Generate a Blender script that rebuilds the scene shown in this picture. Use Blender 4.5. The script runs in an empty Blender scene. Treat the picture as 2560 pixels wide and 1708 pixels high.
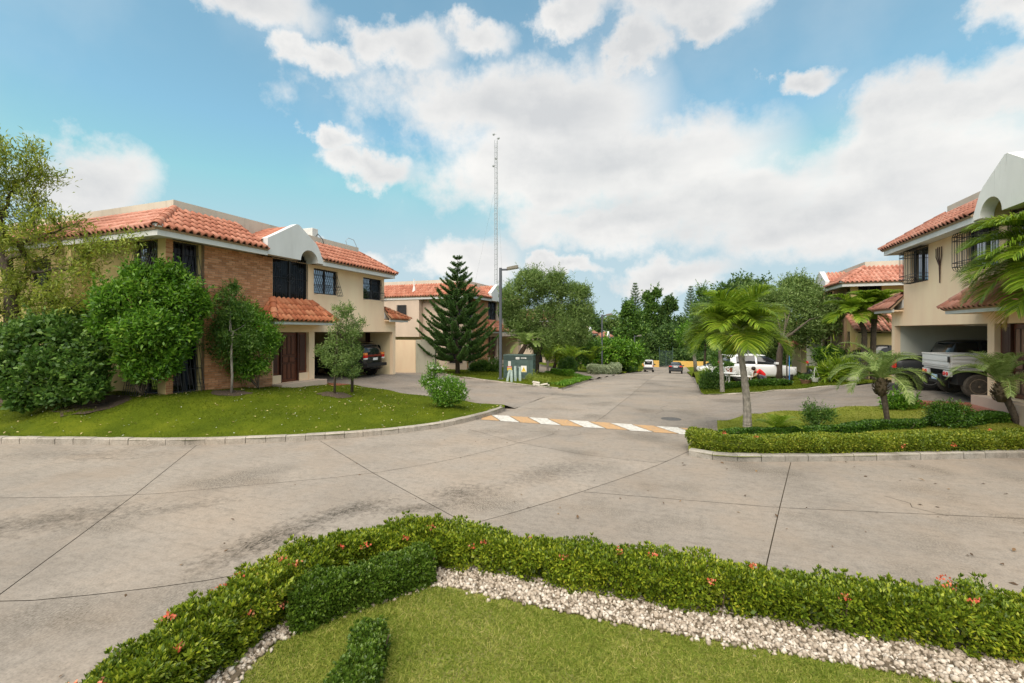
import bpy, bmesh, math, random
import numpy as np
from mathutils import Vector, Matrix
from mathutils.geometry import delaunay_2d_cdt
R = math.radians
rng = np.random.default_rng(7); random.seed(7)
sc = bpy.context.scene
COL = sc.collection

# ------------------------------------------------------------------ camera
EYE = 2.75; FPX = 1138.0; YAW = R(20.3); SN, CS = math.sin(YAW), math.cos(YAW)
cam_d = bpy.data.cameras.new('camera'); cam = bpy.data.objects.new('camera', cam_d); COL.objects.link(cam)
cam.location = (0, 0, EYE); cam.rotation_euler = (R(90), 0, YAW)
cam_d.sensor_fit = 'HORIZONTAL'; cam_d.sensor_width = 36.0; cam_d.lens = 36.0 * FPX / 2560
cam_d.shift_y = -25.0 / 2560; cam_d.clip_start = 0.05; cam_d.clip_end = 3000
sc.camera = cam

# ------------------------------------------------------------------ light
SUN_EL, SUN_AZ = R(55), R(-178)      # azimuth of the sun, measured from +y towards +x
SUN_STRENGTH, SUN_ANGLE, SKY_STRENGTH, EXPOSURE = 1.5, 75.0, 0.062, 1.93
sun_d = bpy.data.lights.new('sun', 'SUN'); sun = bpy.data.objects.new('sun', sun_d); COL.objects.link(sun)
sun_d.energy = SUN_STRENGTH; sun_d.angle = R(SUN_ANGLE); sun_d.color = (1.0, 0.90, 0.78)
sd = Vector((math.cos(SUN_EL) * math.sin(SUN_AZ), math.cos(SUN_EL) * math.cos(SUN_AZ), math.sin(SUN_EL)))
sun.rotation_euler = sd.to_track_quat('Z', 'Y').to_euler(); sun.location = sd * 60
world = bpy.data.worlds.new('World'); sc.world = world; world.use_nodes = True

def build_sky():
    nt = world.node_tree; N = nt.nodes; Lk = nt.links; N.clear()
    def nd(t, **k):
        n = N.new(t)
        for a, v in k.items(): setattr(n, a, v)
        return n
    def math_(op, a, b=None, c=None, clamp=False):
        n = nd('ShaderNodeMath', operation=op); n.use_clamp = clamp
        for i, v in enumerate((a, b, c)):
            if v is None: continue
            if isinstance(v, (int, float)): n.inputs[i].default_value = v
            else: Lk.new(v, n.inputs[i])
        return n.outputs[0]
    sky = nd('ShaderNodeTexSky'); sky.sky_type = 'NISHITA'; sky.sun_disc = False
    sky.sun_elevation = SUN_EL; sky.sun_rotation = SUN_AZ
    sky.air_density = 1.0; sky.dust_density = 1.2; sky.ozone_density = 1.0; sky.altitude = 50
    co = nd('ShaderNodeTexCoord')
    sep = nd('ShaderNodeSeparateXYZ'); Lk.new(co.outputs['Generated'], sep.inputs[0])
    az = math_('ARCTAN2', sep.outputs[0], sep.outputs[1])
    el = math_('ARCSINE', sep.outputs[2])
    cmb = nd('ShaderNodeCombineXYZ'); Lk.new(az, cmb.inputs[0]); Lk.new(el, cmb.inputs[1])
    # wobble the directions so that the cloud outlines billow
    n1 = nd('ShaderNodeTexNoise'); n1.inputs['Scale'].default_value = 6.0; n1.inputs['Detail'].default_value = 9; n1.inputs['Roughness'].default_value = 0.62
    Lk.new(co.outputs['Generated'], n1.inputs['Vector'])
    n2 = nd('ShaderNodeTexNoise'); n2.inputs['Scale'].default_value = 2.6; n2.inputs['Detail'].default_value = 6; n2.inputs['Roughness'].default_value = 0.55
    Lk.new(co.outputs['Generated'], n2.inputs['Vector'])
    wob = nd('ShaderNodeVectorMath', operation='SUBTRACT'); Lk.new(n1.outputs['Color'], wob.inputs[0]); wob.inputs[1].default_value = (.5, .5, .5)
    wsc = nd('ShaderNodeVectorMath', operation='MULTIPLY'); Lk.new(wob.outputs[0], wsc.inputs[0]); wsc.inputs[1].default_value = (.30, .20, 0)
    pos = nd('ShaderNodeVectorMath', operation='ADD'); Lk.new(cmb.outputs[0], pos.inputs[0]); Lk.new(wsc.outputs[0], pos.inputs[1])
    # cumulus banks: azimuth, elevation (degrees from +y), half widths
    banks = [(-24, 26.0, 16, 5.2), (-13, 25.5, 12, 6.2), (-17, 20, 19, 5.5), (-3, 20.0, 15, 5.0), (3, 15.0, 17, 4.8), (-6, 13.5, 16, 3.6), (20, 14.5, 12, 5.2),
             (14, 10.5, 13, 4.5), (27, 20.0, 10, 4), (31, 27.5, 6, 5.5), (26, 32, 4, 3), (-62.5, 13.0, 5.5, 4.2), (-50, 32.5, 8, 2.6), (-42, 29, 4, 1.8),
             (-34, 31.0, 5.5, 3), (-26, 33, 6, 2.4), (3, 34.5, 11, 3.2), (-13, 35, 6, 2), (-4, 30.5, 4, 2.6), (4, 31.5, 4.5, 2.0), (-26, 8.8, 8, 3.2), (-1.5, 7.0, 8, 2.6),
             (-41, 22.0, 3.0, 1.8), (-13, 8.0, 4, 1.4), (-40, 8.5, 4.5, 2.0), (-38, 19, 5, 2.4), (12, 25.0, 4, 1.6), (34, 12, 12, 5)]
    acc = None
    for a, e, ra, re in banks:
        s = nd('ShaderNodeVectorMath', operation='SUBTRACT'); Lk.new(pos.outputs[0], s.inputs[0]); s.inputs[1].default_value = (R(a), R(e), 0)
        m = nd('ShaderNodeVectorMath', operation='MULTIPLY'); Lk.new(s.outputs[0], m.inputs[0]); m.inputs[1].default_value = (1 / R(ra), 1 / R(re), 0)
        l = nd('ShaderNodeVectorMath', operation='LENGTH'); Lk.new(m.outputs[0], l.inputs[0])
        v = math_('SUBTRACT', 1.0, l.outputs['Value'])
        acc = v if acc is None else math_('SMOOTH_MAX', acc, v, 0.25)
    # the rest of the sky carries the same broken cloud
    away = math_('ABSOLUTE', math_('ADD', az, YAW))
    rest = nd('ShaderNodeMapRange'); Lk.new(away, rest.inputs[0]); rest.inputs[1].default_value = R(52); rest.inputs[2].default_value = R(75); rest.inputs[3].default_value = -1.0; rest.inputs[4].default_value = 1.0
    rest2 = nd('ShaderNodeMapRange'); Lk.new(el, rest2.inputs[0]); rest2.inputs[1].default_value = R(37); rest2.inputs[2].default_value = R(50); rest2.inputs[3].default_value = -1.0; rest2.inputs[4].default_value = 1.0
    outside = math_('MAXIMUM', rest.outputs[0], rest2.outputs[0])
    gen = math_('ADD', math_('MULTIPLY', math_('SUBTRACT', n2.outputs['Fac'], 0.5), 5.0), 0.05)
    acc = math_('MAXIMUM', acc, math_('MINIMUM', gen, outside))
    dens = math_('ADD', acc, math_('MULTIPLY', math_('SUBTRACT', n1.outputs['Fac'], 0.5), 1.35))
    cov = nd('ShaderNodeMapRange', interpolation_type='SMOOTHSTEP'); Lk.new(dens, cov.inputs[0]); cov.inputs[1].default_value = -0.30; cov.inputs[2].default_value = 0.46
    # thin veils between the banks
    veil = nd('ShaderNodeMapRange', interpolation_type='SMOOTHSTEP'); Lk.new(n2.outputs['Fac'], veil.inputs[0]); veil.inputs[1].default_value = .40; veil.inputs[2].default_value = .72; veil.inputs[3].default_value = .07; veil.inputs[4].default_value = .24
    hz = nd('ShaderNodeMapRange'); Lk.new(el, hz.inputs[0]); hz.inputs[1].default_value = 0; hz.inputs[2].default_value = R(24); hz.inputs[3].default_value = .25; hz.inputs[4].default_value = 0
    cover = math_('MAXIMUM', math_('MAXIMUM', math_('MULTIPLY', cov.outputs[0], 0.97), veil.outputs[0]), hz.outputs[0])
    # thickness gives the grey undersides
    n3 = nd('ShaderNodeTexNoise'); n3.inputs['Scale'].default_value = 4.2; n3.inputs['Detail'].default_value = 5
    mp = nd('ShaderNodeMapping'); mp.inputs['Scale'].default_value = (1, 1, 2.6); Lk.new(co.outputs['Generated'], mp.inputs[0]); Lk.new(mp.outputs[0], n3.inputs['Vector'])
    th = math_('ADD', math_('MULTIPLY', dens, .35), n3.outputs['Fac'])
    ramp = nd('ShaderNodeValToRGB'); Lk.new(th, ramp.inputs[0])
    ramp.color_ramp.elements[0].position = .45; ramp.color_ramp.elements[0].color = (1.0, .98, .95, 1)
    ramp.color_ramp.elements[1].position = .95; ramp.color_ramp.elements[1].color = (.70, .71, .72, 1)
    cl = nd('ShaderNodeVectorMath', operation='SCALE'); Lk.new(ramp.outputs[0], cl.inputs[0]); cl.inputs['Scale'].default_value = CLOUD
    tint = nd('ShaderNodeMix', data_type='RGBA', blend_type='MULTIPLY'); tint.inputs[0].default_value = 1.0
    Lk.new(sky.outputs[0], tint.inputs[6]); tint.inputs[7].default_value = SKY_TINT
    lim = nd('ShaderNodeVectorMath', operation='MINIMUM'); Lk.new(tint.outputs[2], lim.inputs[0]); lim.inputs[1].default_value = (1.85, 2.72, 3.15)   # moist air keeps the horizon from glaring
    mix = nd('ShaderNodeMix', data_type='RGBA'); Lk.new(cover, mix.inputs[0]); Lk.new(lim.outputs[0], mix.inputs[6]); Lk.new(cl.outputs[0], mix.inputs[7])
    bg = nd('ShaderNodeBackground'); bg.inputs[1].default_value = SKY_STRENGTH; Lk.new(mix.outputs[2], bg.inputs[0])
    out = nd('ShaderNodeOutputWorld'); Lk.new(bg.outputs[0], out.inputs[0])
CLOUD = 4.15; SKY_TINT = (0.66, 1.0, 0.86, 1)
build_sky()
vs = sc.view_settings; vs.view_transform = 'Standard'; vs.look = 'None'; vs.exposure = EXPOSURE; vs.gamma = 1.0; vs.use_curve_mapping = False
try:
    sc.cycles.use_denoising = True; sc.cycles.denoiser = 'OPENIMAGEDENOISE'
    sc.cycles.max_bounces = 6; sc.cycles.transparent_max_bounces = 12; sc.cycles.caustics_reflective = False; sc.cycles.caustics_refractive = False
except Exception: pass

# a ray through the photograph, used to work out where things stand
def at(px, py, Y):
    u = (px - 1280) / FPX; v = -(py - 829) / FPX
    return np.array([(u * CS - SN) * Y, (u * SN + CS) * Y, EYE + v * Y])
def gz(px, py, z):
    v = -(py - 829) / FPX; return at(px, py, (z - EYE) / v)

# ------------------------------------------------------------------ materials
MATS = {}
def nodes_of(name):
    m = bpy.data.materials.new(name); m.use_nodes = True; nt = m.node_tree; nt.nodes.clear()
    out = nt.nodes.new('ShaderNodeOutputMaterial'); b = nt.nodes.new('ShaderNodeBsdfPrincipled'); nt.links.new(b.outputs[0], out.inputs[0])
    MATS[name] = m
    return m, nt, b, out
def tex(nt, scale=5, detail=4, rough=.55, stretch=None, coord='Object', kind='noise'):
    co = nt.nodes.new('ShaderNodeTexCoord')
    src = co.outputs[coord]
    if stretch:
        mp = nt.nodes.new('ShaderNodeMapping'); mp.inputs['Scale'].default_value = stretch; nt.links.new(src, mp.inputs[0]); src = mp.outputs[0]
    n = nt.nodes.new('ShaderNodeTexNoise' if kind == 'noise' else 'ShaderNodeTexVoronoi')
    n.inputs['Scale'].default_value = scale
    if kind == 'noise': n.inputs['Detail'].default_value = detail; n.inputs['Roughness'].default_value = rough
    nt.links.new(src, n.inputs['Vector'])
    return n
def ramp(nt, src, stops, interp='LINEAR'):
    r = nt.nodes.new('ShaderNodeValToRGB'); r.color_ramp.interpolation = interp
    while len(r.color_ramp.elements) < len(stops): r.color_ramp.elements.new(.5)
    for e, (p, c) in zip(r.color_ramp.elements, stops):
        e.position = p; e.color = (*c, 1) if len(c) == 3 else c
    nt.links.new(src, r.inputs[0]); return r.outputs[0]
def mixc(nt, fac, a, b, mode='MIX'):
    m = nt.nodes.new('ShaderNodeMix'); m.data_type = 'RGBA'; m.blend_type = mode
    for sock, v in ((m.inputs[0], fac), (m.inputs[6], a), (m.inputs[7], b)):
        if isinstance(v, (int, float)): sock.default_value = v
        elif isinstance(v, tuple): sock.default_value = (*v, 1) if len(v) == 3 else v
        else: nt.links.new(v, sock)
    return m.outputs[2]
def bump(nt, b, src, strength=.3, dist=.02):
    n = nt.nodes.new('ShaderNodeBump'); n.inputs['Strength'].default_value = strength; n.inputs['Distance'].default_value = dist
    nt.links.new(src, n.inputs['Height']); nt.links.new(n.outputs[0], b.inputs['Normal'])
G3 = lambda v: (v, v, v)
def simple(name, c, rough=.6, var=.12, scale=6, bmp=.15, bscale=60, metal=0.0, spec=.4, stretch=None):
    m, nt, b, o = nodes_of(name)
    n = tex(nt, scale, 5, .6, stretch)
    lo = tuple(max(0, x * (1 - var)) for x in c); hi = tuple(min(1, x * (1 + var)) for x in c)
    nt.links.new(ramp(nt, n.outputs['Fac'], [(.3, lo), (.7, hi)]), b.inputs['Base Color'])
    b.inputs['Roughness'].default_value = rough; b.inputs['Metallic'].default_value = metal
    b.inputs['Specular IOR Level'].default_value = spec
    if bmp: bump(nt, b, tex(nt, bscale, 3).outputs['Fac'], bmp, .01)
    return m
def leafmat(name, stops, rough=.42, trans=.28, spec=.35, gain=1.28):
    stops = [(p, tuple(min(.8, x * gain) for x in c)) for p, c in stops]; trans = min(.42, trans * 1.3)
    m, nt, b, out = nodes_of(name)
    g = nt.nodes.new('ShaderNodeNewGeometry')
    n = tex(nt, 1.7, 2, .5, coord='Object')
    add = nt.nodes.new('ShaderNodeMath'); add.operation = 'MULTIPLY_ADD'; nt.links.new(n.outputs['Fac'], add.inputs[0]); add.inputs[1].default_value = .55
    mul = nt.nodes.new('ShaderNodeMath'); mul.operation = 'MULTIPLY_ADD'; nt.links.new(g.outputs['Random Per Island'], mul.inputs[0]); mul.inputs[1].default_value = .75; mul.inputs[2].default_value = -.16
    nt.links.new(mul.outputs[0], add.inputs[2])
    c = ramp(nt, add.outputs[0], stops)
    nt.links.new(c, b.inputs['Base Color']); b.inputs['Roughness'].default_value = rough; b.inputs['Specular IOR Level'].default_value = spec
    t = nt.nodes.new('ShaderNodeBsdfTranslucent'); nt.links.new(c, t.inputs[0])
    mx = nt.nodes.new('ShaderNodeMixShader'); mx.inputs[0].default_value = trans
    nt.links.new(b.outputs[0], mx.inputs[1]); nt.links.new(t.outputs[0], mx.inputs[2]); nt.links.new(mx.outputs[0], out.inputs[0])
    return m
def hexc(h):
    h = h.lstrip('#'); return tuple(((int(h[i:i + 2], 16) / 255) / 12.92 if int(h[i:i + 2], 16) < 11 else ((int(h[i:i + 2], 16) / 255 + .055) / 1.055) ** 2.4) for i in (0, 2, 4))

leafmat('leaf_ixora', [(0, (.035, .07, .006)), (.35, (.09, .14, .010)), (.62, (.17, .23, .016)), (.9, (.33, .36, .03)), (1, (.30, .20, .04))], .38, .25)
leafmat('leaf_ixora_dark', [(0, (.028, .062, .006)), (.4, (.058, .11, .011)), (.75, (.105, .17, .02)), (1, (.19, .25, .045))], .32, .2)
leafmat('leaf_boxy', [(0, (.05, .09, .008)), (.4, (.12, .17, .014)), (.75, (.23, .27, .025)), (1, (.34, .30, .04))], .45, .25)
leafmat('leaf_dark', [(0, (.018, .05, .008)), (.4, (.04, .10, .012)), (.75, (.085, .18, .02)), (1, (.20, .30, .04))], .3, .22)
leafmat('leaf_mid', [(0, (.022, .06, .010)), (.45, (.06, .13, .02)), (.8, (.12, .21, .035)), (1, (.22, .30, .06))], .4, .28)
leafmat('leaf_bright', [(0, (.035, .09, .010)), (.45, (.08, .19, .014)), (.8, (.16, .30, .03)), (1, (.32, .38, .06))], .36, .3)
leafmat('leaf_olive', [(0, (.085, .125, .014)), (.45, (.18, .235, .03)), (.8, (.29, .34, .055)), (1, (.46, .44, .06))], .45, .3)
leafmat('leaf_grey', [(0, (.06, .11, .022)), (.45, (.12, .19, .045)), (.8, (.20, .28, .08)), (1, (.31, .38, .14))], .45, .3)
leafmat('leaf_silver', [(0, (.16, .20, .11)), (.5, (.27, .32, .19)), (1, (.42, .45, .30))], .55, .2)
leafmat('leaf_pine', [(0, (.018, .05, .010)), (.5, (.042, .095, .018)), (1, (.09, .17, .03))], .5, .15)
leafmat('leaf_far', [(0, (.022, .052, .014)), (.45, (.050, .105, .022)), (.8, (.10, .17, .035)), (1, (.17, .23, .06))], .5, .28)
leafmat('leaf_palm', [(0, (.065, .12, .010)), (.45, (.14, .23, .016)), (.8, (.25, .34, .03)), (1, (.45, .44, .07))], .34, .32)
leafmat('leaf_palm_dry', [(0, (.20, .15, .02)), (.5, (.38, .27, .04)), (1, (.50, .36, .10))], .5, .3)
leafmat('leaf_date', [(0, (.09, .15, .03)), (.5, (.19, .27, .07)), (1, (.36, .42, .17))], .36, .3)
leafmat('grass_near', [(0, (.085, .135, .010)), (.4, (.17, .22, .028)), (.75, (.30, .31, .065)), (1, (.48, .40, .18))], .6, .35, .2)
leafmat('grass_lawn', [(0, (.055, .085, .004)), (.5, (.082, .115, .005)), (.85, (.135, .165, .010)), (1, (.30, .30, .06))], .6, .35, .2)
leafmat('grass_pale', [(0, (.10, .13, .012)), (.5, (.18, .21, .022)), (.85, (.27, .28, .04)), (1, (.40, .37, .10))], .6, .35, .2)
leafmat('leaf_litter', [(0, (.10, .06, .03)), (.5, (.32, .24, .12)), (1, (.62, .52, .22))], .7, .1)
leafmat('leaf_litter_brown', [(0, (.04, .025, .015)), (.7, (.12, .07, .035)), (1, (.25, .16, .07))], .7, .1)
leafmat('flower_coral', [(0, (.55, .06, .03)), (.6, (.80, .17, .09)), (1, (.85, .35, .22))], .5, .3)
leafmat('flower_white', [(0, (.70, .68, .50)), (1, (.85, .85, .75))], .5, .3)
leafmat('flower_yellow', [(0, (.70, .48, .02)), (1, (.85, .65, .05))], .5, .3)
leafmat('leaf_red', [(0, (.09, .012, .015)), (1, (.22, .04, .05))], .4, .2)
simple('bark', (.075, .058, .043), .9, .45, 14, .7, 30, stretch=(1, 1, .3))
simple('bark_pale', (.25, .225, .195), .9, .4, 18, .5, 40, stretch=(1, 1, .35))
simple('twig', (.10, .075, .045), .9, .4, 20, .3)
simple('mulch', (.075, .052, .036), .95, .55, 22, .9, 60)
simple('soil', (.11, .085, .055), .95, .4, 12, .8, 50)

def mat_concrete(name, base, stain=.5, patch=None, warm=.0):
    m, nt, b, o = nodes_of(name)
    big = tex(nt, .35, 5, .6); mid = tex(nt, 2.4, 6, .65, (1, 2.2, 1)); fine = tex(nt, 42, 4, .7); streak = tex(nt, 3.2, 7, .72, (.45, 3.2, 1))
    c = ramp(nt, big.outputs['Fac'], [(.3, tuple(x * .80 for x in base)), (.5, base), (.72, (base[0] * 1.14, base[1] * 1.08, base[2] * 1.02))])
    oc = nt.nodes.new('ShaderNodeObjectInfo')
    c = mixc(nt, 1.0, c, ramp(nt, oc.outputs['Random'], [(0, G3(.90)), (1, G3(1.13))]), 'MULTIPLY')
    c = mixc(nt, 1.0, c, ramp(nt, fine.outputs['Fac'], [(.22, G3(.62)), (.5, G3(1)), (.8, G3(1.22))]), 'MULTIPLY')
    c = mixc(nt, 1.0, c, ramp(nt, tex(nt, 9, 6, .7).outputs['Fac'], [(.3, G3(.78)), (.5, G3(1)), (.7, G3(1.12))]), 'MULTIPLY')
    c = mixc(nt, ramp(nt, tex(nt, .8, 4, .6).outputs['Fac'], [(.45, G3(0)), (.7, G3(.45))]), c, (base[0] * 1.09, base[1] * .99, base[2] * .89))
    c = mixc(nt, ramp(nt, streak.outputs['Fac'], [(.52, G3(0)), (.75, G3(stain))]), c, (base[0] * .42, base[1] * .41, base[2] * .38))
    c = mixc(nt, ramp(nt, mid.outputs['Fac'], [(.55, G3(0)), (.8, G3(stain * .7))]), c, (base[0] * .55, base[1] * .50, base[2] * .42))
    # mildew blotches with ragged, speckled edges
    pb = tex(nt, .55, 3, .5); ps = tex(nt, 55, 5, .8, (1, .5, 1))
    mm = nt.nodes.new('ShaderNodeMath'); mm.operation = 'MULTIPLY'
    nt.links.new(ramp(nt, pb.outputs['Fac'], [(.52, G3(0)), (.68, G3(1))]), mm.inputs[0]); nt.links.new(ramp(nt, ps.outputs['Fac'], [(.44, G3(0)), (.6, G3(1))]), mm.inputs[1])
    c = mixc(nt, mm.outputs[0], c, (base[0] * .30, base[1] * .29, base[2] * .26))
    for (x, y, rx, ry, ang, amt) in (patch or []):
        co = nt.nodes.new('ShaderNodeTexCoord'); mp = nt.nodes.new('ShaderNodeMapping'); mp.vector_type = 'TEXTURE'
        mp.inputs['Location'].default_value = (x, y, 0); mp.inputs['Rotation'].default_value = (0, 0, ang); mp.inputs['Scale'].default_value = (rx * 2.35, ry * 2.35, 1)
        nt.links.new(co.outputs['Object'], mp.inputs[0])
        sp = nt.nodes.new('ShaderNodeSeparateXYZ'); nt.links.new(mp.outputs[0], sp.inputs[0]); cb = nt.nodes.new('ShaderNodeCombineXYZ'); nt.links.new(sp.outputs[0], cb.inputs[0]); nt.links.new(sp.outputs[1], cb.inputs[1])
        ln = nt.nodes.new('ShaderNodeVectorMath'); ln.operation = 'LENGTH'; nt.links.new(cb.outputs[0], ln.inputs[0])
        ed = tex(nt, 9, 5, .7)
        ad = nt.nodes.new('ShaderNodeMath'); ad.operation = 'MULTIPLY_ADD'; nt.links.new(ed.outputs['Fac'], ad.inputs[0]); ad.inputs[1].default_value = 1.1; nt.links.new(ln.outputs['Value'], ad.inputs[2])
        fa = ramp(nt, ad.outputs[0], [(.75, G3(1)), (1.0, G3(0))]) if False else ramp(nt, ad.outputs[0], [(.55, G3(1)), (.99, G3(0))])
        gr = ramp(nt, tex(nt, 34, 7, .9, (1, .4, 1)).outputs['Fac'], [(.43, G3(.12)), (.52, G3(1))])
        m2 = nt.nodes.new('ShaderNodeMath'); m2.operation = 'MULTIPLY'; nt.links.new(fa, m2.inputs[0]); nt.links.new(gr, m2.inputs[1])
        m3 = nt.nodes.new('ShaderNodeMath'); m3.operation = 'MULTIPLY'; nt.links.new(m2.outputs[0], m3.inputs[0]); m3.inputs[1].default_value = amt
        c = mixc(nt, m3.outputs[0], c, (base[0] * .16, base[1] * .15, base[2] * .13))
    nt.links.new(c, b.inputs['Base Color']); b.inputs['Roughness'].default_value = .82; b.inputs['Specular IOR Level'].default_value = .3
    bump(nt, b, tex(nt, 55, 5, .7, (1, .5, 1)).outputs['Fac'], .35, .008)
    return m
ROADC = (.268, .234, .197)
mat_concrete('concrete', ROADC, .42, [(-5.1, 4.55, 1.05, .42, R(80), 1.0), (-4.75, 5.75, .75, .32, R(60), .95), (-3.5, 6.95, .62, .5, R(40), .8), (-3.9, 6.1, .8, .22, R(35), .8), (-2.4, 8.6, 1.25, .55, R(58), .55), (-8.6, 3.9, 1.3, .55, R(48), .75), (-7.3, 4.9, .9, .25, R(50), .5), (-12.5, 6.2, 2.2, .5, R(20), .4)])
mat_concrete('concrete_drive', (.232, .202, .172), .75)
mat_concrete('kerb_concrete', (.36, .325, .28), .7)
mat_concrete('kerb_weathered', (.29, .275, .245), .95)

def mat_wall(name, c, stain=.15):
    m, nt, b, o = nodes_of(name)
    n = tex(nt, 1.1, 5, .6, (1, 1, .35)); s = tex(nt, 5, 6, .65, (1, 1, .12))
    col = ramp(nt, n.outputs['Fac'], [(.3, tuple(x * .9 for x in c)), (.7, tuple(min(.9, x * 1.05) for x in c))])
    col = mixc(nt, ramp(nt, s.outputs['Fac'], [(.55, G3(0)), (.85, G3(stain))]), col, (c[0] * .45, c[1] * .43, c[2] * .42))
    nt.links.new(col, b.inputs['Base Color']); b.inputs['Roughness'].default_value = .85; b.inputs['Specular IOR Level'].default_value = .25
    bump(nt, b, tex(nt, 70, 4).outputs['Fac'], .2, .006)
    return m
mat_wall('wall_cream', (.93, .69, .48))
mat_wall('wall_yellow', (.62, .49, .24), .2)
mat_wall('wall_pink', (.56, .45, .365), .2)
mat_wall('wall_parapet', (.55, .50, .42), .75)
mat_wall('trim_white', (.66, .67, .66), .25)
mat_wall('gable_white', (.62, .64, .64), .2)
mat_wall('gable_stained', (.82, .82, .79), 1.0)
mat_wall('wall_mould', (.46, .44, .35), 1.0)
mat_wall('wall_carport', (.72, .60, .38), .1)
mat_wall('wall_carport_pale', (.62, .63, .55), .1)
def mat_tile(name, stops):
    m, nt, b, o = nodes_of(name)
    oi = nt.nodes.new('ShaderNodeObjectInfo'); g = nt.nodes.new('ShaderNodeNewGeometry')
    ad = nt.nodes.new('ShaderNodeMath'); ad.operation = 'ADD'; nt.links.new(oi.outputs['Random'], ad.inputs[0]); nt.links.new(g.outputs['Random Per Island'], ad.inputs[1])
    fr = nt.nodes.new('ShaderNodeMath'); fr.operation = 'FRACT'; nt.links.new(ad.outputs[0], fr.inputs[0])
    c = ramp(nt, fr.outputs[0], stops)
    d = tex(nt, 3.0, 6, .7)
    c = mixc(nt, ramp(nt, d.outputs['Fac'], [(.5, G3(0)), (.8, G3(.55))]), c, (.16, .085, .06))
    nt.links.new(c, b.inputs['Base Color']); b.inputs['Roughness'].default_value = .72; b.inputs['Specular IOR Level'].default_value = .3
    bump(nt, b, tex(nt, 90, 3).outputs['Fac'], .2, .004)
mat_tile('roof_tile', [(0, (.35, .125, .075)), (.5, (.43, .17, .105)), (1, (.50, .225, .15))])
mat_tile('roof_tile_orange', [(0, (.39, .12, .055)), (.5, (.50, .17, .08)), (1, (.57, .24, .125))])
mat_tile('roof_tile_pink', [(0, (.38, .15, .10)), (.5, (.46, .20, .14)), (1, (.53, .27, .20))])
mat_tile('brick_red', [(0, (.42, .185, .085)), (.5, (.55, .26, .13)), (1, (.64, .34, .19))])
simple('mortar', (.36, .25, .165), .95, .2, 20, .4)
simple('porch_tile', (.36, .115, .075), .35, .18, 5, .1, 40, spec=.5)
simple('iron_black', (.05, .05, .055), .45, .2, 20, .1, metal=.4)
simple('iron_white', (.75, .75, .73), .5, .1, 20, .1)
simple('wood_door', (.13, .038, .018), .42, .35, 9, .25, 50, stretch=(6, 6, .6), spec=.45)
simple('wood_worn', (.24, .13, .085), .65, .45, 8, .4, 50, stretch=(6, 6, .6))
simple('wood_dark', (.06, .022, .015), .5, .3, 9, .25, stretch=(6, 6, .6))
simple('white_metal', (.68, .68, .66), .5, .1, 8, .1)
simple('ac_white', (.60, .60, .58), .6, .1, 8, .1)
simple('lamp_steel', (.075, .085, .10), .5, .15, 20, .1, metal=.3)
simple('lamp_head', (.14, .13, .10), .5, .15, 20, .1, metal=.2)
simple('mast_steel', (.33, .35, .37), .6, .2, 10, .1, metal=.3)
simple('box_green', (.055, .095, .085), .5, .25, 4, .1, spec=.5)
simple('box_green_dark', (.035, .06, .055), .55, .2, 4, .1)
simple('bollard_paint', (.36, .45, .42), .6, .25, 12, .2)
simple('sticker_white', (.75, .75, .72), .5, .05, 4, 0)
simple('sticker_yellow', (.70, .50, .03), .5, .05, 4, 0)
simple('sticker_red', (.55, .10, .05), .5, .05, 4, 0)
simple('black_plastic', (.015, .015, .016), .55, .2, 10, .1)
simple('rubber', (.022, .021, .020), .85, .25, 30, .3)
simple('rubber_dusty', (.085, .072, .058), .9, .35, 14, .3)
simple('rim_alloy', (.55, .56, .57), .3, .08, 10, 0, metal=.7)
simple('rim_rusty', (.26, .20, .14), .7, .35, 18, .2)
def paint(name, c, rough=.25, coat=.6):
    m = simple(name, c, rough, .04, 3, 0, spec=.5); b = [n for n in m.node_tree.nodes if n.type == 'BSDF_PRINCIPLED'][0]
    b.inputs['Coat Weight'].default_value = coat; b.inputs['Coat Roughness'].default_value = .06
paint('paint_black', (.008, .008, .010), .3, .8); paint('paint_white', (.72, .73, .74)); paint('paint_charcoal', (.030, .036, .044)); paint('paint_dark_grey', (.022, .025, .028), .5, .2)
paint('paint_truck', (.60, .61, .61), .45, .2); paint('paint_maroon', (.16, .02, .015)); paint('lens_red', (.55, .02, .02)); paint('lens_amber', (.75, .25, .06)); paint('lens_white', (.75, .75, .75))
paint('car_glass', (.012, .015, .018), .05, .5)
simple('plate_blue', (.35, .52, .68), .5, .1, 5, 0)
simple('plate_white', (.72, .74, .74), .5, .05, 5, 0)
def glassmat(name, tint, gl=.12):
    m, nt, b, out = nodes_of(name)
    t = nt.nodes.new('ShaderNodeBsdfTransparent'); t.inputs[0].default_value = (*tint, 1)
    g = nt.nodes.new('ShaderNodeBsdfGlossy'); g.inputs['Roughness'].default_value = .03; g.inputs[0].default_value = (.26, .29, .33, 1)
    f = nt.nodes.new('ShaderNodeFresnel'); f.inputs[0].default_value = 1.5
    a = nt.nodes.new('ShaderNodeMath'); a.operation = 'ADD'; a.inputs[1].default_value = gl; a.use_clamp = True; nt.links.new(f.outputs[0], a.inputs[0])
    mx = nt.nodes.new('ShaderNodeMixShader'); nt.links.new(a.outputs[0], mx.inputs[0]); nt.links.new(t.outputs[0], mx.inputs[1]); nt.links.new(g.outputs[0], mx.inputs[2]); nt.links.new(mx.outputs[0], out.inputs[0])
glassmat('window_glass', (.32, .35, .40), .015)
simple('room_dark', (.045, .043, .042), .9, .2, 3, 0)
simple('curtain_grey', (.42, .43, .46), .9, .2, 6, .2, stretch=(6, 6, .3))
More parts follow.
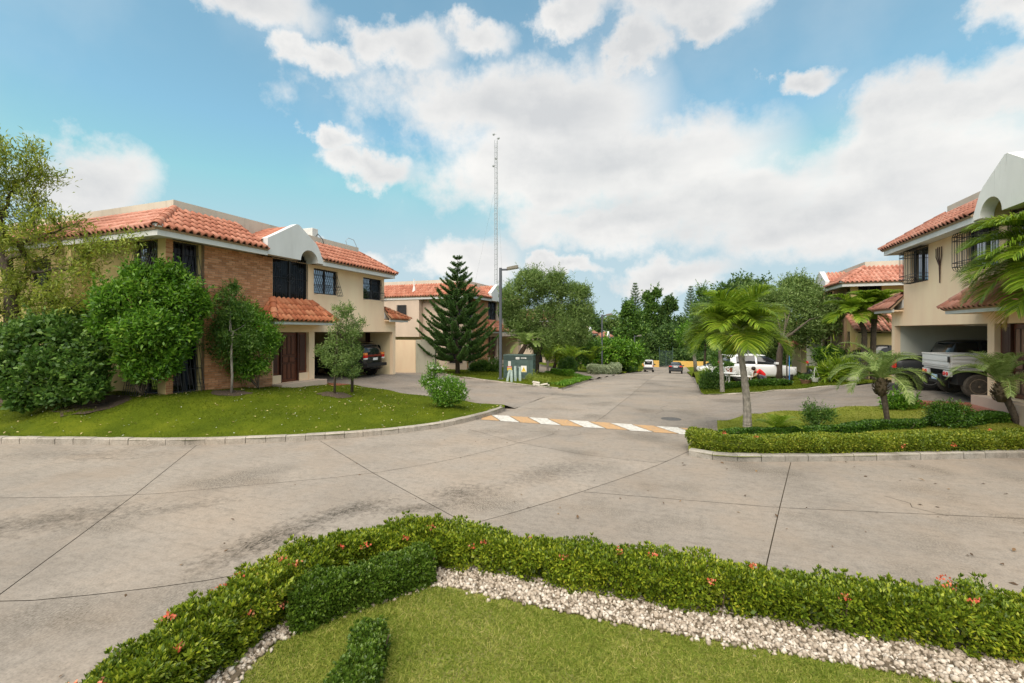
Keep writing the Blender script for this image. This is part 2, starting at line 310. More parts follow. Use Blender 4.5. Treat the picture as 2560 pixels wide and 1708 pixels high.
def mat_stripe(name, c):
    m, nt, b, o = nodes_of(name)
    w = tex(nt, 9, 7, .75); f = tex(nt, 60, 4, .7)
    ad = nt.nodes.new('ShaderNodeMath'); ad.operation = 'MULTIPLY_ADD'; nt.links.new(f.outputs['Fac'], ad.inputs[0]); ad.inputs[1].default_value = .5; nt.links.new(w.outputs['Fac'], ad.inputs[2])
    k = ramp(nt, ad.outputs[0], [(.66, G3(0)), (.95, G3(.85))])
    nt.links.new(mixc(nt, k, c, (ROADC[0] * .85, ROADC[1] * .85, ROADC[2] * .85)), b.inputs['Base Color']); b.inputs['Roughness'].default_value = .8
mat_stripe('paint_stripe_white', (.62, .60, .55)); mat_stripe('paint_stripe_ochre', (.50, .29, .12))
simple('iron_cover', (.10, .095, .09), .75, .3, 20, .4)
simple('wall_ochre', (.60, .38, .10), .85, .12, 3, .1)
simple('terracotta', (.42, .14, .08), .8, .2, 8, .2)
simple('skin', (.42, .26, .18), .55, .1, 8, 0)
simple('hair_dark', (.025, .014, .010), .6, .3, 30, .3)
simple('shirt_red', (.62, .015, .015), .8, .1, 8, .1)
simple('trousers', (.10, .10, .13), .85, .2, 8, .1)
simple('plastic_blue', (.03, .18, .48), .4, .1, 8, 0)
simple('stone_pale', (.46, .42, .36), .9, .3, 6, .5, 20)
def mat_gravel():
    m, nt, b, o = nodes_of('gravel')
    g = nt.nodes.new('ShaderNodeNewGeometry')
    c = ramp(nt, g.outputs['Random Per Island'], [(0, (.20, .16, .12)), (.35, (.36, .30, .235)), (.7, (.47, .405, .33)), (1, (.60, .55, .48))])
    c = mixc(nt, ramp(nt, tex(nt, 40, 4).outputs['Fac'], [(.5, G3(0)), (.8, G3(.45))]), c, (.30, .24, .18))
    nt.links.new(c, b.inputs['Base Color']); b.inputs['Roughness'].default_value = .85; bump(nt, b, tex(nt, 120, 3).outputs['Fac'], .4, .004)
mat_gravel()
def mat_ground(name, stops, sc1=.9, sc2=25, patchc=None):
    m, nt, b, o = nodes_of(name)
    n1 = tex(nt, sc1, 5, .6); n2 = tex(nt, sc2, 5, .7); n3 = tex(nt, 140, 3, .7)
    ad = nt.nodes.new('ShaderNodeMath'); ad.operation = 'MULTIPLY_ADD'; nt.links.new(n2.outputs['Fac'], ad.inputs[0]); ad.inputs[1].default_value = .6
    nt.links.new(n1.outputs['Fac'], ad.inputs[2])
    c = ramp(nt, ad.outputs[0], stops)
    c = mixc(nt, 1.0, c, ramp(nt, n3.outputs['Fac'], [(.25, G3(.6)), (.75, G3(1.3))]), 'MULTIPLY')
    if patchc: c = mixc(nt, ramp(nt, tex(nt, .8, 5, .65).outputs['Fac'], [(.5, G3(0)), (.68, G3(.8))]), c, patchc)
    nt.links.new(c, b.inputs['Base Color']); b.inputs['Roughness'].default_value = .95; b.inputs['Specular IOR Level'].default_value = .1
    bump(nt, b, n3.outputs['Fac'], .8, .02)
mat_ground('lawn_green', [(.45, (.044, .070, .003)), (.8, (.084, .114, .005)), (1.0, (.13, .155, .009))])
mat_ground('lawn_pale', [(.45, (.13, .165, .02)), (.8, (.21, .24, .035)), (1.0, (.29, .29, .06))])
mat_ground('lawn_dry', [(.45, (.13, .17, .02)), (.8, (.22, .25, .045)), (1.0, (.32, .31, .09))], 1.3, 20, (.34, .29, .14))
mat_ground('ground_far', [(.45, (.05, .085, .02)), (.8, (.085, .13, .03)), (1.0, (.14, .17, .05))])

# ------------------------------------------------------------------ mesh helpers
def fast_mesh(name, V, F, smooth=False):
    V = np.asarray(V, dtype=np.float32).reshape(-1, 3); F = np.asarray(F, dtype=np.int32)
    me = bpy.data.meshes.new(name); k = F.shape[1]
    me.vertices.add(len(V)); me.vertices.foreach_set('co', V.ravel())
    me.loops.add(F.size); me.loops.foreach_set('vertex_index', F.ravel())
    me.polygons.add(len(F)); me.polygons.foreach_set('loop_start', np.arange(0, F.size, k, dtype=np.int32))
    me.polygons.foreach_set('loop_total', np.full(len(F), k, dtype=np.int32))
    me.update(calc_edges=True)
    if smooth: me.polygons.foreach_set('use_smooth', np.ones(len(F), dtype=bool))
    return me
def link(name, me, mat=None, parent=None, loc=None):
    o = bpy.data.objects.new(name, me); COL.objects.link(o)
    if mat and me is not None and not me.materials: me.materials.append(MATS[mat])
    if parent is not None: o.parent = parent
    if loc is not None: o.location = loc
    return o
def tag(o, label=None, cat=None, group=None, kind=None):
    if label: o['label'] = label
    if cat: o['category'] = cat
    if group: o['group'] = group
    if kind: o['kind'] = kind
    return o
def thing(name, loc, label, cat, group=None, rz=0):
    o = bpy.data.objects.new(name, None); COL.objects.link(o); o.location = loc; o.rotation_euler = (0, 0, rz); o.empty_display_size = .3
    return tag(o, label, cat, group)
def copy_tree(o, parent=None):
    c = o.copy(); COL.objects.link(c)
    if parent is not None: c.parent = parent
    for ch in list(o.children): copy_tree(ch, c)
    return c
class MB:
    def __init__(s, fn=None): s.v = []; s.f = []; s.fn = fn
    def add(s, V, F):
        n = len(s.v); s.v += [tuple(map(float, p)) for p in V]; s.f += [tuple(i + n for i in f) for f in F]; return s
    def box(s, x0, x1, y0, y1, z0, z1):
        return s.add([(x0, y0, z0), (x1, y0, z0), (x1, y1, z0), (x0, y1, z0), (x0, y0, z1), (x1, y0, z1), (x1, y1, z1), (x0, y1, z1)],
                     [(0, 3, 2, 1), (4, 5, 6, 7), (0, 1, 5, 4), (1, 2, 6, 5), (2, 3, 7, 6), (3, 0, 4, 7)])
    def quad(s, a, b, c, d): return s.add([a, b, c, d], [(0, 1, 2, 3)])
    def hexa(s, P): return s.add(P, [(0, 3, 2, 1), (4, 5, 6, 7), (0, 1, 5, 4), (1, 2, 6, 5), (2, 3, 7, 6), (3, 0, 4, 7)])
    def tube(s, P, r, n=6, cap=True):
        P = [np.array(p, float) for p in P]; m = len(P); rr = r if hasattr(r, '__len__') else [r] * m
        V = []; up = np.array([.31, .17, .93])
        for i, p in enumerate(P):
            d = P[min(i + 1, m - 1)] - P[max(i - 1, 0)]; d = d / (np.linalg.norm(d) + 1e-9)
            a = np.cross(d, up)
            if np.linalg.norm(a) < .05: a = np.cross(d, np.array([1., 0, 0]))
            a /= np.linalg.norm(a); b = np.cross(d, a)
            for k in range(n):
                t = 2 * math.pi * k / n; V.append(p + rr[i] * (a * math.cos(t) + b * math.sin(t)))
        F = [(i * n + k, i * n + (k + 1) % n, (i + 1) * n + (k + 1) % n, (i + 1) * n + k) for i in range(m - 1) for k in range(n)]
        if cap: F += [tuple(range(n))[::-1], tuple((m - 1) * n + k for k in range(n))]
        return s.add(V, F)
    def bar(s, a, b, w=.012): return s.tube([a, b], w, 4)
    def lathe(s, prof, c=(0, 0, 0), n=16, axis='z'):
        V = []
        for (r, h) in prof:
            for k in range(n):
                t = 2 * math.pi * k / n; p = (r * math.cos(t), r * math.sin(t), h)
                if axis == 'y': p = (p[0], p[2], p[1])
                if axis == 'x': p = (p[2], p[0], p[1])
                V.append((p[0] + c[0], p[1] + c[1], p[2] + c[2]))
        m = len(prof)
        F = [(i * n + k, i * n + (k + 1) % n, (i + 1) * n + (k + 1) % n, (i + 1) * n + k) for i in range(m - 1) for k in range(n)]
        F += [tuple(range(n))[::-1], tuple((m - 1) * n + k for k in range(n))]
        return s.add(V, F)
    def prism(s, poly, d0, d1, axes):
        # poly: list of 2-D points in the plane of axes[0], axes[1]; extruded along axes[2]
        def P(p, d):
            q = [0, 0, 0]; q[axes[0]] = p[0]; q[axes[1]] = p[1]; q[axes[2]] = d; return q
        n = len(poly)
        return s.add([P(p, d0) for p in poly] + [P(p, d1) for p in poly],
                     [tuple(range(n))[::-1], tuple(range(n, 2 * n))] + [(i, (i + 1) % n, n + (i + 1) % n, n + i) for i in range(n)])
    def mesh(s, name, org=(0, 0, 0), smooth=False):
        me = bpy.data.meshes.new(name)
        V = [s.fn(*p) for p in s.v] if s.fn else s.v
        me.from_pydata([(p[0] - org[0], p[1] - org[1], p[2] - org[2]) for p in V], [], s.f); me.update()
        bm = bmesh.new(); bm.from_mesh(me); bmesh.ops.recalc_face_normals(bm, faces=bm.faces); bm.to_mesh(me); bm.free()
        if smooth:
            for p in me.polygons: p.use_smooth = True
        return me
    def build(s, name, mat, parent=None, smooth=False, org=None, bevel=0, sub=0, auto=None):
        if org is None: org = parent.location if (parent is not None and s.fn) else (0, 0, 0)
        o = link(name, s.mesh(name, org, smooth), mat, parent)
        if bevel:
            b = o.modifiers.new('bevel', 'BEVEL'); b.width = bevel; b.segments = 2; b.limit_method = 'ANGLE'; b.angle_limit = R(40)
        if sub:
            b = o.modifiers.new('sub', 'SUBSURF'); b.levels = sub; b.render_levels = sub
        return o

# ------------------------------------------------------------------ the lie of the land
_ry = [-60, 13, 18, 22.6, 26.6, 31.5, 39, 47.5, 63, 77, 90, 100, 500]
_rz = [0, 0, -.08, -.25, -.40, -.60, -1.05, -1.60, -2.70, -3.80, -4.40, -4.60, -4.60]
def zr(y): return np.interp(y, _ry, _rz)
def densify(poly, step, closed=True):
    out = []
    n = len(poly)
    for i in range(n if closed else n - 1):
        a = np.array(poly[i][:2], float); b = np.array(poly[(i + 1) % n][:2], float); k = max(1, int(np.linalg.norm(b - a) / step))
        out += [tuple(a + (b - a) * t / k) for t in range(k)]
    if not closed: out.append(tuple(poly[-1][:2]))
    return out
KERB_L = [(-34, 0.2), (-26, 2.6), (-20, 4.65), (-15.67, 6.12), (-14.35, 6.52), (-12.7, 7.05), (-11.18, 7.6), (-9.69, 8.38), (-8.26, 9.34), (-7.23, 10.3), (-6.49, 11.33), (-6.15, 12.2), (-5.95, 13.0), (-5.78, 14.0), (-5.74, 14.8), (-5.95, 15.3)]
LAWN_L_BACK = [(-6.5, 15.25), (-7.94, 15.35), (-9.7, 15.5), (-12, 15.85), (-13.6, 16.1), (-14.5, 15.75)]
KERB_D = [(-14.66, 25.45), (-12.07, 24.25), (-9.64, 23.5), (-8.3, 22.95), (-7.26, 22.62), (-6.3, 22.5), (-5.74, 22.62)]
KERB_R = [(0.17, 11.3), (0.17, 10.8), (0.68, 10.6), (1.19, 10.65), (3.81, 11.72), (7.04, 13.2), (12, 15.5), (20, 19.2)]
BACK_R = [(0.55, 12.4), (0.95, 13.5), (1.05, 15.2), (2.0, 16.3), (3.2, 16.95), (5.6, 17.6), (6.85, 17.6)]
FAR_R = [(0.95, 31), (0.95, 24), (1.05, 23.15), (1.5, 22.9), (2.9, 23.15), (4.6, 24.1), (7.2, 25.4), (8.2, 25.9)]
_C = []
for p in densify(KERB_L, 1.0, False): _C.append((p[0], p[1], .10))
for p, z in zip(LAWN_L_BACK, (.10, .16, .24, .36, .44, .46)): _C.append((p[0], p[1], z))
_C += [(-14.8, 9.4, .80), (-14.8, 10.4, .79), (-14.8, 11.5, .74), (-14.8, 13, .62), (-14.3, 14.4, .50), (-16.5, 9.4, .82), (-18.5, 9.4, .78), (-22, 9.4, .7), (-26, 9.4, .6), (-13.6, 11.2, .66), (-12.2, 12.6, .56), (-11.5, 10.2, .40), (-9.5, 12.2, .34), (-12.5, 14.4, .50), (-16, 7.9, .55), (-20.3, 8.1, .52), (-34, 9, .5), (-7.3, 13.3, .24),
       (-14.8, 16.4, .39), (-14.8, 21, .39), (-18, 18, .40), (-22, 20, .40), (-12.5, 18, .25), (-12.5, 21.5, .18), (-10, 18, .10), (-10, 21, .02), (-7.5, 18.5, -.02)]
for y in (15.6, 16.2, 17, 18, 19, 20, 21, 22, 22.6): _C += [(-5.55, y, float(zr(y)) - .012), (-6.1, y, float(zr(y)) + .0)]
for p, z in zip(KERB_D, (.10, -.02, -.08, -.11, -.13, -.15, -.16)): _C.append((p[0], p[1], z))
_C += [(-9.8, 24.5, -.05), (-10, 25.6, -.1), (-8.4, 26, -.13), (-13.5, 26.4, .0), (-14.6, 29.5, -.10), (-14.6, 34, -.12), (-14.6, 41, -.3), (-9.2, 30, -.2), (-7, 31.4, -.4), (-11, 28, -.12), (-18, 27, .05), (-24, 26, .05), (-12, 36, -.6), (-18, 40, -.3)]
for y in (24, 26, 28, 30, 31.2): _C.append((-5.75, y, float(zr(y)) + .06))
for y in (32, 36, 40, 44): _C.append((-5.75, y, float(zr(y)) + .0))
for y in range(46, 104, 6): _C += [(-5.75, y, float(zr(y)) + .05), (-9, y, float(zr(y)) + .3), (-14, y, float(zr(y)) + .9), (-25, y, float(zr(y)) + .9), (1.0, y, float(zr(y)) + .05), (4, y, float(zr(y)) + .3), (9, y, float(zr(y)) + .8), (25, y, float(zr(y)) + .8)]
for p in densify(KERB_R, .8, False): _C.append((p[0], p[1], .09))
for p, z in zip(BACK_R, (.06, .05, .02, .09, .16, .34, .5)): _C.append((p[0], p[1], z))
_C += [(8.3, 17, .62), (8.3, 20, .63), (8.3, 23, .62), (12, 20, .64), (16, 20, .64), (6.9, 19, .45), (5, 19.5, .25), (3, 19, .08), (7, 22, .42), (4.5, 22, .14), (7.6, 15.5, .45), (5, 14.2, .25), (1.7, 13.8, .12), (3.4, 14, .16), (6.6, 14.6, .32), (9, 16, .5), (12, 18, .6)]
for y in (14.2, 15, 15.6, 16.5, 17.5, 19, 20, 21, 22, 22.8): _C += [(.78, y, float(zr(y)) - .012), (1.25, y, float(zr(y)) + .01)]
for p, z in zip(FAR_R, (-.5, -.25, -.22, -.17, -.08, .03, .18, .3)): _C.append((p[0], p[1], z))
_C += [(4.7, 28.5, -.05), (5.8, 29.1, 0), (3.3, 27.8, -.1), (9.3, 31, .2), (9.3, 27, .3), (4.5, 26.4, -.06), (1.2, 26, -.3), (9.3, 40, .0), (4, 36, -.4), (14, 30, .3), (25, 30, .4), (4, 33, -.3), (9, 36, .05)]
_C = np.array(_C)
def H(x, y):
    x = np.asarray(x, float); y = np.asarray(y, float)
    d2 = (x[..., None] - _C[:, 0]) ** 2 + (y[..., None] - _C[:, 1]) ** 2 + .02
    w = d2 ** -1.7
    return (w * _C[:, 2]).sum(-1) / w.sum(-1)
def h(x, y): return float(H(np.array(x), np.array(y)))

def inside(poly, X, Y):
    P = np.array(poly); n = len(P); c = np.zeros(X.shape, bool)
    for i in range(n):
        x1, y1 = P[i]; x2, y2 = P[(i + 1) % n]
        cond = ((y1 > Y) != (y2 > Y)) & (X < (x2 - x1) * (Y - y1) / (y2 - y1 + 1e-12) + x1); c ^= cond
    return c
def smooth_path(P, it=2):
    P = [np.array(p, float) for p in P]
    for _ in range(it):
        Q = [P[0]]
        for a, b in zip(P[:-1], P[1:]): Q += [a * .75 + b * .25, a * .25 + b * .75]
        P = Q + [P[-1]]
    return [tuple(p) for p in P]
def sheet(poly, grid, zf, cuts=(), gap=.0065):
    """Triangulated sheet with outline poly and inner grid points; cuts = joint polylines that part it into slabs."""
    ol = densify(poly, grid); pts = list(ol); edges = [(i, (i + 1) % len(ol)) for i in range(len(ol))]
    x0, y0 = np.min(poly, 0); x1, y1 = np.max(poly, 0)
    gx, gy = np.meshgrid(np.arange(x0, x1, grid), np.arange(y0, y1, grid)); gx = gx.ravel() + .013; gy = gy.ravel() + .017
    ok = inside(poly, gx, gy)
    segs = []
    for c in cuts:
        for a, b in zip(c[:-1], c[1:]): segs.append((np.array(a, float), np.array(b, float)))
    def dseg(X, Y):
        D = np.full(X.shape, 1e9)
        for a, b in segs:
            ab = b - a; t = np.clip(((X - a[0]) * ab[0] + (Y - a[1]) * ab[1]) / (ab @ ab), 0, 1)
            D = np.minimum(D, np.hypot(X - a[0] - t * ab[0], Y - a[1] - t * ab[1]))
        return D
    if segs: ok &= dseg(gx, gy) > grid * .2
    pts += list(zip(gx[ok], gy[ok]))
    for c in cuts:
        c = [np.array(p, float) for p in c]
        for sgn in (-1, 1):
            ids = []
            for i, p in enumerate(c):
                d = c[min(i + 1, len(c) - 1)] - c[max(i - 1, 0)]; d /= np.linalg.norm(d); q = p + sgn * gap * np.array([-d[1], d[0]])
                ids.append(len(pts)); pts.append(tuple(q))
            edges += list(zip(ids[:-1], ids[1:]))
    V, E, Fc, *_ = delaunay_2d_cdt([Vector(p) for p in pts], edges, [list(range(len(ol)))], 1, 1e-5)
    V = np.array([tuple(v) for v in V]); Fc = np.array([tuple(f) for f in Fc if len(f) == 3])
    comps = [Fc]
    if segs:
        cen = V[Fc].mean(1); keep = dseg(cen[:, 0], cen[:, 1]) > gap * .98; Fc = Fc[keep]
        par = list(range(len(V)))
        def fd(i):
            while par[i] != i: par[i] = par[par[i]]; i = par[i]
            return i
        # faces joined through shared edges only
        em = {}; fp = list(range(len(Fc)))
        def ff(i):
            while fp[i] != i: fp[i] = fp[fp[i]]; i = fp[i]
            return i
        for k, f in enumerate(Fc):
            for a, b in ((f[0], f[1]), (f[1], f[2]), (f[2], f[0])):
                e = (min(a, b), max(a, b))
                if e in em: fp[ff(k)] = ff(em[e])
                else: em[e] = k
        lab = np.array([ff(k) for k in range(len(Fc))]); comps = [Fc[lab == l] for l in np.unique(lab)]
    res = []
    for F in comps:
        u, inv = np.unique(F, return_inverse=True); P = V[u]; res.append((np.column_stack([P, zf(P[:, 0], P[:, 1])]), inv.reshape(-1, 3)))
    return res

# ------------------------------------------------------------------ ground, road, drives, lawns
gx = np.concatenate([np.linspace(-900, -60, 8), np.linspace(-50, 50, 51), np.linspace(60, 900, 8)]); gy = np.concatenate([np.linspace(-300, -20, 5), np.linspace(-10, 110, 61), np.linspace(130, 1600, 8)])
GX, GY = np.meshgrid(gx, gy); GZ = zr(GY) - .16
idx = np.arange(GX.size).reshape(GX.shape)
gf = np.stack([idx[:-1, :-1], idx[:-1, 1:], idx[1:, 1:], idx[1:, :-1]], -1).reshape(-1, 4)
tag(link('ground', fast_mesh('ground', np.column_stack([GX.ravel(), GY.ravel(), GZ.ravel()]), gf, True), 'ground_far'), kind='structure')

B_CURVE = [(-40, -3.9), (-22, .2), (-14, 2.75), (-10.54, 4.12), (-8.61, 4.92), (-7.3, 5.95), (-5.73, 7.19), (-4.9, 8.25), (-4.37, 9.17), (-3.6, 10.9), (-2.84, 12.6), (-2.5, 13.5), (-2.35, 15), (-2.25, 18), (-2.15, 23), (-2.2, 40), (-2.4, 104)]
CUTS = [smooth_path(B_CURVE, 1),
        [(-4.2, -.6), (-6.67, 2.6), (-8.63, 5.0), (-11.6, 8.4)],
        [(-8.9, 9.3), (-5.58, 7.35), (-2.9, 5.9), (-1.0, 4.75)],
        smooth_path([(-12, .4), (-6.45, 2.52), (-5.5, 3.1), (-4.72, 3.69), (-3.6, 4.9), (-2.65, 6.08), (-1.78, 7.42), (-0.87, 8.99), (-.3, 10.1), (.3, 11.5)], 1),
        [(2.6, 12.7), (2.17, 10.98), (1.48, 8.22), (1.0, 6.27), (.55, 4.4)],
        [(-1.55, 7.75), (1.46, 8.12), (4.74, 8.89), (14, 11.3), (40, 18)],
        [(-5.6, 11.6), (-4.66, 11.09), (-3.75, 10.62), (-2.1, 10.1), (-.53, 9.98), (-.25, 10.2)],
        [(-7.5, 15.45), (-5.91, 15.6), (-5.5, 19.6), (-5.4, 22.2), (-5.42, 33), (-5.45, 104)],
        [(1.3, 14.4), (1.12, 16), (1.06, 20), (1.0, 22.5), (.95, 26), (.95, 104)],
        [(-16, 1.2), (-17.6, 5.2), (-18, 6.5)], [(6.5, 5), (8.0, 9.6), (9.2, 15)],
        [(-3.9, 11.9), (-3.5, 12.13), (-3.15, 12.02), (-2.6, 12.32), (-2.2, 12.2), (-1.75, 12.42)], [(-3.3, 11.7), (-3.15, 12.02), (-3.05, 12.4)], [(3.2, 9.3), (3.45, 9.05), (3.4, 8.85), (3.75, 8.62)], [(-12.2, 5.9), (-11.8, 6.2), (-11.3, 6.25), (-10.9, 6.6)], [(-.8, 16.2), (-.55, 17.0), (-.7, 17.7), (-.45, 18.6)],
        [(-7, 34), (3, 34.2)], [(-7, 46), (3, 46.2)], [(-7, 58), (3, 58.2)], [(-7, 72), (3, 72)]]
road = tag(bpy.data.objects.new('road', None), kind='structure'); COL.objects.link(road)
ROAD_POLY = [(-40, -6), (40, -6), (40, 17), (3.2, 17), (2.4, 24), (2.4, 104), (-7.6, 104), (-7.6, 17), (-40, 17)]
for V, F in sheet(ROAD_POLY, .8, lambda x, y: zr(y), CUTS):
    a = np.abs(np.cross(V[F[:, 1], :2] - V[F[:, 0], :2], V[F[:, 2], :2] - V[F[:, 0], :2])).sum() / 2
    if a < .03: continue
    link('concrete_slab', fast_mesh('concrete_slab', V, F), 'concrete', road)
# the bed that shows dark in the joints
V, F = sheet(ROAD_POLY, 2.0, lambda x, y: zr(y) - .035)[0]
link('joint_bed', fast_mesh('joint_bed', V, F), 'soil', road)

# painted crossing across the street
cw = tag(bpy.data.objects.new('crossing', None), kind='structure'); COL.objects.link(cw)
x = -6.1; k = 0
edges_near = np.linspace(-6.35, .75, 12); shift = .52
for i in range(11):
    a, b = edges_near[i], edges_near[i + 1]
    P = [(a + shift - .0, 12.98), (b + shift, 13.02), (b - shift + .35, 13.88), (a - shift + .35, 13.84)]
    P = [(min(max(p[0], -6.12 if p[1] > 13.4 else -5.95), .62 if p[1] < 13.4 else 1.0), p[1]) for p in P]
    m = MB(); m.add([(p[0], p[1], .005) for p in P], [(0, 1, 2, 3)])
    m.build('stripe', 'paint_stripe_white' if i % 2 else 'paint_stripe_ochre', cw)
mh = MB(); mh.lathe([(.31, -.05), (.31, .006), (.275, .006), (.27, .001), (.25, .001), (.245, .006), (.12, .006), (.115, .002), (.001, .002)], (-.28, 15.35, float(zr(15.35))), 24)
tag(mh.build('manhole_cover', 'iron_cover'), 'round iron manhole cover set in the street beyond the painted crossing', 'manhole')
mh = MB(); mh.lathe([(.38, -.05), (.38, .005), (.34, .005), (.335, .001), (.001, .001)], (-2.9, 12.1, 0), 24)
tag(mh.build('drain_cover', 'concrete'), 'round concrete drain cover with a cracked rim before the painted crossing', 'drain cover')

# drives and plots
def plot(name, poly, mat, grid=.7, dz=0.0, kind='structure'):
    V, F = sheet(poly, grid, lambda x, y: H(x, y) + dz)[0]
    return tag(link(name, fast_mesh(name, V, F, True), mat), kind=kind)
DRIVE_L = LAWN_L_BACK[::-1] + [(-5.95, 15.3), (-5.6, 15.4), (-5.55, 22.62)] + KERB_D[::-1] + [(-21.3, 25.4), (-21.3, 15.5), (-14.85, 15.5)]
plot('driveway', DRIVE_L, 'concrete_drive', .7, .012)
LAWN_L = KERB_L + LAWN_L_BACK + [(-14.85, 15.5), (-14.85, 9.35), (-34, 9.35)]
lawn_l = plot('lawn', LAWN_L, 'lawn_green', .45, .02)
LAWN_L2 = KERB_D + [(-5.74, 26), (-5.72, 30.4), (-5.85, 31.2), (-6.4, 31.6), (-9, 32.1), (-12, 33.2), (-14.62, 34.6), (-14.62, 30.1), (-26, 30.1), (-26, 25.5)]
lawn_l2 = plot('lawn', LAWN_L2, 'lawn_green', .6, .05)
plot('driveway', [(-5.6, 31.0), (-6.4, 31.5), (-9, 32), (-12, 33.1), (-14.62, 34.5), (-20, 35.5), (-20, 44), (-9, 43.5), (-5.6, 45)], 'concrete_drive', .8, .012)
plot('lawn', [(-5.7, 45), (-9, 43.4), (-20, 44), (-40, 44), (-40, 104), (-5.7, 104)], 'lawn_green', 2.0, .03)
LAWN_R = KERB_R + [(20, 20), (9.5, 15.6), (8.3, 15.2), (7.5, 15.7)] + BACK_R[::-1]
lawn_r = plot('lawn', LAWN_R, 'lawn_pale', .4, .02)
DRIVE_R = [(.9, 13.5)] + BACK_R[1:] + [(7.0, 17.0), (8.4, 17), (16, 17), (16, 25), (8.3, 25)] + FAR_R[::-1][1:6] + [(.75, 23), (.75, 14)]
plot('driveway', DRIVE_R, 'concrete_drive', .6, .010)
LAWN_R2 = FAR_R + [(9.2, 26.2), (9.2, 31.2), (30, 31.2), (30, 45), (.95, 45)]
lawn_r2 = plot('lawn', LAWN_R2, 'lawn_green', .6, .03)
plot('lawn', [(.95, 45), (40, 45), (40, 104), (.95, 104)], 'lawn_green', 2.0, .03)
# garden the photograph is taken from
GARDEN = [(-3.62, -4), (-3.62, 4.3), (-3.2, 4.75), (-2.6, 4.88), (0, 4.9), (4, 5.15), (12, 5.6), (12, -4)]
V, F = sheet(GARDEN, .3, lambda x, y: 0 * x + .02 + .012 * np.sin(x * 2.1) * np.cos(y * 1.7))[0]
garden = tag(link('garden_lawn', fast_mesh('garden_lawn', V, F, True), 'lawn_dry'), kind='structure')

# kerbs: single cast stones end to end
def kerb(path, step, w, hgt, mat, zf, inset=True, label=None):
    P = densify(smooth_path(path, 2), .02, False); P = np.array(P); d = np.r_[0, np.cumsum(np.hypot(*np.diff(P, axis=0).T))]
    n = int(d[-1] / step); root = tag(bpy.data.objects.new('kerb', None), kind='structure'); COL.objects.link(root)
    for i in range(n):
        q = [np.array([np.interp(t, d, P[:, 0]), np.interp(t, d, P[:, 1])]) for t in (i * step + .006, (i + 1) * step - .006)]
        t = (q[1] - q[0]); t /= np.linalg.norm(t); nn = np.array([-t[1], t[0]])
        j = random.uniform(-.008, .008); hh = hgt + random.uniform(-.008, .006)
        o0 = q[0] + nn * j; o1 = q[1] + nn * j; z0, z1 = (float(zf(*o)) for o in (o0, o1))
        i0 = o0 + nn * w; i1 = o1 + nn * w; c0 = o0 + nn * .025; c1 = o1 + nn * .025
        m = MB(); m.add([(*o0, z0 - .1), (*o1, z1 - .1), (*i1, z1 - .1), (*i0, z0 - .1), (*o0, z0 + hh - .025), (*o1, z1 + hh - .025), (*c1, z1 + hh), (*c0, z0 + hh), (*i1, z1 + hh), (*i0, z0 + hh)],
                        [(0, 1, 5, 4), (4, 5, 6, 7), (7, 6, 8, 9), (0, 4, 7, 9, 3), (1, 2, 8, 6, 5), (2, 3, 9, 8)])
        m.build('kerb_stone', mat, root)
    return root
kerb(KERB_L, .46, .17, .15, 'kerb_concrete', lambda x, y: zr(y))
kerb(KERB_D[::-1], .55, -.15, .09, 'kerb_concrete', lambda x, y: h(x, y) - .05) if False else kerb(KERB_D, .55, .16, .10, 'kerb_concrete', lambda x, y: h(x, y) - .03)
kerb([(-5.74, 22.7), (-5.74, 26), (-5.72, 30.4), (-5.85, 31.2), (-6.4, 31.6)], .6, .14, .10, 'kerb_concrete', lambda x, y: zr(y) - .01)
kerb([(.95, 44)] + FAR_R[0:1] + FAR_R[1:], .6, .14, .10, 'kerb_concrete', lambda x, y: min(float(zr(y)), h(x, y)) - .02 if x < 1.2 else h(x, y) - .06)
kerb(KERB_R[1:], .5, .17, .14, 'kerb_weathered', lambda x, y: zr(y))

# ------------------------------------------------------------------ houses
def tile_mesh(L=.40, W=.225, th=.026):
    m = MB(); n = 8; prof = []
    for i in range(n + 1):
        u = i / n; x = (u - .5) * W * 1.06
        z = .082 * max(0.0, math.sin(math.pi * min(1, u / .66))) if u < .66 else -.012 * math.sin(math.pi * (u - .66) / .34)
        prof.append((x, z))
    V = []
    for (y, lift) in ((0, .022), (L, -.012)):
        for x, z in prof: V.append((x, y, z + lift + th))
    for x, z in prof: V.append((x, 0, z + .0))
    F = [(i, i + 1, n + 2 + i, n + 1 + i) for i in range(n)] + [(2 * (n + 1) + i, 2 * (n + 1) + i + 1, i + 1, i) for i in range(n)]
    m.add(V, F); me = m.mesh('tile', smooth=False)
    for p in me.polygons: p.use_smooth = p.index < n
    return me
TILE = tile_mesh()
TILES = {}
def tile_for(mat):
    if mat not in TILES: TILES[mat] = TILE.copy(); TILES[mat].materials.append(MATS[mat])
    return TILES[mat]
def ridge_mesh(mat, L=.36, r=.135):
    k = 'ridge' + mat
    if k not in TILES:
        m = MB(); n = 8; V = []
        for (y, rr) in ((0, r), (L, r * .86)):
            for i in range(n + 1): t = math.pi * i / n; V.append((math.cos(t) * rr, y, math.sin(t) * rr * .9))
        for i in range(n + 1): t = math.pi * i / n; V.append((math.cos(t) * (r - .018), 0, math.sin(t) * (r - .018) * .9))
        m.add(V, [(i, i + 1, n + 2 + i, n + 1 + i) for i in range(n)] + [(2 * (n + 1) + i, 2 * (n + 1) + i + 1, i + 1, i) for i in range(n)])
        me = m.mesh('ridge_tile'); TILES[k] = me; me.materials.append(MATS[mat])
        for p in me.polygons: p.use_smooth = p.index < n
    return TILES[k]
def frame(o, ex, ey, ez):
    return Matrix(((ex[0], ey[0], ez[0], o[0]), (ex[1], ey[1], ez[1], o[1]), (ex[2], ey[2], ez[2], o[2]), (0, 0, 0, 1)))
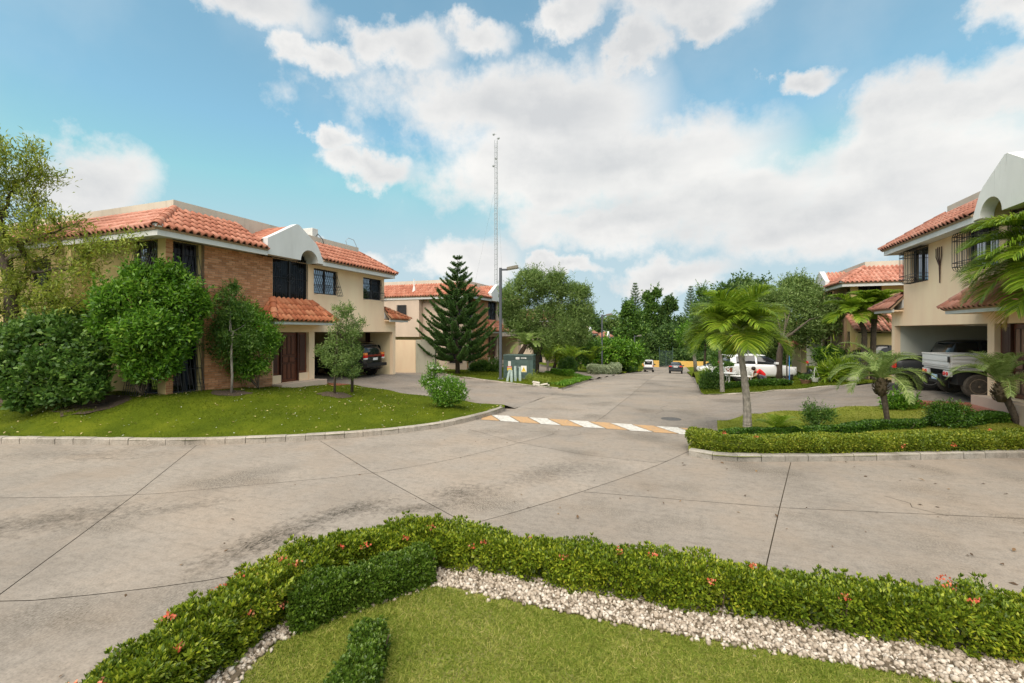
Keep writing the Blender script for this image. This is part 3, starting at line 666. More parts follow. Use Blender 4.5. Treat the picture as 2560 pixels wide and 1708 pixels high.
def roof_slope(fn, root, roof, e0, e1, t0, t1, mat, single, count, clip0=True, clip1=True, step=.345, pitch=.222, ridge=(True, True), ridges_single=True):
    """Tiled slope between eave e0-e1 and top t0-t1 (local a,b,z points mapped by fn)."""
    e0, e1, t0, t1 = [np.array(fn(*p)) for p in (e0, e1, t0, t1)]; org = np.array(root.location)
    ex = e1 - e0; Lx = np.linalg.norm(ex); ex /= Lx
    up = t0 - e0; up = up - ex * (up @ ex); Ly = np.linalg.norm(up); ey = up / Ly; ez = np.cross(ex, ey)
    if ez[2] < 0: e0, e1, t0, t1 = e1, e0, t1, t0; ex = -ex; ez = np.cross(ex, ey); clip0, clip1 = clip1, clip0; ridge = ridge[::-1]
    s0 = (t0 - e0) @ ex; s1 = (t1 - e0) @ ex
    nx = max(1, round(Lx / pitch)); px = Lx / nx; ny = max(1, round(Ly / step)); py = Ly / ny
    JV = []; JF = []; nv = 0
    tm = tile_for(mat); tv = np.array([v.co for v in tm.vertices]); tf = [tuple(p.vertices) for p in tm.polygons]
    for r in range(ny):
        for c in range(nx):
            xc = (c + .5) * px; y0 = r * py - .03
            l = s0 * max(0, y0) / Ly; rr = Lx + (s1 - Lx) * max(0, y0) / Ly; y1 = min(Ly, y0 + .4)
            l1 = s0 * y1 / Ly; r1 = Lx + (s1 - Lx) * y1 / Ly
            if xc < min(l, l1) - .02 or xc > max(rr, r1) + .02: continue
            cut = (xc - .115 < max(l, l1) and s0 > .05) or (xc + .115 > min(rr, r1) and s1 < Lx - .05)
            jit = random.uniform(-.006, .006)
            M = frame(e0 + ex * (xc + jit * .5) + ey * (y0 + jit) + ez * (.012 + .004 * (r % 2)) - org, ex, ey, ez)
            if cut:
                P = np.array([(M.to_3x3() @ Vector(v)) + M.translation for v in tv])
                bm = bmesh.new(); vs_ = [bm.verts.new(p) for p in P]
                for f in tf: bm.faces.new([vs_[i] for i in f])
                for (A, B, sg) in ((e0, t0, -1), (e1, t1, 1)):
                    d = B - A; nrm = np.cross(d, ez) * -sg if False else (ex * sg - ey * ((sg * ex) @ d) / (ey @ d))
                    bmesh.ops.bisect_plane(bm, geom=bm.verts[:] + bm.edges[:] + bm.faces[:], plane_co=Vector(A - org), plane_no=Vector(nrm), clear_outer=True)
                if not bm.faces: bm.free(); continue
                if single and count[0] > 0:
                    me = bpy.data.meshes.new('tile'); bm.to_mesh(me); me.materials.append(MATS[mat]); link('tile', me, None, roof); count[0] -= 1
                else:
                    bm.verts.index_update(); JV += [tuple(v.co) for v in bm.verts]; JF += [tuple(v.index + nv for v in f.verts) for f in bm.faces]; nv = len(JV)
                bm.free(); continue
            if single and count[0] > 0:
                o = link('tile', tm, None, roof); o.matrix_local = M; count[0] -= 1
            else:
                P = [tuple((M.to_3x3() @ Vector(v)) + M.translation) for v in tv]; JF += [tuple(i + nv for i in f) for f in tf]; JV += P; nv = len(JV)
    if JV:
        me = bpy.data.meshes.new('tile_field'); me.from_pydata(JV, [], JF); me.update(); me.materials.append(MATS[mat])
        for p in me.polygons: p.use_smooth = True
        tag(link('tile_field', me, None, roof), kind='stuff')
    # hips
    rm = ridge_mesh(mat)
    for on, A, B in ((ridge[0], e0, t0), (ridge[1], e1, t1)):
        if not on: continue
        d = B - A; Ld = np.linalg.norm(d); d /= Ld; sx = np.cross(d, (0, 0, 1)); sx /= np.linalg.norm(sx); sz = np.cross(sx, d)
        n = max(2, round(Ld / .33))
        for i in range(n):
            o = link('ridge_tile', rm, None, roof); o.matrix_local = frame(A + d * (i * Ld / n - .04) + sz * (.045 + .006 * (i % 2)) - org, sx, d, sz)
    # deck below
    m = MB(); m.add([e0 - org - ez * .01, e1 - org - ez * .01, t1 - org - ez * .01, t0 - org - ez * .01, e0 - org - ez * .07, e1 - org - ez * .07, t1 - org - ez * .07, t0 - org - ez * .07],
                    [(0, 1, 2, 3), (4, 7, 6, 5), (0, 4, 5, 1), (1, 5, 6, 2), (2, 6, 7, 3), (3, 7, 4, 0)])
    return m.build('deck', 'mortar', roof)

def wall_holes(fn, a0, a1, z0, z1, holes, b0, b1, plane='b'):
    """Wall slab with openings; plane 'b' = facing out of the front (a,z vary), 'a' = side wall (b,z vary)."""
    m = MB(fn); A = sorted({a0, a1, *[q for hh in holes for q in hh[:2]]}); Z = sorted({z0, z1, *[q for hh in holes for q in hh[2:]]})
    P = (lambda a, b, z: (a, b, z)) if plane == 'b' else (lambda a, b, z: (b, a, z))
    def hole(a, z): return any(hh[0] < a < hh[1] and hh[2] < z < hh[3] for hh in holes)
    for i in range(len(A) - 1):
        for k in range(len(Z) - 1):
            if hole((A[i] + A[i + 1]) / 2, (Z[k] + Z[k + 1]) / 2): continue
            for b in (b0, b1): m.quad(P(A[i], b, Z[k]), P(A[i + 1], b, Z[k]), P(A[i + 1], b, Z[k + 1]), P(A[i], b, Z[k + 1]))
    for (u0, u1, w0, w1) in list(holes) + [(a0, a1, z0, z1)]:
        for (p, q) in (((u0, w0), (u1, w0)), ((u1, w0), (u1, w1)), ((u1, w1), (u0, w1)), ((u0, w1), (u0, w0))):
            m.quad(P(p[0], b0, p[1]), P(q[0], b0, q[1]), P(q[0], b1, q[1]), P(p[0], b1, p[1]))
    return m
def window(fn, root, a0, a1, z0, z1, b, grille='slant', plane='b', sgn=1, curtain=False, arch=None, mull=2):
    """Window set back at b. sgn: +1 outwards is +b (or -a for the side wall)."""
    P = (lambda a, bb, z: (a, bb, z)) if plane == 'b' else (lambda a, bb, z: (bb, a, z))
    o_ = sgn
    w = MB(lambda a, bb, z: fn(*P(a, bb, z)))
    fw = .045
    zt = z1
    for (u0, u1, w0, w1) in ((a0, a0 + fw, z0, zt), (a1 - fw, a1, z0, zt), (a0 + fw, a1 - fw, z0, z0 + fw), (a0 + fw, a1 - fw, zt - fw, zt)):
        w.box(u0, u1, min(b, b + .05 * o_), max(b, b + .05 * o_), w0, w1)
    for k in range(1, mull):
        x = a0 + (a1 - a0) * k / mull; w.box(x - .03, x + .03, min(b, b + .06 * o_), max(b, b + .06 * o_), z0 + fw, zt - fw)
    wn = w.build('window', 'iron_black', root, org=root.location)
    g = MB(lambda a, bb, z: fn(*P(a, bb, z))); bi = b + .015 * o_
    for k in range(mull):
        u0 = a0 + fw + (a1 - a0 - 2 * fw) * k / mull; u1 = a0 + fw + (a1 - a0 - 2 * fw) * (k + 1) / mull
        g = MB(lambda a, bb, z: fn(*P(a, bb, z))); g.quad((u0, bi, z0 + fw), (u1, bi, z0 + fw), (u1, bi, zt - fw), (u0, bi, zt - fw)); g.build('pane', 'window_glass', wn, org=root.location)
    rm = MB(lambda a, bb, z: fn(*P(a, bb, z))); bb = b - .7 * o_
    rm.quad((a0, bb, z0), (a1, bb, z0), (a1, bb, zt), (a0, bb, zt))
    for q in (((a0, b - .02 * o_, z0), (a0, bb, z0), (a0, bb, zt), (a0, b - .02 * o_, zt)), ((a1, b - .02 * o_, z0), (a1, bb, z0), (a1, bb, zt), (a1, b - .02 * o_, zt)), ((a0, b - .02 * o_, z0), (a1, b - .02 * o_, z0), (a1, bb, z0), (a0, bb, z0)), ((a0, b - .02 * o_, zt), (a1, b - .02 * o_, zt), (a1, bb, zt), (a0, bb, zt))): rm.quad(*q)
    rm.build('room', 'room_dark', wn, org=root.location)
    if curtain:
        c = MB(lambda a, bb, z: fn(*P(a, bb, z))); n = 14; c0 = a0 + (a1 - a0) * curtain[0]; c1 = a0 + (a1 - a0) * curtain[1]
        for i in range(n):
            u0 = c0 + (c1 - c0) * i / n; u1 = c0 + (c1 - c0) * (i + 1) / n; d0 = (.12 + .02 * (i % 2)); d1 = .12 + .02 * ((i + 1) % 2)
            c.quad((u0, b - d0 * o_, z0), (u1, b - d1 * o_, z0), (u1, b - d1 * o_, zt), (u0, b - d0 * o_, zt))
        c.build('curtain', 'curtain_grey', wn, org=root.location)
    gr = MB(lambda a, bb, z: fn(*P(a, bb, z))); s0 = (0.0 if plane == 'b' else 0.0)
    F0 = b + .12 * o_
    if grille == 'slant':
        n = max(6, round((a1 - a0) / .115)); D = .34; za = z1 - (z1 - z0) * .25
        for i in range(n + 1):
            x = a0 + (a1 - a0) * i / n
            gr.tube([(x, F0, z1), (x, F0 + .03 * o_, za), (x, F0 + D * o_, z0 - .03)], .009, 4)
        for (zz, d) in ((za, .03), (z0 + .35 * (z1 - z0), .03 + (D - .03) * .55), (z0 - .03, D)):
            gr.bar((a0, F0 + d * o_, zz), (a1, F0 + d * o_, zz), .010)
            if zz < za:
                for x in (a0, a1): gr.bar((x, F0 - .1 * o_, zz), (x, F0 + d * o_, zz), .010)
        for x in (a0, a1):
            for kk in (.25, .5, .75): gr.bar((x, F0 - .1 * o_, z0 + kk * .5), (x, F0 + D * (1 - kk * .5) * o_, z0 + kk * .5), .008)
        for i in range(0, n, 1):
            x = a0 + (a1 - a0) * (i + .5) / n; gr.bar((x, F0 + .2 * o_, z0 + .4 * (z1 - z0)), (x + .04, F0 + (D - .05) * o_, z0 + .12 * (z1 - z0)), .006)
    elif grille == 'cage':
        n = max(6, round((a1 - a0) / .12)); D = .38; r = .14
        def ring(x):
            return [(x, F0 - .12 * o_, z1), (x, F0 + (D - r) * o_, z1), (x, F0 + (D - r * .3) * o_, z1 - r * .3), (x, F0 + D * o_, z1 - r), (x, F0 + D * o_, z0 + r), (x, F0 + (D - r * .3) * o_, z0 + r * .3), (x, F0 + (D - r) * o_, z0), (x, F0 - .12 * o_, z0)]
        for i in range(n + 1): gr.tube(ring(a0 + (a1 - a0) * i / n), .010, 4)
        for zz in (z1 - r, z1 - r - .13, z0 + r, z0 + r + .13):
            gr.tube([(a0, F0 - .12 * o_, zz), (a0, F0 + D * o_, zz), (a1, F0 + D * o_, zz), (a1, F0 - .12 * o_, zz)], .012, 4)
        for kk in (.33, .66):
            for x in (a0, a1): gr.bar((x, F0 + D * kk * o_, z0), (x, F0 + D * kk * o_, z1), .009)
    elif grille == 'flat':
        n = max(4, round((a1 - a0) / .10))
        for i in range(n + 1):
            x = a0 + (a1 - a0) * i / n; zz = z1 if arch is None else arch(x)
            gr.bar((x, F0, z0), (x, F0, zz), .009)
        for zz in (z0 + .02, z0 + (min(z1, 5.6) - z0) * .55): gr.bar((a0, F0, zz), (a1, F0, zz), .010)
        if arch is not None:
            cx = (a0 + a1) / 2 - .02; cz = z0 + (5.6 - z0) * .55
            for rr, ox, oz in ((.19, 0, 0), (.09, 0, 0), (.08, -.55, .35), (.08, .55, .35), (.08, -.55, -.4), (.08, .55, -.4)):
                gr.tube([(cx + ox + rr * math.cos(t), F0 + .01 * o_, cz + oz + rr * math.sin(t)) for t in np.linspace(0, 2 * math.pi, 13)], .012, 4)
    gr.build('security_grille', 'iron_black', wn, org=root.location)
    return wn
def bricks(fn, wall, root, a0, a1, z0, z1, b, count, single, bl=.235, bh=.062, j=.013):
    """Courses of proud bricks on a mortar backing."""
    key = 'brickmesh'
    JV = []; JF = []
    rows = int((z1 - z0) / (bh + j)); order = []
    for r in range(rows):
        z = z1 - (r + 1) * (bh + j) + j * .5; off = (bl + j) * (.5 if r % 2 else 0) + random.uniform(-.02, .02); x = a0 - off
        while x < a1:
            u0 = max(a0, x); u1 = min(a1, x + bl)
            if u1 - u0 > .03: order.append((u0, u1, z))
            x += bl + j
    for (u0, u1, z) in order:
        pr = .012 + random.uniform(-.005, .006); tl = random.uniform(-.003, .003)
        m = MB(fn); m.box(u0, u1, b - .02, b + pr, z + tl, z + bh + tl)
        if single and count[0] > 0:
            m.build('brick', 'brick_red', wall, org=root.location); count[0] -= 1
        else:
            nv = len(JV); JV += [tuple(np.array(fn(*p)) - np.array(root.location)) for p in m.v]; JF += [tuple(i + nv for i in f) for f in m.f]
    if JV:
        me = bpy.data.meshes.new('brick_field'); me.from_pydata(JV, [], JF); me.update(); me.materials.append(MATS['brick_red'])
        tag(link('brick_field', me, None, wall), kind='stuff')
def door(fn, root, a0, a1, z0, z1, b, worn=False):
    m = MB(fn); m.box(a0, a1, b - .05, b, z0, z1); d = m.build('door', 'wood_door', root)
    w = a1 - a0; hh = z1 - z0
    def pan(u0, u1, v0, v1):
        q = MB(fn); x0, x1, y0, y1 = a0 + w * u0, a0 + w * u1, z0 + hh * v0, z0 + hh * v1
        q.box(x0, x1, b, b + .016, y0, y1); p = q.build('panel', 'wood_door' if not worn else 'wood_worn', d, org=root.location, bevel=.012)
        f = MB(fn)
        for bx in ((x0 - .018, x0 - .004, y0 - .018, y1 + .018), (x1 + .004, x1 + .018, y0 - .018, y1 + .018)): f.box(bx[0], bx[1], b, b + .022, bx[2], bx[3])
        for bz in ((y0 - .018, y0 - .004), (y1 + .004, y1 + .018)): f.box(x0 - .003, x1 + .003, b, b + .022, bz[0], bz[1])
        f.build('moulding', 'wood_dark', d, org=root.location)
    for u0, u1 in ((.12, .34), (.40, .60), (.66, .88)): pan(u0, u1, .56, .93); pan(u0, u1, .07, .36)
    pan(.12, .46, .40, .51); pan(.54, .88, .40, .51)
    k = MB(fn); k.lathe([(.025, 0), (.03, .02), (.012, .045)], (a1 - w * .05, b + .0, z0 + hh * .46), 8, 'y'); k.build('handle', 'iron_black', d, org=root.location)
    return d
ARCHZ = lambda c, r, base: (lambda x: base + (math.sqrt(max(0, r * r - (x - c) ** 2)) if abs(x - c) < r else 0))

def house(name, label, fn, loc, detail=0, right=False, walls=('wall_cream', 'wall_yellow'), tile='roof_tile', tile_low='roof_tile_orange', group=None, gs=0.0, gmat='gable_white'):
    root = thing(name, loc, label, 'house', group)
    tc = [240 if detail == 2 else 0]; bc = [290 if detail == 2 else 0]
    W1, W2 = walls
    B = lambda n, m, mat, par=None, **k: m.build(n, mat, par or root, org=root.location, **k)
    if right:
        wins = [(14.95, 16.4, 4.35, 5.56, 'cage'), (18.59, 19.82, 4.33, 5.58, 'cage')]
    else:
        wins = [(15.42, 16.86, 4.40, 5.49, 'slant'), (18.67, 20.15, 4.38, 5.46, 'slant')]
    aw = (13.31 + gs, 15.10 + gs) if not right else (12.86, 14.62)
    fr0 = 13.3 if not right else 12.6
    # front wall, upper
    fw = wall_holes(fn, fr0, 20.38, 2.73, 5.62, [(aw[0] if aw[0] > fr0 else fr0 + .01, aw[1], 4.03, 5.615)] + [w[:4] for w in wins], 0, -.2)
    wall = B('wall', fw, W1)
    B('wall', MB(fn).box(20.385, 21.41, -.2, 0, 2.73, 3.42), W1); B('pillar', MB(fn).box(21.16, 21.41, -.2, -.002, .2, 2.728), W1)
    for w in wins: window(fn, root, w[0], w[1], w[2], w[3], -.14, w[4])
    ac = aw[0] + (aw[1] - aw[0]) * .70 if False else (14.575 + gs if not right else 14.1); ar = .46
    az = ARCHZ(ac, ar, 5.6)
    window(fn, root, aw[0] + .004, aw[1] - .004, 4.034, 6.06, -.14, 'flat', arch=az)
    # the tall window bay at the corner and the brick field
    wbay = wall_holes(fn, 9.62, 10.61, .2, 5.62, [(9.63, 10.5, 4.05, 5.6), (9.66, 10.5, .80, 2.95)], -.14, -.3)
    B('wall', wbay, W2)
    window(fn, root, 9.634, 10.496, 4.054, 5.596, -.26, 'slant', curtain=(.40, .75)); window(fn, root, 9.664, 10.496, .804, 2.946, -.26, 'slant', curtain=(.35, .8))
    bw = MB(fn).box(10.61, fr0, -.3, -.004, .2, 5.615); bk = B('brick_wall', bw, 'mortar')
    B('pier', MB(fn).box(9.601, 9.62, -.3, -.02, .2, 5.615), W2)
    if detail >= 1:
        bricks(fn, bk, root, 10.61, fr0, 3.35, 5.60, -.004, bc, detail == 2)
        bricks(fn, bk, root, 10.61, fr0, .45, 3.35, -.004, [0], False); bricks(fn, bk, root, 9.405, 9.615, .45, 5.60, -.001, [0], False)
    # ground floor with the entrance
    dz = 2.745
    e0, e1 = (13.33, 15.15)
    ew = wall_holes(fn, 13.3 if not right else 13.0, 15.46, .1, 2.728, [(e0, e1, .71, 2.72)], 0, -.24); B('wall', ew, W1)
    B('lintel', MB(fn).box(15.462, 21.158, -.2, -.003, 2.55, 2.728), W1) if False else None
    for (u0, u1) in ((e0, 13.74), (14.66, e1)):
        B('plinth', MB(fn).box(u0 + .002, u1, -.2, -.03, .712, 1.02), W1)
        B('side_panel', MB(fn).box(u0 + .01, u1 - .03, -.19, -.12, 1.022, 2.715), 'wood_door')
        B('side_panel_inset', MB(fn).box(u0 + .09, u1 - .12, -.125, -.10, 1.12, 2.62), 'wood_dark')
    for u in (13.75, 14.60): B('door_post', MB(fn).box(u, u + .06, -.2, -.06, .712, 2.718), 'wood_dark')
    door(fn, root, 13.815, 14.595, .715, 2.70, -.13, worn=right)
    B('porch', MB(fn).box(13.25, 15.6, 0, .55, .05, .705 if not right else .66), 'wall_pink') if not right else B('porch', MB(fn).box(13.1, 15.5, 0.001, .35, .05, .66), 'wall_pink')
    # carport shell
    B('carport_wall', MB(fn).box(15.2, 15.458, -6, -.242, .1, 2.73), 'wall_carport'); B('carport_wall', MB(fn).box(21.165, 21.4, -6, -.202, .1, 2.73), 'wall_carport' if not right else 'wall_carport_pale')
    if not right: B('carport_back_wall', MB(fn).box(15.46, 21.163, -6.2, -6.0, .1, 2.73), 'wall_carport')
    else:
        B('carport_back_wall', MB(fn).box(17.6, 21.163, -6.2, -6.0, .1, 2.73), 'wall_carport_pale')
        B('carport_back_wall', MB(fn).box(15.46, 17.595, -6.2, -6.0, .1, 2.05), 'wall_carport_pale')
        gt = MB(fn)
        for x in np.linspace(15.5, 17.55, 13): gt.bar((x, -6.1, 2.0), (x, -6.1, 2.73), .012)
        gt.bar((15.46, -6.1, 2.7), (17.6, -6.1, 2.7), .02); gt.box(17.5, 17.6, -6.15, -6.05, 2.0, 2.73); B('gate_bars', gt, 'iron_black')
    B('carport_ceiling', MB(fn).box(15.21, 21.39, -6, -.204, 2.735, 2.9), 'wall_carport')
    # side wall towards the cross street
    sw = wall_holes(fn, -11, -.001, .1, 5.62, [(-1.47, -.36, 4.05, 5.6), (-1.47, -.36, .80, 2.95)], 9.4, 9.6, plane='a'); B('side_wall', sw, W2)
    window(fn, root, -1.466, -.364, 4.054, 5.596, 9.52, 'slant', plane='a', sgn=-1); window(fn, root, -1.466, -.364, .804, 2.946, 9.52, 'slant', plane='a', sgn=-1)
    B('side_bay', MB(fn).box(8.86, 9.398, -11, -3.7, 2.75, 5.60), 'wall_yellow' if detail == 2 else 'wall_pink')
    window(fn, root, -5.55, -4.8, 4.25, 5.15, 8.8, 'flat', plane='a', sgn=-1, mull=1)
    B('wall', MB(fn).box(20.18, 20.38, -11, -.201, 2.905, 5.62), W1); B('back_wall', MB(fn).box(9.4, 20.38, -11.2, -11.001, .1, 5.62), W1)
    B('floor_slab', MB(fn).box(9.61, 20.17, -10.99, -.31, 3.0, 3.1), W1)
    # eaves and parapet
    for n, bx in (('fascia', (8.80, 12.555 + gs, .52, .60, 5.55, 5.76)), ('fascia', (15.325 + gs, 20.5, .52, .60, 5.55, 5.76)), ('fascia', (8.80, 8.88, -11, .518, 5.55, 5.76)), ('fascia', (20.42, 20.5, -11, .518, 5.55, 5.76)),
                  ('soffit', (8.885, 12.556 + gs, .0, .515, 5.625, 5.70)), ('soffit', (15.324 + gs, 20.415, .0, .515, 5.625, 5.70)), ('soffit', (8.885, 9.6, -11, -.004, 5.625, 5.70))):
        B(n, MB(fn).box(*bx), 'trim_white')
    roof = B('roof', MB(fn).box(9.7, 20.1, -10.9, -.35, 5.63, 5.72), 'mortar')
    pz = 7.12
    pp = wall_holes(fn, 10.25, 19.5, 5.73, pz, [], -.95, -1.1); par = B('parapet', pp, 'wall_parapet')
    B('parapet', MB(fn).box(10.25, 10.4, -10.9, -1.101, 5.73, pz - .002), 'wall_parapet'); B('parapet', MB(fn).box(19.35, 19.5, -10.9, -1.101, 5.73, pz - .002), 'wall_parapet'); B('parapet', MB(fn).box(10.25, 19.5, -11.05, -10.901, 5.73, pz - .004), 'wall_parapet')
    B('flat_roof', MB(fn).box(10.41, 19.34, -10.89, -1.11, 6.5, 6.6), 'kerb_concrete')
    sg = detail == 2
    # main slopes
    roof_slope(fn, root, roof, (8.72, .66, 5.77), (12.56 + gs, .66, 5.77), (10.28, -.93, 6.80), (12.56 + gs, -.93, 6.80), tile, sg, tc, ridge=(True, False))
    roof_slope(fn, root, roof, (15.34 + gs, .66, 5.77), (20.58, .66, 5.77), (15.34 + gs, -.93, 6.80), (19.4, -.93, 6.80), tile, sg, tc, ridge=(False, True))
    roof_slope(fn, root, roof, (8.72, -11, 5.77), (8.72, .66, 5.77), (10.28, -9.4, 6.80), (10.28, -.93, 6.80), tile if not detail == 2 else 'roof_tile_pink', False, tc, ridge=(False, False))
    roof_slope(fn, root, roof, (20.58, -11, 5.77), (20.58, .66, 5.77), (19.4, -9.8, 6.80), (19.4, -.93, 6.80), tile, False, tc, ridge=(False, False))
    B('hip_boss', MB(fn).lathe([(.05, -.03), (.13, -.02), (.13, .07), (.05, .11)], (8.80, .60, 5.80), 10), 'trim_white')
    # gable with the arched window
    g0, g1 = 12.56 + gs, 15.32 + gs; s_ = lambda x: x + gs
    prof = [(g0, 5.6), (g0, 6.20), (s_(12.95), 6.42), (s_(13.35), 6.66), (s_(13.72), 6.88), (s_(13.90), 6.985), (s_(14.02), 6.985), (s_(14.18), 6.88), (s_(14.52), 6.66), (s_(14.90), 6.42), (s_(15.04), 6.28), (s_(15.14), 6.10), (s_(15.24), 5.90), (g1, 5.76), (g1, 5.6)]
    for i in range(11): t = math.pi * i / 10; prof.append((ac + ar * math.cos(t), 5.6 + ar * math.sin(t)))
    # split the face into strips so that the notch stays clean
    xs = sorted({p[0] for p in prof} | {ac + ar * math.cos(math.pi * i / 16) for i in range(17)})
    top = prof[:15]
    def ztop(x): return float(np.interp(x, [p[0] for p in top[1:14]], [p[1] for p in top[1:14]]))
    gm = MB(fn)
    for u0, u1 in zip(xs[:-1], xs[1:]):
        if u1 - u0 < 1e-5: continue
        l0, l1 = (az(u0), az(u1)); l0 = max(5.6, l0); l1 = max(5.6, l1)
        for b in (.60, .30): gm.quad((u0, b, l0), (u1, b, l1), (u1, b, ztop(u1)), (u0, b, ztop(u0)))
        gm.quad((u0, .60, ztop(u0)), (u1, .60, ztop(u1)), (u1, .30, ztop(u1)), (u0, .30, ztop(u0))); gm.quad((u0, .60, l0), (u1, .60, l1), (u1, .30, l1), (u0, .30, l0))
    gm.quad((g0, .6, 5.6), (g0, .3, 5.6), (g0, .3, 6.2), (g0, .6, 6.2)); gm.quad((g1, .6, 5.6), (g1, .3, 5.6), (g1, .3, 5.76), (g1, .6, 5.76))
    gab = B('gable', gm, gmat)
    # reveal of the arch back to the window, and the little roof behind the gable
    rv = MB(fn)
    pa = [(ac + (ar + .04) * math.cos(t), 5.6 + (ar + .04) * math.sin(t)) for t in np.linspace(0, math.pi, 13)]
    for p, q in zip(pa[:-1], pa[1:]): rv.quad((p[0], .3, p[1]), (q[0], .3, q[1]), (q[0], -.13, q[1]), (p[0], -.13, p[1]))
    B('arch_reveal', rv, W2 if right else gmat)
    cb = MB(fn); 
    cz = lambda x: ztop(x) - .10
    for u0, u1 in zip(xs[:-1], xs[1:]):
        if u1 - u0 > 1e-5: cb.quad((u0, .299, max(5.62, cz(u0))), (u1, .299, max(5.62, cz(u1))), (u1, -.94, max(5.62, cz(u1))), (u0, -.94, max(5.62, cz(u0))))
    cb.quad((g0, .3, 5.6), (g0, -.94, 5.6), (g0, -.94, cz(g0)), (g0, .3, cz(g0))); cb.quad((g1, .3, 5.6), (g1, -.94, 5.6), (g1, -.94, 5.66), (g1, .3, 5.66))
    B('gable_roof_deck', cb, 'mortar')
    roof_slope(fn, root, roof, (g0 - .05, .36, 6.10), (g0 - .05, -.94, 6.10), (s_(13.95), .36, 6.84), (s_(13.95), -.94, 6.84), tile, False, tc, ridge=(False, False))
    roof_slope(fn, root, roof, (s_(15.0), .36, 6.26), (s_(15.0), -.94, 6.26), (s_(13.95), .36, 6.84), (s_(13.95), -.94, 6.84), tile, False, tc, ridge=(False, False))
    # awning over the door and lean-to at the carport end
    w0, w1, v0, v1 = 13.29, 15.15, 12.6, 15.78
    awn = B('awning', MB(fn).box(v0 + .12, v1 - .12, .01, .76, 3.03, 3.10), W1)
    for bx in ((v0 + .04, v1 - .04, .76, .83, 3.02, 3.16), (v0 + .04, v0 + .11, .012, .758, 3.02, 3.16), (v1 - .11, v1 - .04, .012, .758, 3.02, 3.16)): B('awning_fascia', MB(fn).box(*bx), 'trim_white')
    tl = [300 if sg else 0]; tl[0] = 58 if sg else 0
    roof_slope(fn, root, awn, (v0, .88, 3.16), (v1, .88, 3.16), (w0, .02, 4.0), (w1, .02, 4.0), tile_low, sg, tl, step=.31)
    roof_slope(fn, root, awn, (v0, .02, 3.16), (v0, .88, 3.16), (w0 - .02, .02, 4.0), (w0, .025, 4.0), tile_low, False, tl, ridge=(False, False), step=.31)
    roof_slope(fn, root, awn, (v1, .02, 3.16), (v1, .88, 3.16), (w1 + .02, .02, 4.0), (w1, .025, 4.0), tile_low, False, tl, ridge=(False, False), step=.31)
    lt = B('lean_to_roof', MB(fn).box(20.39, 22.05, -6.1, -.21, 3.30, 3.36), 'trim_white')
    lf = MB(fn); lf.prism([(20.39, 3.44), (20.6, 3.40), (21.45, 3.28), (22.08, 3.26), (22.08, 3.42), (20.39, 3.86)], .04, -.05, (0, 2, 1)); B('lean_to_fascia', lf, 'trim_white', lt)
    B('lean_to_fascia', MB(fn).box(20.40, 22.08, .30, .37, 3.27, 3.41), 'trim_white', lt); B('lean_to_soffit', MB(fn).box(20.41, 22.07, .002, .298, 3.30, 3.36), W1, lt)
    roof_slope(fn, root, lt, (20.36, .45, 3.41), (22.15, .45, 3.41), (20.38, -.02, 3.94), (20.42, -.02, 3.94), tile_low, False, tl, ridge=(False, True))
    roof_slope(fn, root, lt, (22.15, -6.1, 3.42), (22.15, .45, 3.42), (20.42, -6.1, 3.95), (20.42, -.02, 3.95), tile_low, False, tl, ridge=(False, False))
    return root
def FL(t, s, z): return lambda a, b, q: (t + b, a + s, q + z)
def FRt(t, s, z): return lambda a, b, q: (t - b, a + s + max(0.0, a - 15.46) * .0655, q + z)
h1 = house('house', 'cream two storey house with red brick panel, tiled roof and black car in its carport', FL(-14.8, 0, 0), (-14.8, 15, .3), 2)
h2 = house('house', 'second cream house behind the dark symmetrical pine and the grey lamp post', FL(-14.6, 20.6, -.4), (-14.6, 35.6, -.1), 1, walls=('wall_pink', 'wall_pink'), tile_low='roof_tile')
h3 = house('house', 'third house down the street, red roof and small white gable among the trees', FL(-14.6, 41.2, -1.7), (-14.6, 56, -1.4), 0, walls=('wall_pink', 'wall_pink'), tile='roof_tile_pink', tile_low='roof_tile_pink')
h4 = copy_tree(h3); h4.location = (-14.6, 76.6, -3.1); h4['label'] = 'fourth house, its red roof and white gable showing behind the second lamp post'
h4b = copy_tree(h3); h4b.location = (-14.6, 97.2, -3.9); h4b['label'] = 'farthest red tiled roof visible just before the tall dark trees at the street end'
h5 = house('house', 'cream house with stained white arched gable and a flatbed truck in its carport', FRt(8.3, 1.6, .25), (8.3, 17, .6), 1, right=True, gs=-.47, tile='roof_tile_pink', tile_low='roof_tile_pink', gmat='gable_stained', walls=('wall_cream', 'wall_yellow'))
h6 = house('house', 'house with wavy pink roof tiles behind the two slim twin palms', FRt(9.4, 22.6, -.2), (9.4, 38, .2), 0, right=True, gs=-.47, walls=('wall_cream', 'wall_yellow'), tile='roof_tile_pink', tile_low='roof_tile_pink')
for hh, z in ((h6, 0),):
    fn = FRt(9.4, 22.6, -.2)
    bx = MB(fn).box(8.0, 9.39, -4.2, -.2, .3, 2.85); lt = bx.build('side_room', 'wall_yellow', h6, org=h6.location)
    roof_slope(fn, h6, lt, (7.6, -4.6, 2.98), (7.6, .25, 2.98), (9.38, -4.6, 3.95), (9.38, .25, 3.95), 'roof_tile_pink', False, [0], ridge=(False, True), pitch=.30, step=.42)
# fork shaped iron ornament on the right house wall
m = MB()
for dx, tp in ((.0, 5.60), (.11, 5.63), (.22, 5.63), (.36, 5.62)):
    m.tube([(8.27, 19.80 - dx, tp), (8.27, 19.80 - dx, tp - .30), (8.27, 19.60 - dx * .12, 4.98), (8.27, 19.56, 4.40)], .015, 5)
tag(m.build('wall_ornament', 'wood_dark'), 'dark fork shaped iron ornament between the caged windows of the stained gable house', 'ornament')
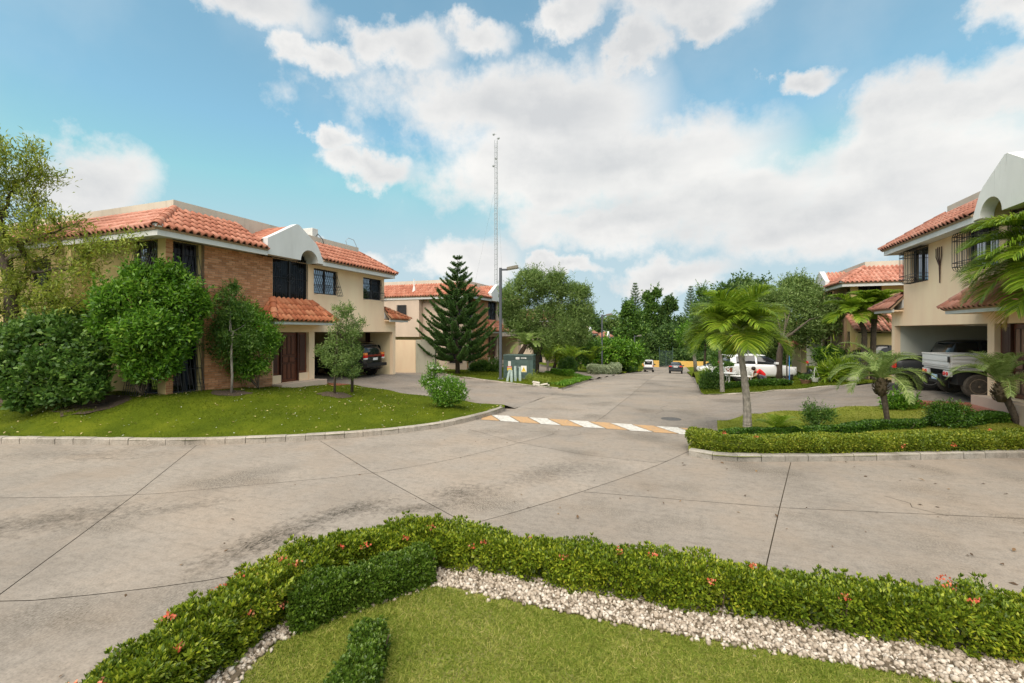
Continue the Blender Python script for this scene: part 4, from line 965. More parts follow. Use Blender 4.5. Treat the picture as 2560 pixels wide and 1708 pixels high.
# boundary walls between the first and second house
tag(MB().box(-22, -16.05, 25.42, 25.62, -.3, 2.2).build('boundary_wall', 'wall_cream'), 'smooth cream boundary wall at the end of the carport drive', 'wall')
tag(MB().box(-16.04, -14.64, 25.45, 25.65, -.3, 2.22).build('boundary_wall', 'wall_mould'), 'short boundary wall blackened with mould next to the dark pine', 'wall')
# things on the roofs
def ac_unit(name, x, y, z, label):
    t = thing(name, (x, y, z), label, 'air conditioner')
    MB().box(-.45, .45, -.18, .18, 0, .62).build('casing', 'ac_white', t, bevel=.02)
    MB().lathe([(.24, .181), (.24, .20), (.20, .205), (.03, .205)], (0, 0, .31), 14, 'y').build('fan_grille', 'black_plastic', t)
    MB().tube([(.45, 0, .2), (.6, .0, .35), (.8, .1, .1), (.85, .1, -.1)], .02, 5).build('pipe', 'rubber', t); return t
ac_unit('air_conditioner', -16.3, 16.6, 6.9, 'white air conditioner box on the flat roof of the brick panelled house')
t = thing('roof_aerial', (-15.9, 18.9, 6.9), 'thin bent aerial cable on the parapet above the black car', 'aerial'); MB().tube([(0, 0, 0), (0, -.2, .45), (0, .0, .62), (0, .4, .6), (0, .7, .2), (0, .72, -.1)], .014, 5).build('cable', 'mast_steel', t)
t = thing('water_tank', (-20.6, 35.0, 6.35), 'low dark tank on the flat roof behind the second house', 'tank'); MB().lathe([(.8, 0), (.8, .5), (.6, .62), (.2, .68)], n=16).build('body', 'black_plastic', t)
t = thing('vent_pipe', (-19.0, 29.9, 5.9), 'white finial pipe standing on the tiles of the second house', 'pipe'); MB().lathe([(.16, -.3), (.10, .1), (.05, .3), (.04, .85)], n=8).build('pipe', 'white_metal', t)
t = thing('solar_panel', (12.6, 34.5, 7.0), 'flat dark panel on the parapet behind the twin palms', 'panel'); MB().box(-.75, .75, -.3, .3, 0, .09).build('body', 'lamp_steel', t); MB().box(-.6, .6, -.2, .2, -.3, 0).build('base', 'ac_white', t)
# porches
MB().box(0, 0, 0, 0, 0, 0)
def porch(poly, z, mat, name):
    m = MB(); m.add([(p[0], p[1], z) for p in poly] + [(p[0], p[1], z - .5) for p in poly], [tuple(range(len(poly)))] + [(i, (i + 1) % len(poly), len(poly) + (i + 1) % len(poly), len(poly) + i) for i in range(len(poly))])
    return tag(m.build(name, mat), kind='structure')
porch([(-14.79, 15.0), (-13.7, 15.0), (-13.45, 16.05), (-14.79, 16.1)], .475, 'porch_tile', 'porch_floor')
porch([(6.75, 17.45), (6.95, 15.75), (7.55, 15.35), (9.0, 15.3), (9.5, 17.4)], .64, 'porch_tile', 'porch_floor')

# ------------------------------------------------------------------ vegetation helpers
def unit(v): return v / (np.linalg.norm(v, axis=-1, keepdims=True) + 1e-9)
def runit(n): return unit(rng.normal(size=(n, 3)))
def leaf_arrays(P, D, N, L, W, fold=.18, droop=.0):
    n = len(P); L = np.broadcast_to(L, (n,))[:, None]; W = np.broadcast_to(W, (n,))[:, None]
    D = unit(D); S = unit(np.cross(D, N)); N = np.cross(S, D)
    mid = P + D * L * .48
    V = np.stack([P, mid + S * W * .5 + N * W * fold, P + D * L - N * L * droop, mid - S * W * .5 + N * W * fold], 1).reshape(-1, 3)
    return V, np.arange(4 * n).reshape(n, 4)
def leaf_mesh(name, P, D, N, L, W, fold=.18, droop=0.0):
    V, F = leaf_arrays(P, D, N, L, W, fold, droop); return fast_mesh(name, V, F)
def join_arrays(parts):
    Vs = []; Fs = []; n = 0
    for V, F in parts: Vs.append(V); Fs.append(F + n); n += len(V)
    return np.concatenate(Vs), np.concatenate(Fs)
def ellipsoid_pts(cl, density):
    """Random points through ellipsoids (cx,cy,cz,rx,ry,rz)."""
    out = []
    for c in cl:
        k = max(4, int(density * c[3] * c[4] * c[5] * 4.19)); q = runit(k) * (rng.random((k, 1)) ** .38); out.append(q * np.array(c[3:6]) + np.array(c[:3]))
    return np.concatenate(out)
def colonize(trunk, A, step=.25, kill=.4, infl=99, maxit=120, wig=.12):
    nodes = [np.array(p, float) for p in trunk]; par = [-1] + list(range(len(trunk) - 1))
    A = np.array(A); NP = np.array(nodes); d = np.linalg.norm(A[:, None] - NP[None], axis=2); near = d.argmin(1); nd = d.min(1); alive = np.ones(len(A), bool)
    for _ in range(maxit):
        act = alive & (nd < infl)
        if not act.any(): break
        new = []
        for i in np.unique(near[act]):
            sel = act & (near == i); v = unit(A[sel] - nodes[i]).mean(0) + rng.normal(size=3) * wig
            v /= np.linalg.norm(v) + 1e-9; new.append((nodes[i] + v * step, i))
        base = len(nodes)
        for p, i in new: nodes.append(p); par.append(i)
        Q = np.array([p for p, _ in new]); dd = np.linalg.norm(A[:, None] - Q[None], axis=2); j = dd.argmin(1); m = dd.min(1)
        better = m < nd - 1e-6; near[better] = base + j[better]; nd = np.minimum(nd, m); alive &= nd > kill
        if not better.any(): break
    return np.array(nodes), np.array(par)
def skeleton(nodes, par, r0=.012, ex=2.4, rmax=None):
    n = len(nodes); ch = [[] for _ in range(n)]
    for i, p in enumerate(par):
        if p >= 0: ch[p].append(i)
    rad = np.full(n, r0)
    for i in range(n - 1, -1, -1):
        if ch[i]: rad[i] = max(r0, sum(rad[c] ** ex for c in ch[i]) ** (1 / ex))
    raw = rad.copy()
    if rmax: rad = r0 + (rad - r0) * (rmax - r0) / max(1e-6, rad.max() - r0)
    return ch, rad, raw
def tube_arrays(nodes, ch, rad, sides=5, minr=0.0):
    mb = MB(); todo = [(0, None)]
    while todo:
        i, prev = todo.pop(); P = [] if prev is None else [nodes[prev]]; Rr = [] if prev is None else [min(rad[prev], rad[i] * 1.15)]
        j = i
        while True:
            P.append(nodes[j]); Rr.append(rad[j])
            c = sorted(ch[j], key=lambda q: -rad[q])
            for o in c[1:]:
                if rad[o] >= minr: todo.append((o, j))
            if not c or rad[c[0]] < minr: break
            j = c[0]
        if len(P) > 1: mb.tube(P, Rr, sides if Rr[0] > .03 else 3, cap=False)
    return mb
def grow_tree(name, label, base, trunk, blobs, leaf, leafmat_, L=.08, W=.03, per=10, dens=6, step=.3, kill=.45, r0=.01, rmax=.15, bark='bark', spread=.16, updir=.35, group=None, cat='tree', shell=0, fold=.18, wig=.15, droop=.12, flowers=None, minr=0, leafr=2.2):
    """Tree from a colonised skeleton; leaves stand in tufts on the thin twigs."""
    root = thing(name, base, label, cat, group); base = np.array(base)
    A = ellipsoid_pts(blobs, dens)
    nodes, par = colonize(trunk, A, step, kill, wig=wig); ch, rad, raw = skeleton(nodes, par, r0, rmax=rmax)
    mb = tube_arrays(nodes, ch, rad, 7, minr); mb.v = [tuple(np.array(p) - base) for p in mb.v]
    link('trunk', mb.mesh('trunk', smooth=True), bark, root)
    tips = np.array([i for i in range(len(nodes)) if raw[i] <= r0 * leafr and i > len(trunk)])
    if len(tips) == 0: return root
    idx = np.repeat(tips, per); n = len(idx)
    back = nodes[idx] - nodes[np.maximum(par[idx], 0)]
    P = nodes[idx] - back * rng.random((n, 1)) + rng.normal(size=(n, 3)) * spread * .5
    cen = np.mean([b[:3] for b in blobs], 0)
    D = unit(back) * .8 + runit(n) * .9 + np.array([0, 0, updir]) + unit(P - cen) * .35
    N = np.array([0, 0, 1.0]) + runit(n) * .7
    Ls = L * rng.uniform(.65, 1.25, n)
    link('crown', leaf_mesh('crown', P - base, D, N, Ls, W * Ls / L, fold, droop), leafmat_, root)
    if shell:
        k = shell; c = np.array(blobs)[rng.integers(0, len(blobs), k)]; q = runit(k); P = c[:, :3] + q * c[:, 3:6] * rng.uniform(.75, 1.05, (k, 1)) + rng.normal(size=(k, 3)) * spread * .4
        D = q * .6 + runit(k) * .8 + np.array([0, 0, updir]); Ls = L * rng.uniform(.7, 1.25, k)
        link('crown', leaf_mesh('crown', P - base, D, q * .6 + np.array([0, 0, .6]) + runit(k) * .5, Ls, W * Ls / L, fold, droop), leafmat_, root)
    if flowers:
        k, fs, fm = flowers; s = rng.choice(tips, k); P = np.repeat(nodes[s], 7, 0) + rng.normal(size=(k * 7, 3)) * fs * .5
        link('blossom', leaf_mesh('blossom', P - base, runit(k * 7) + np.array([0, 0, .5]), runit(k * 7), fs, fs * .6), fm, root)
    return root
def leaf_cloud(blobs, n, L, W, up=.4, shellb=.5, jit=.06, out=.7):
    """Leaves over the outside of a heap of ellipsoids, inner ones dropped."""
    n = int(n * 2.1); b = np.array(blobs, float); vol = (b[:, 3] * b[:, 4] * b[:, 5]) ** (2 / 3.); c = b[rng.choice(len(b), n, p=vol / vol.sum())]
    q = runit(n); rr = 1 - rng.random((n, 1)) ** 2 * shellb
    P = c[:, :3] + q * c[:, 3:6] * rr
    keep = np.ones(n, bool)
    for e in b:
        keep &= ((P - e[:3]) ** 2 / (e[3:6] * .72) ** 2).sum(1) > 1
    w1 = np.sin(P[:, 0] * 4.3 + 1.7 * np.sin(P[:, 2] * 3.1)) + np.sin(P[:, 1] * 3.9 + P[:, 2] * 2.2) + np.sin(P[:, 2] * 5.3 + P[:, 0] * 1.3); sc_ = max(1.0, float(np.median(b[:, 3])) * 2.2); w1 = np.where(sc_ > 1.5, np.sin(P[:, 0] * 4.3 / sc_ + 1) + np.sin(P[:, 1] * 3.9 / sc_) + np.sin(P[:, 2] * 5.3 / sc_), w1)
    keep &= (w1 > -1.15) | (rng.random(n) < .25)
    P = P[keep] + rng.normal(size=(keep.sum(), 3)) * jit; q = q[keep]; m = len(P)
    D = q * out + runit(m) * .75 + np.array([0, 0, up]); N = q * .7 + np.array([0, 0, .5]) + runit(m) * .5
    Ls = L * rng.uniform(.65, 1.3, m)
    return leaf_arrays(P, D, N, Ls, W * Ls / L, .18, .1)
def clump_blobs(c, r, n, sub, zs=1.0, flat=1.0):
    """n small ellipsoids spread over the surface of a big one."""
    q = runit(n); q[:, 2] = np.where(q[:, 2] < -.35, -q[:, 2] * .5, q[:, 2])
    P = np.array(c) + q * np.array(r) * rng.uniform(.55, .92, (n, 1))
    s = sub * rng.uniform(.65, 1.35, (n, 1)); return np.concatenate([P, s, s, s * zs], 1)
def bushy(name, label, base, blobs, n, L, W, mat, cat='tree', trunk=None, group=None, core='twig', up=.4, jit=.06, trunk_r=.12, bark='bark', limbs=5, smooth_core=.70, flowers=None, out=.7):
    """Dense crown: leaves over many overlapping clumps, limbs running up to them, twiggy mass inside."""
    root = thing(name, base, label, cat, group); base = np.array(base, float)
    arr = leaf_cloud(blobs, n, L, W, up, jit=jit, out=out)
    ks = max(8, n // 75); cb_ = np.array(blobs)[rng.integers(0, len(blobs), ks)]; q = runit(ks); q[:, 2] = np.abs(q[:, 2]) * .9 + .1; S0 = cb_[:, :3] + q * cb_[:, 3:6]; Sd = unit(q + np.array([0, 0, .9]) + runit(ks) * .5); Sl = L * rng.uniform(1.5, 4.0, ks); m_ = 11; tq = np.tile(np.linspace(.05, 1, m_), ks)[:, None]; Ps = np.repeat(S0, m_, 0) + np.repeat(Sd * Sl[:, None], m_, 0) * tq; kk = len(Ps)
    arr2 = leaf_arrays(Ps, np.repeat(Sd, m_, 0) * .7 + runit(kk) * .9, runit(kk) + np.array([0, 0, .6]), L * rng.uniform(.7, 1.2, kk), W, .18, .12)
    V, F = join_arrays([arr, arr2]); link('crown', fast_mesh('crown', V - base, F), mat, root)
    b = np.array(blobs); mb = MB(); top = np.array(trunk[-1]) if trunk else base + (0, 0, .1)
    if trunk: mb.tube([np.array(p) - base for p in trunk], np.linspace(trunk_r, trunk_r * .62, len(trunk)), 8)
    for c in b[rng.permutation(len(b))[:limbs]]:
        a = top - base; e = c[:3] - base; mid = a * .5 + e * .5 + rng.normal(size=3) * .05 * np.linalg.norm(e - a); e = a + (e - a) * .9; mb.tube([a, a * .75 + mid * .25 + rng.normal(size=3) * .03, mid, e], [trunk_r * .42, trunk_r * .32, trunk_r * .2, trunk_r * .06], 5)
    if mb.v: link('trunk', mb.mesh('trunk', smooth=True), bark, root)
    # sparse inner twigs and leaves so that the crown is not hollow
    k = max(60, n // 12); c = b[rng.integers(0, len(b), k)]; P = c[:, :3] + runit(k) * c[:, 3:6] * rng.random((k, 1)) * .7
    link('crown', leaf_mesh('crown', P - base, runit(k), runit(k), L * 2.0, W * 2.6), mat, root)
    if flowers:
        kf, fs, fm = flowers; c = b[rng.integers(0, len(b), kf)]; q = runit(kf); q[:, 2] = np.abs(q[:, 2]); P = np.repeat(c[:, :3] + q * c[:, 3:6] * 1.02, 6, 0) + rng.normal(size=(kf * 6, 3)) * fs * .35
        link('blossom', leaf_mesh('blossom', P - base, runit(kf * 6) + np.array([0, 0, .6]), runit(kf * 6), fs, fs * .6), fm, root)
    return root
def hedge(name, label, path, w, hgt, zf, n, L, W, mat, group=None, rough=.05, flowers=None, core='twig', gapx=.0, cat='hedge', topb=.45, closed_low=.08, tufts=0):
    """Clipped hedge swept along a path: leaves on a lumpy box with rounded shoulders, stems and dark twigs inside."""
    P = np.array(densify(smooth_path(path, 2), .05, False)); d = np.r_[0, np.cumsum(np.hypot(*np.diff(P, axis=0).T))]; Lt = d[-1]
    mid = P[len(P) // 2]; base = np.array([mid[0], mid[1], float(zf(mid[0], mid[1]))])
    root = thing(name, tuple(base), label, cat, group)
    def loc(t, ww=None):
        x = np.interp(t, d, P[:, 0]); y = np.interp(t, d, P[:, 1]); e = .06
        dx = np.interp(t + e, d, P[:, 0]) - np.interp(t - e, d, P[:, 0]); dy = np.interp(t + e, d, P[:, 1]) - np.interp(t - e, d, P[:, 1]); ln = np.hypot(dx, dy) + 1e-9
        return x, y, -dy / ln, dx / ln
    ph = rng.random(8) * 6.28
    def lump(t, u): return rough * (np.sin(t * 5.1 + ph[0] + u * 2) * .5 + np.sin(t * 11.3 + ph[1] - u * 3.1) * .35 + np.sin(t * 23 + ph[2] + u * 5) * .25 + np.sin(t * 2.3 + ph[3]) * .5)
    per = 2 * hgt + w
    def place(k, depth):
        t = rng.random(k) * Lt; u = rng.random(k) * per
        # profile: left side, top, right side with rounded shoulders
        off = np.where(u < hgt, -w / 2, np.where(u < hgt + w, u - hgt - w / 2, w / 2)); z = np.where(u < hgt, u, np.where(u < hgt + w, hgt, per - u))
        nx = np.where(u < hgt, -1.0, np.where(u < hgt + w, 0.0, 1.0)); nz = np.where((u >= hgt) & (u < hgt + w), 1.0, 0.0)
        rs = min(w, hgt) * .28
        ax = np.clip((np.abs(off) - (w / 2 - rs)) / rs, 0, 1); azz = np.clip((z - (hgt - rs)) / rs, 0, 1); pull = (1 - np.sqrt(np.maximum(0, 1 - np.minimum(1, ax * azz) * .75))) * rs * .9
        sgn = np.sign(off); off = off - sgn * pull; z = z - pull
        nx = nx + sgn * ax * azz; nz = nz + ax * azz
        lm = lump(t, u * 4) - depth
        off = off + nx * lm; z = z + nz * lm
        # rounded ends
        endd = np.minimum(t, Lt - t); f = np.clip(endd / (w * .35), 0, 1); z = z * (.80 + .20 * np.sqrt(f)); off = off * (.55 + .45 * np.sqrt(f))
        # undercut near the ground
        off = off * np.where(z < closed_low * 1.6, .88, 1)
        x, y, ax_, ay_ = loc(t); X = x + ax_ * off; Y = y + ay_ * off
        Pn = np.column_stack([X, Y, zf(X, Y) + np.maximum(z, .01)]); Nn = unit(np.column_stack([ax_ * nx, ay_ * nx, nz + .05])); return Pn, Nn, t, u
    Pn, Nn, t, u = place(n, rng.random(n) ** 2 * rough * 1.6)
    keep = np.ones(n, bool)
    if gapx: keep = ~((Pn[:, 2] - zf(Pn[:, 0], Pn[:, 1]) < hgt * .55) & (np.sin(t * 7.3 + ph[4]) + np.sin(t * 17.1 + ph[5]) > 2 - gapx * 2))
    Pn, Nn = Pn[keep], Nn[keep]; k = len(Pn)
    D = Nn * .75 + runit(k) * .75 + np.array([0, 0, .40]); N = Nn * .4 + np.array([0, 0, .8]) + runit(k) * .5; Ls = L * rng.uniform(.6, 1.3, k)
    V1 = leaf_arrays(Pn - Nn * L * .4, D, N, Ls, W * Ls / L, .16, .08)
    parts = [V1]
    if tufts:
        Pt, Nt, _, _ = place(tufts, np.full(tufts, -.01)); k = 7; Pt = np.repeat(Pt, k, 0); Nt = np.repeat(Nt, k, 0)
        D = Nt * .35 + runit(len(Pt)) * .75 + np.array([0, 0, .75]); parts.append(leaf_arrays(Pt, D, runit(len(Pt)) + np.array([0, 0, .5]), L * 1.25, W * 1.1, .16, .12))
    V, F = join_arrays(parts); link('foliage', fast_mesh('foliage', V - base, F), mat, root)
    # inner leaves and stems
    ki = n // 5; Pi, Ni, _, _ = place(ki, rough * 1.4 + rng.random(ki) * w * .28); link('foliage', leaf_mesh('foliage', Pi - base, runit(ki), Ni + runit(ki), L * 1.5, W * 2.0), mat, root)
    mb = MB()
    for tt in np.arange(.08, Lt, .16):
        x, y, ax_, ay_ = loc(np.array([tt + random.uniform(-.05, .05)]))
        for _ in range(2):
            o = random.uniform(-.3, .3) * w; a = np.array([x[0] + ax_[0] * o, y[0] + ay_[0] * o, 0]); a[2] = float(zf(a[0], a[1])); b2 = a + np.array([random.uniform(-.12, .12), random.uniform(-.12, .12), hgt * random.uniform(.6, .85)])
            mb.tube([a - base, a * .5 + b2 * .5 - base + rng.normal(size=3) * .02, b2 - base], [.010, .008, .005], 4, cap=False)
    tag(link('stem', mb.mesh('stem'), core, root), kind='stuff')
    # thick core of branchwork keeps daylight from shining straight through
    nc = max(2, int(Lt / .15)); Vc = []; Fc = []
    for i in range(nc + 1):
        x, y, ax_, ay_ = loc(np.array([min(max(Lt * i / nc, .06), Lt - .06)]))
        for (o, zz) in ((-.30, .22), (-.34, .62), (-.2, .80), (.2, .80), (.34, .62), (.30, .22)):
            X = x[0] + ax_[0] * o * w; Y = y[0] + ay_[0] * o * w; Vc.append((X - base[0], Y - base[1], float(zf(X, Y)) + zz * hgt - base[2]))
    for i in range(nc):
        for k2 in range(6): Fc.append((i * 6 + k2, i * 6 + (k2 + 1) % 6, (i + 1) * 6 + (k2 + 1) % 6, (i + 1) * 6 + k2))
    if not gapx: link('branchwork', fast_mesh('branchwork', Vc, Fc), mat, root)
    if flowers:
        kf, fs, fm = flowers; Pf, Nf, _, _ = place(kf, np.full(kf, -.015)); zz = Pf[:, 2] - zf(Pf[:, 0], Pf[:, 1]); Pf = Pf[zz > hgt * .35]; kf = len(Pf)
        Pq = np.repeat(Pf, 14, 0) + rng.normal(size=(kf * 14, 3)) * fs * .42 * np.array([1, 1, .55])
        link('blossom', leaf_mesh('blossom', Pq - base, runit(kf * 14) + np.array([0, 0, .9]), runit(kf * 14), fs * .5, fs * .38), fm, root)
    return root
def frond(base, az, el, L, nl, ll, lw, droop=1.0, arch=1.1, vee=.5, segs=3, taper=.55, twist=0.0):
    """Feather frond: arrays for the leaflets plus the curved midrib."""
    n = 14; u = np.linspace(0, 1, n); ang = el - arch * u ** 1.4
    hx = np.cumsum(np.r_[0, np.cos(ang[:-1])]) * L / (n - 1); hz = np.cumsum(np.r_[0, np.sin(ang[:-1])]) * L / (n - 1)
    ca, sa = math.cos(az), math.sin(az); sw = twist * u ** 2 * L * .3
    M = np.column_stack([base[0] + hx * ca - sw * sa, base[1] + hx * sa + sw * ca, base[2] + hz])
    T = unit(np.gradient(M, axis=0)); side = np.array([-sa, ca, 0]); side = unit(side - T * (T @ side)[:, None]); up = np.cross(T, side); up = np.where(up[:, 2:] < 0, -up, up)
    parts = []
    t = np.linspace(.13, .985, nl)
    for sgn in (-1, 1):
        tt = np.clip(t + rng.normal(size=nl) * .004, 0, 1)
        B = np.column_stack([np.interp(tt, u, M[:, i]) for i in range(3)]); Tt = np.column_stack([np.interp(tt, u, T[:, i]) for i in range(3)]); Sd = np.column_stack([np.interp(tt, u, side[:, i]) for i in range(3)]); Up = np.column_stack([np.interp(tt, u, up[:, i]) for i in range(3)])
        prof = np.sin(np.pi * np.clip(tt * .86 + .12, 0, 1)) ** taper
        D0 = unit(Sd * sgn + Tt * (.45 + .9 * tt[:, None] ** 2) + Up * vee + rng.normal(size=(nl, 3)) * .07)
        Ln = ll * prof * rng.uniform(.88, 1.08, nl); pts = [B]; p = B; Dn = D0
        for s in range(segs):
            p = p + Dn * (Ln / segs)[:, None]; pts.append(p); Dn = unit(Dn + np.array([0, 0, -1.0]) * droop * .55 * (s + 1) / segs)
        Wd = [lw * .55, lw, lw * .75, lw * .12] if segs == 3 else [lw * .7, lw, lw * .1]
        wv = unit(np.cross(D0, Up)); rows = [np.stack([q + wv * (w / 2), q - wv * (w / 2)], 1) for q, w in zip(pts, Wd)]
        V = np.stack(rows, 1); k = segs + 1; V = V.reshape(nl, k * 2, 3); F = []
        for s in range(segs): F.append(np.array([2 * s, 2 * s + 1, 2 * s + 3, 2 * s + 2]))
        F = (np.arange(nl)[:, None, None] * (2 * k) + np.array(F)[None]).reshape(-1, 4); parts.append((V.reshape(-1, 3), F))
    return join_arrays(parts), M
def palm(name, label, base, path, rads, fronds, bark, mat, cat='palm', group=None, shaft=None, boot=None, rib='leaf_palm', dry=()):
    root = thing(name, base, label, cat, group); b0 = np.array(base)
    mb = MB(); P = [np.array(p) - b0 for p in smooth_path(path, 1)]; rr = np.interp(np.linspace(0, 1, len(P)), np.linspace(0, 1, len(rads)), rads)
    Q = []; Rr = []
    for i in range(len(P) - 1):
        for k in range(5): Q.append(P[i] + (P[i + 1] - P[i]) * k / 5); Rr.append(rr[i] + (rr[i + 1] - rr[i]) * k / 5)
    Rr = [r * (1.05 if i % 2 else .97) for i, r in enumerate(Rr)]
    mb.tube(Q + [P[-1]], Rr + [rr[-1]], 10); link('trunk', mb.mesh('trunk', smooth=False), bark, root)
    top = np.array(path[-1])
    if shaft:
        s = MB(); d = unit(np.array(path[-1]) - np.array(path[-2])); s.tube([top - b0 - d * .05, top - b0 + d * shaft * .5, top - b0 + d * shaft], [rads[-1] * 1.25, rads[-1] * 1.15, rads[-1] * .6], 9); link('crown_shaft', s.mesh('crown_shaft', smooth=True), 'leaf_palm' if not isinstance(shaft, tuple) else shaft[1], root); top = top + d * shaft * .85
    if boot:
        r, hh, n = boot; k = n; th = rng.random(k) * 6.28; z = rng.random(k); rr2 = r * np.sin(np.pi * (z * .8 + .15)); Pb = np.column_stack([np.cos(th) * rr2 * .7, np.sin(th) * rr2 * .7, (z - 1) * hh]) + top - b0
        D = np.column_stack([np.cos(th) * .8, np.sin(th) * .8, np.full(k, .75)]); link('leaf_boots', leaf_mesh('leaf_boots', Pb, D, np.column_stack([np.cos(th), np.sin(th), np.full(k, .2)]), .13, .06), 'twig', root)
        s = MB(); s.lathe([(r * .35, -hh), (r * .8, -hh * .6), (r * .75, -hh * .25), (r * .3, .02)], tuple(top - b0), 10); link('boot_core', s.mesh('boot_core', smooth=True), 'twig', root)
    gp = []; dp = []; ribs = MB()
    for f in fronds:
        arr, M = frond(top, **{k: v for k, v in f.items() if k != 'dry'})
        (dp if f.get('dry') else gp).append((arr[0] - b0, arr[1])); ribs.tube(list(M - b0), np.linspace(.016, .004, len(M)) * (f['L'] / 1.5 + .3), 4, cap=False)
    if gp: V, F = join_arrays(gp); link('fronds', fast_mesh('fronds', V, F), mat, root)
    if dp: V, F = join_arrays(dp); link('dry_fronds', fast_mesh('dry_fronds', V, F), 'leaf_palm_dry', root)
    link('midribs', ribs.mesh('midribs'), rib, root)
    return root
def grass_patch(name, poly, n, L, W, mat, zf, lean=.6, label=None, per=1):
    x0, y0 = np.min(poly, 0); x1, y1 = np.max(poly, 0); X = rng.uniform(x0, x1, n); Y = rng.uniform(y0, y1, n); ok = inside(poly, X, Y); X, Y = X[ok], Y[ok]
    return grass_at(name, X, Y, L, W, mat, zf, lean)
def grass_at(name, X, Y, L, W, mat, zf, lean=.6):
    k = len(X); P = np.column_stack([X, Y, zf(X, Y)]); D = np.column_stack([rng.normal(size=k) * lean, rng.normal(size=k) * lean, np.ones(k)]); D = unit(D); S = unit(np.cross(D, runit(k))); Ls = (L * rng.uniform(.5, 1.3, k))[:, None]
    tip = P + D * Ls + np.column_stack([D[:, 0], D[:, 1], -np.abs(D[:, 0]) * .4]) * Ls * .5
    V = np.stack([P - S * W / 2, P + S * W / 2, tip], 1).reshape(-1, 3); F = np.arange(3 * k).reshape(k, 3)
    return tag(link(name, fast_mesh(name, V, F), mat), kind='stuff')

# ------------------------------------------------------------------ the garden in front
flat = lambda x, y: 0 * np.asarray(x) + .02
hedge('ixora_hedge', 'leafy hedge along the far side of the front garden, dotted with coral flowers', [(-3.05, 4.72), (-2.3, 4.86), (-1.2, 4.86), (.2, 4.95), (1.4, 5.04), (2.6, 5.14), (4.2, 5.28), (6.5, 5.45)], .46, .40, flat, 92000, .040, .018, 'leaf_ixora', rough=.05, flowers=(34, .055, 'flower_coral'), gapx=.42, tufts=900)
hedge('ixora_hedge', 'wide leafy hedge running along the left edge of the front garden with red flower heads', [(-3.60, -.2), (-3.62, 1.4), (-3.66, 2.6), (-3.70, 3.5), (-3.55, 4.25), (-3.1, 4.68), (-2.6, 4.82)], .50, .43, flat, 88000, .042, .019, 'leaf_ixora', rough=.06, flowers=(40, .058, 'flower_coral'), tufts=1200)
hedge('box_hedge', 'short dark green clipped hedge inside the corner of the flowering hedge', [(-3.40, 3.22), (-3.14, 3.62), (-2.84, 4.05), (-2.58, 4.42)], .40, .36, flat, 26000, .034, .02, 'leaf_ixora_dark', rough=.035, tufts=260)
hedge('box_hedge', 'low narrow dark green hedge standing alone on the front lawn', [(-2.20, 2.2), (-2.24, 2.7), (-2.36, 3.05), (-2.52, 3.32)], .28, .25, flat, 15000, .030, .019, 'leaf_ixora_dark', rough=.035, tufts=200)
# pale gravel strip between hedge and lawn
inner = [(-3.22, 1.2), (-3.24, 2.51), (-3.34, 3.02), (-3.18, 3.34), (-2.80, 3.84), (-2.52, 4.26), (-2.3, 4.33), (-1.98, 4.31), (-1.05, 4.32), (-.23, 4.34), (.84, 4.41), (1.79, 4.49), (2.6, 4.55), (5, 4.76)]
outer = [(5, 5.25), (2.6, 5.05), (0, 4.85), (-2.3, 4.80), (-2.9, 4.62), (-3.4, 4.05), (-3.62, 3.4), (-3.60, 2.6), (-3.58, 1.2)]
GP = inner + outer
def gravel_mesh(poly, n, s):
    x0, y0 = np.min(poly, 0); x1, y1 = np.max(poly, 0); X = rng.uniform(x0, x1, n * 6); Y = rng.uniform(y0, y1, n * 6); ok = inside(poly, X, Y); X, Y = X[ok][:n], Y[ok][:n]
    # a few strays on the grass
    k0 = len(X); X = X + rng.normal(size=k0) * .03; Y = Y + rng.normal(size=k0) * .03
    base = np.array([(1, 0, 0), (-1, 0, 0), (0, 1, 0), (0, -1, 0), (0, 0, 1), (0, 0, -1), (.6, .6, .5), (-.6, .6, -.4), (.6, -.6, .5), (-.6, -.6, .4)], float)
    bm = bmesh.new(); [bm.verts.new(p) for p in base]; r = bmesh.ops.convex_hull(bm, input=bm.verts[:]); bmesh.ops.triangulate(bm, faces=bm.faces[:]); bm.verts.index_update(); F0 = np.array([[v.index for v in f.verts] for f in bm.faces]); B0 = np.array([v.co for v in bm.verts]); bm.free()
    k = len(X); Rm = np.stack([unit(rng.normal(size=(k, 3))) for _ in range(3)], 1); a = Rm[:, 0]; b = unit(np.cross(a, Rm[:, 1])); c = np.cross(a, b)
    sz = s * rng.uniform(.5, 1.25, (k, 1, 1)); S = rng.uniform(.65, 1.2, (k, 1, 3)); loc_ = B0[None] * (1 + rng.normal(size=(k, len(B0), 1)) * .16) * S
    V = loc_[:, :, :1] * a[:, None] + loc_[:, :, 1:2] * b[:, None] + loc_[:, :, 2:] * c[:, None]; V = V * sz + np.stack([X, Y, .025 + rng.random(k) * .022], 1)[:, None]
    F = (np.arange(k)[:, None, None] * len(B0) + F0[None]).reshape(-1, 3); return fast_mesh('gravel', V.reshape(-1, 3), F)
tag(link('gravel', gravel_mesh(GP, 10500, .024), 'gravel'), kind='stuff')
V, F = sheet(GP, .2, lambda x, y: 0 * x + .036)[0]; tag(link('gravel_bed', fast_mesh('gravel_bed', V, F), 'soil'), kind='structure')
# front lawn: short dry-tipped blades
GL = [(-3.20, 1.4), (-3.22, 2.51), (-3.30, 3.04), (-3.14, 3.36), (-2.75, 3.87), (-2.5, 4.27), (-1.98, 4.30), (-1.05, 4.31), (-.23, 4.33), (.84, 4.40), (1.79, 4.48), (2.8, 4.56), (2.8, 3.4), (.5, 2.2), (-1, 1.4)]
gzf = lambda x, y: .02 + .012 * np.sin(x * 2.1) * np.cos(y * 1.7)
grass_patch('grass', GL, 170000, .042, .0075, 'grass_near', gzf, .75)
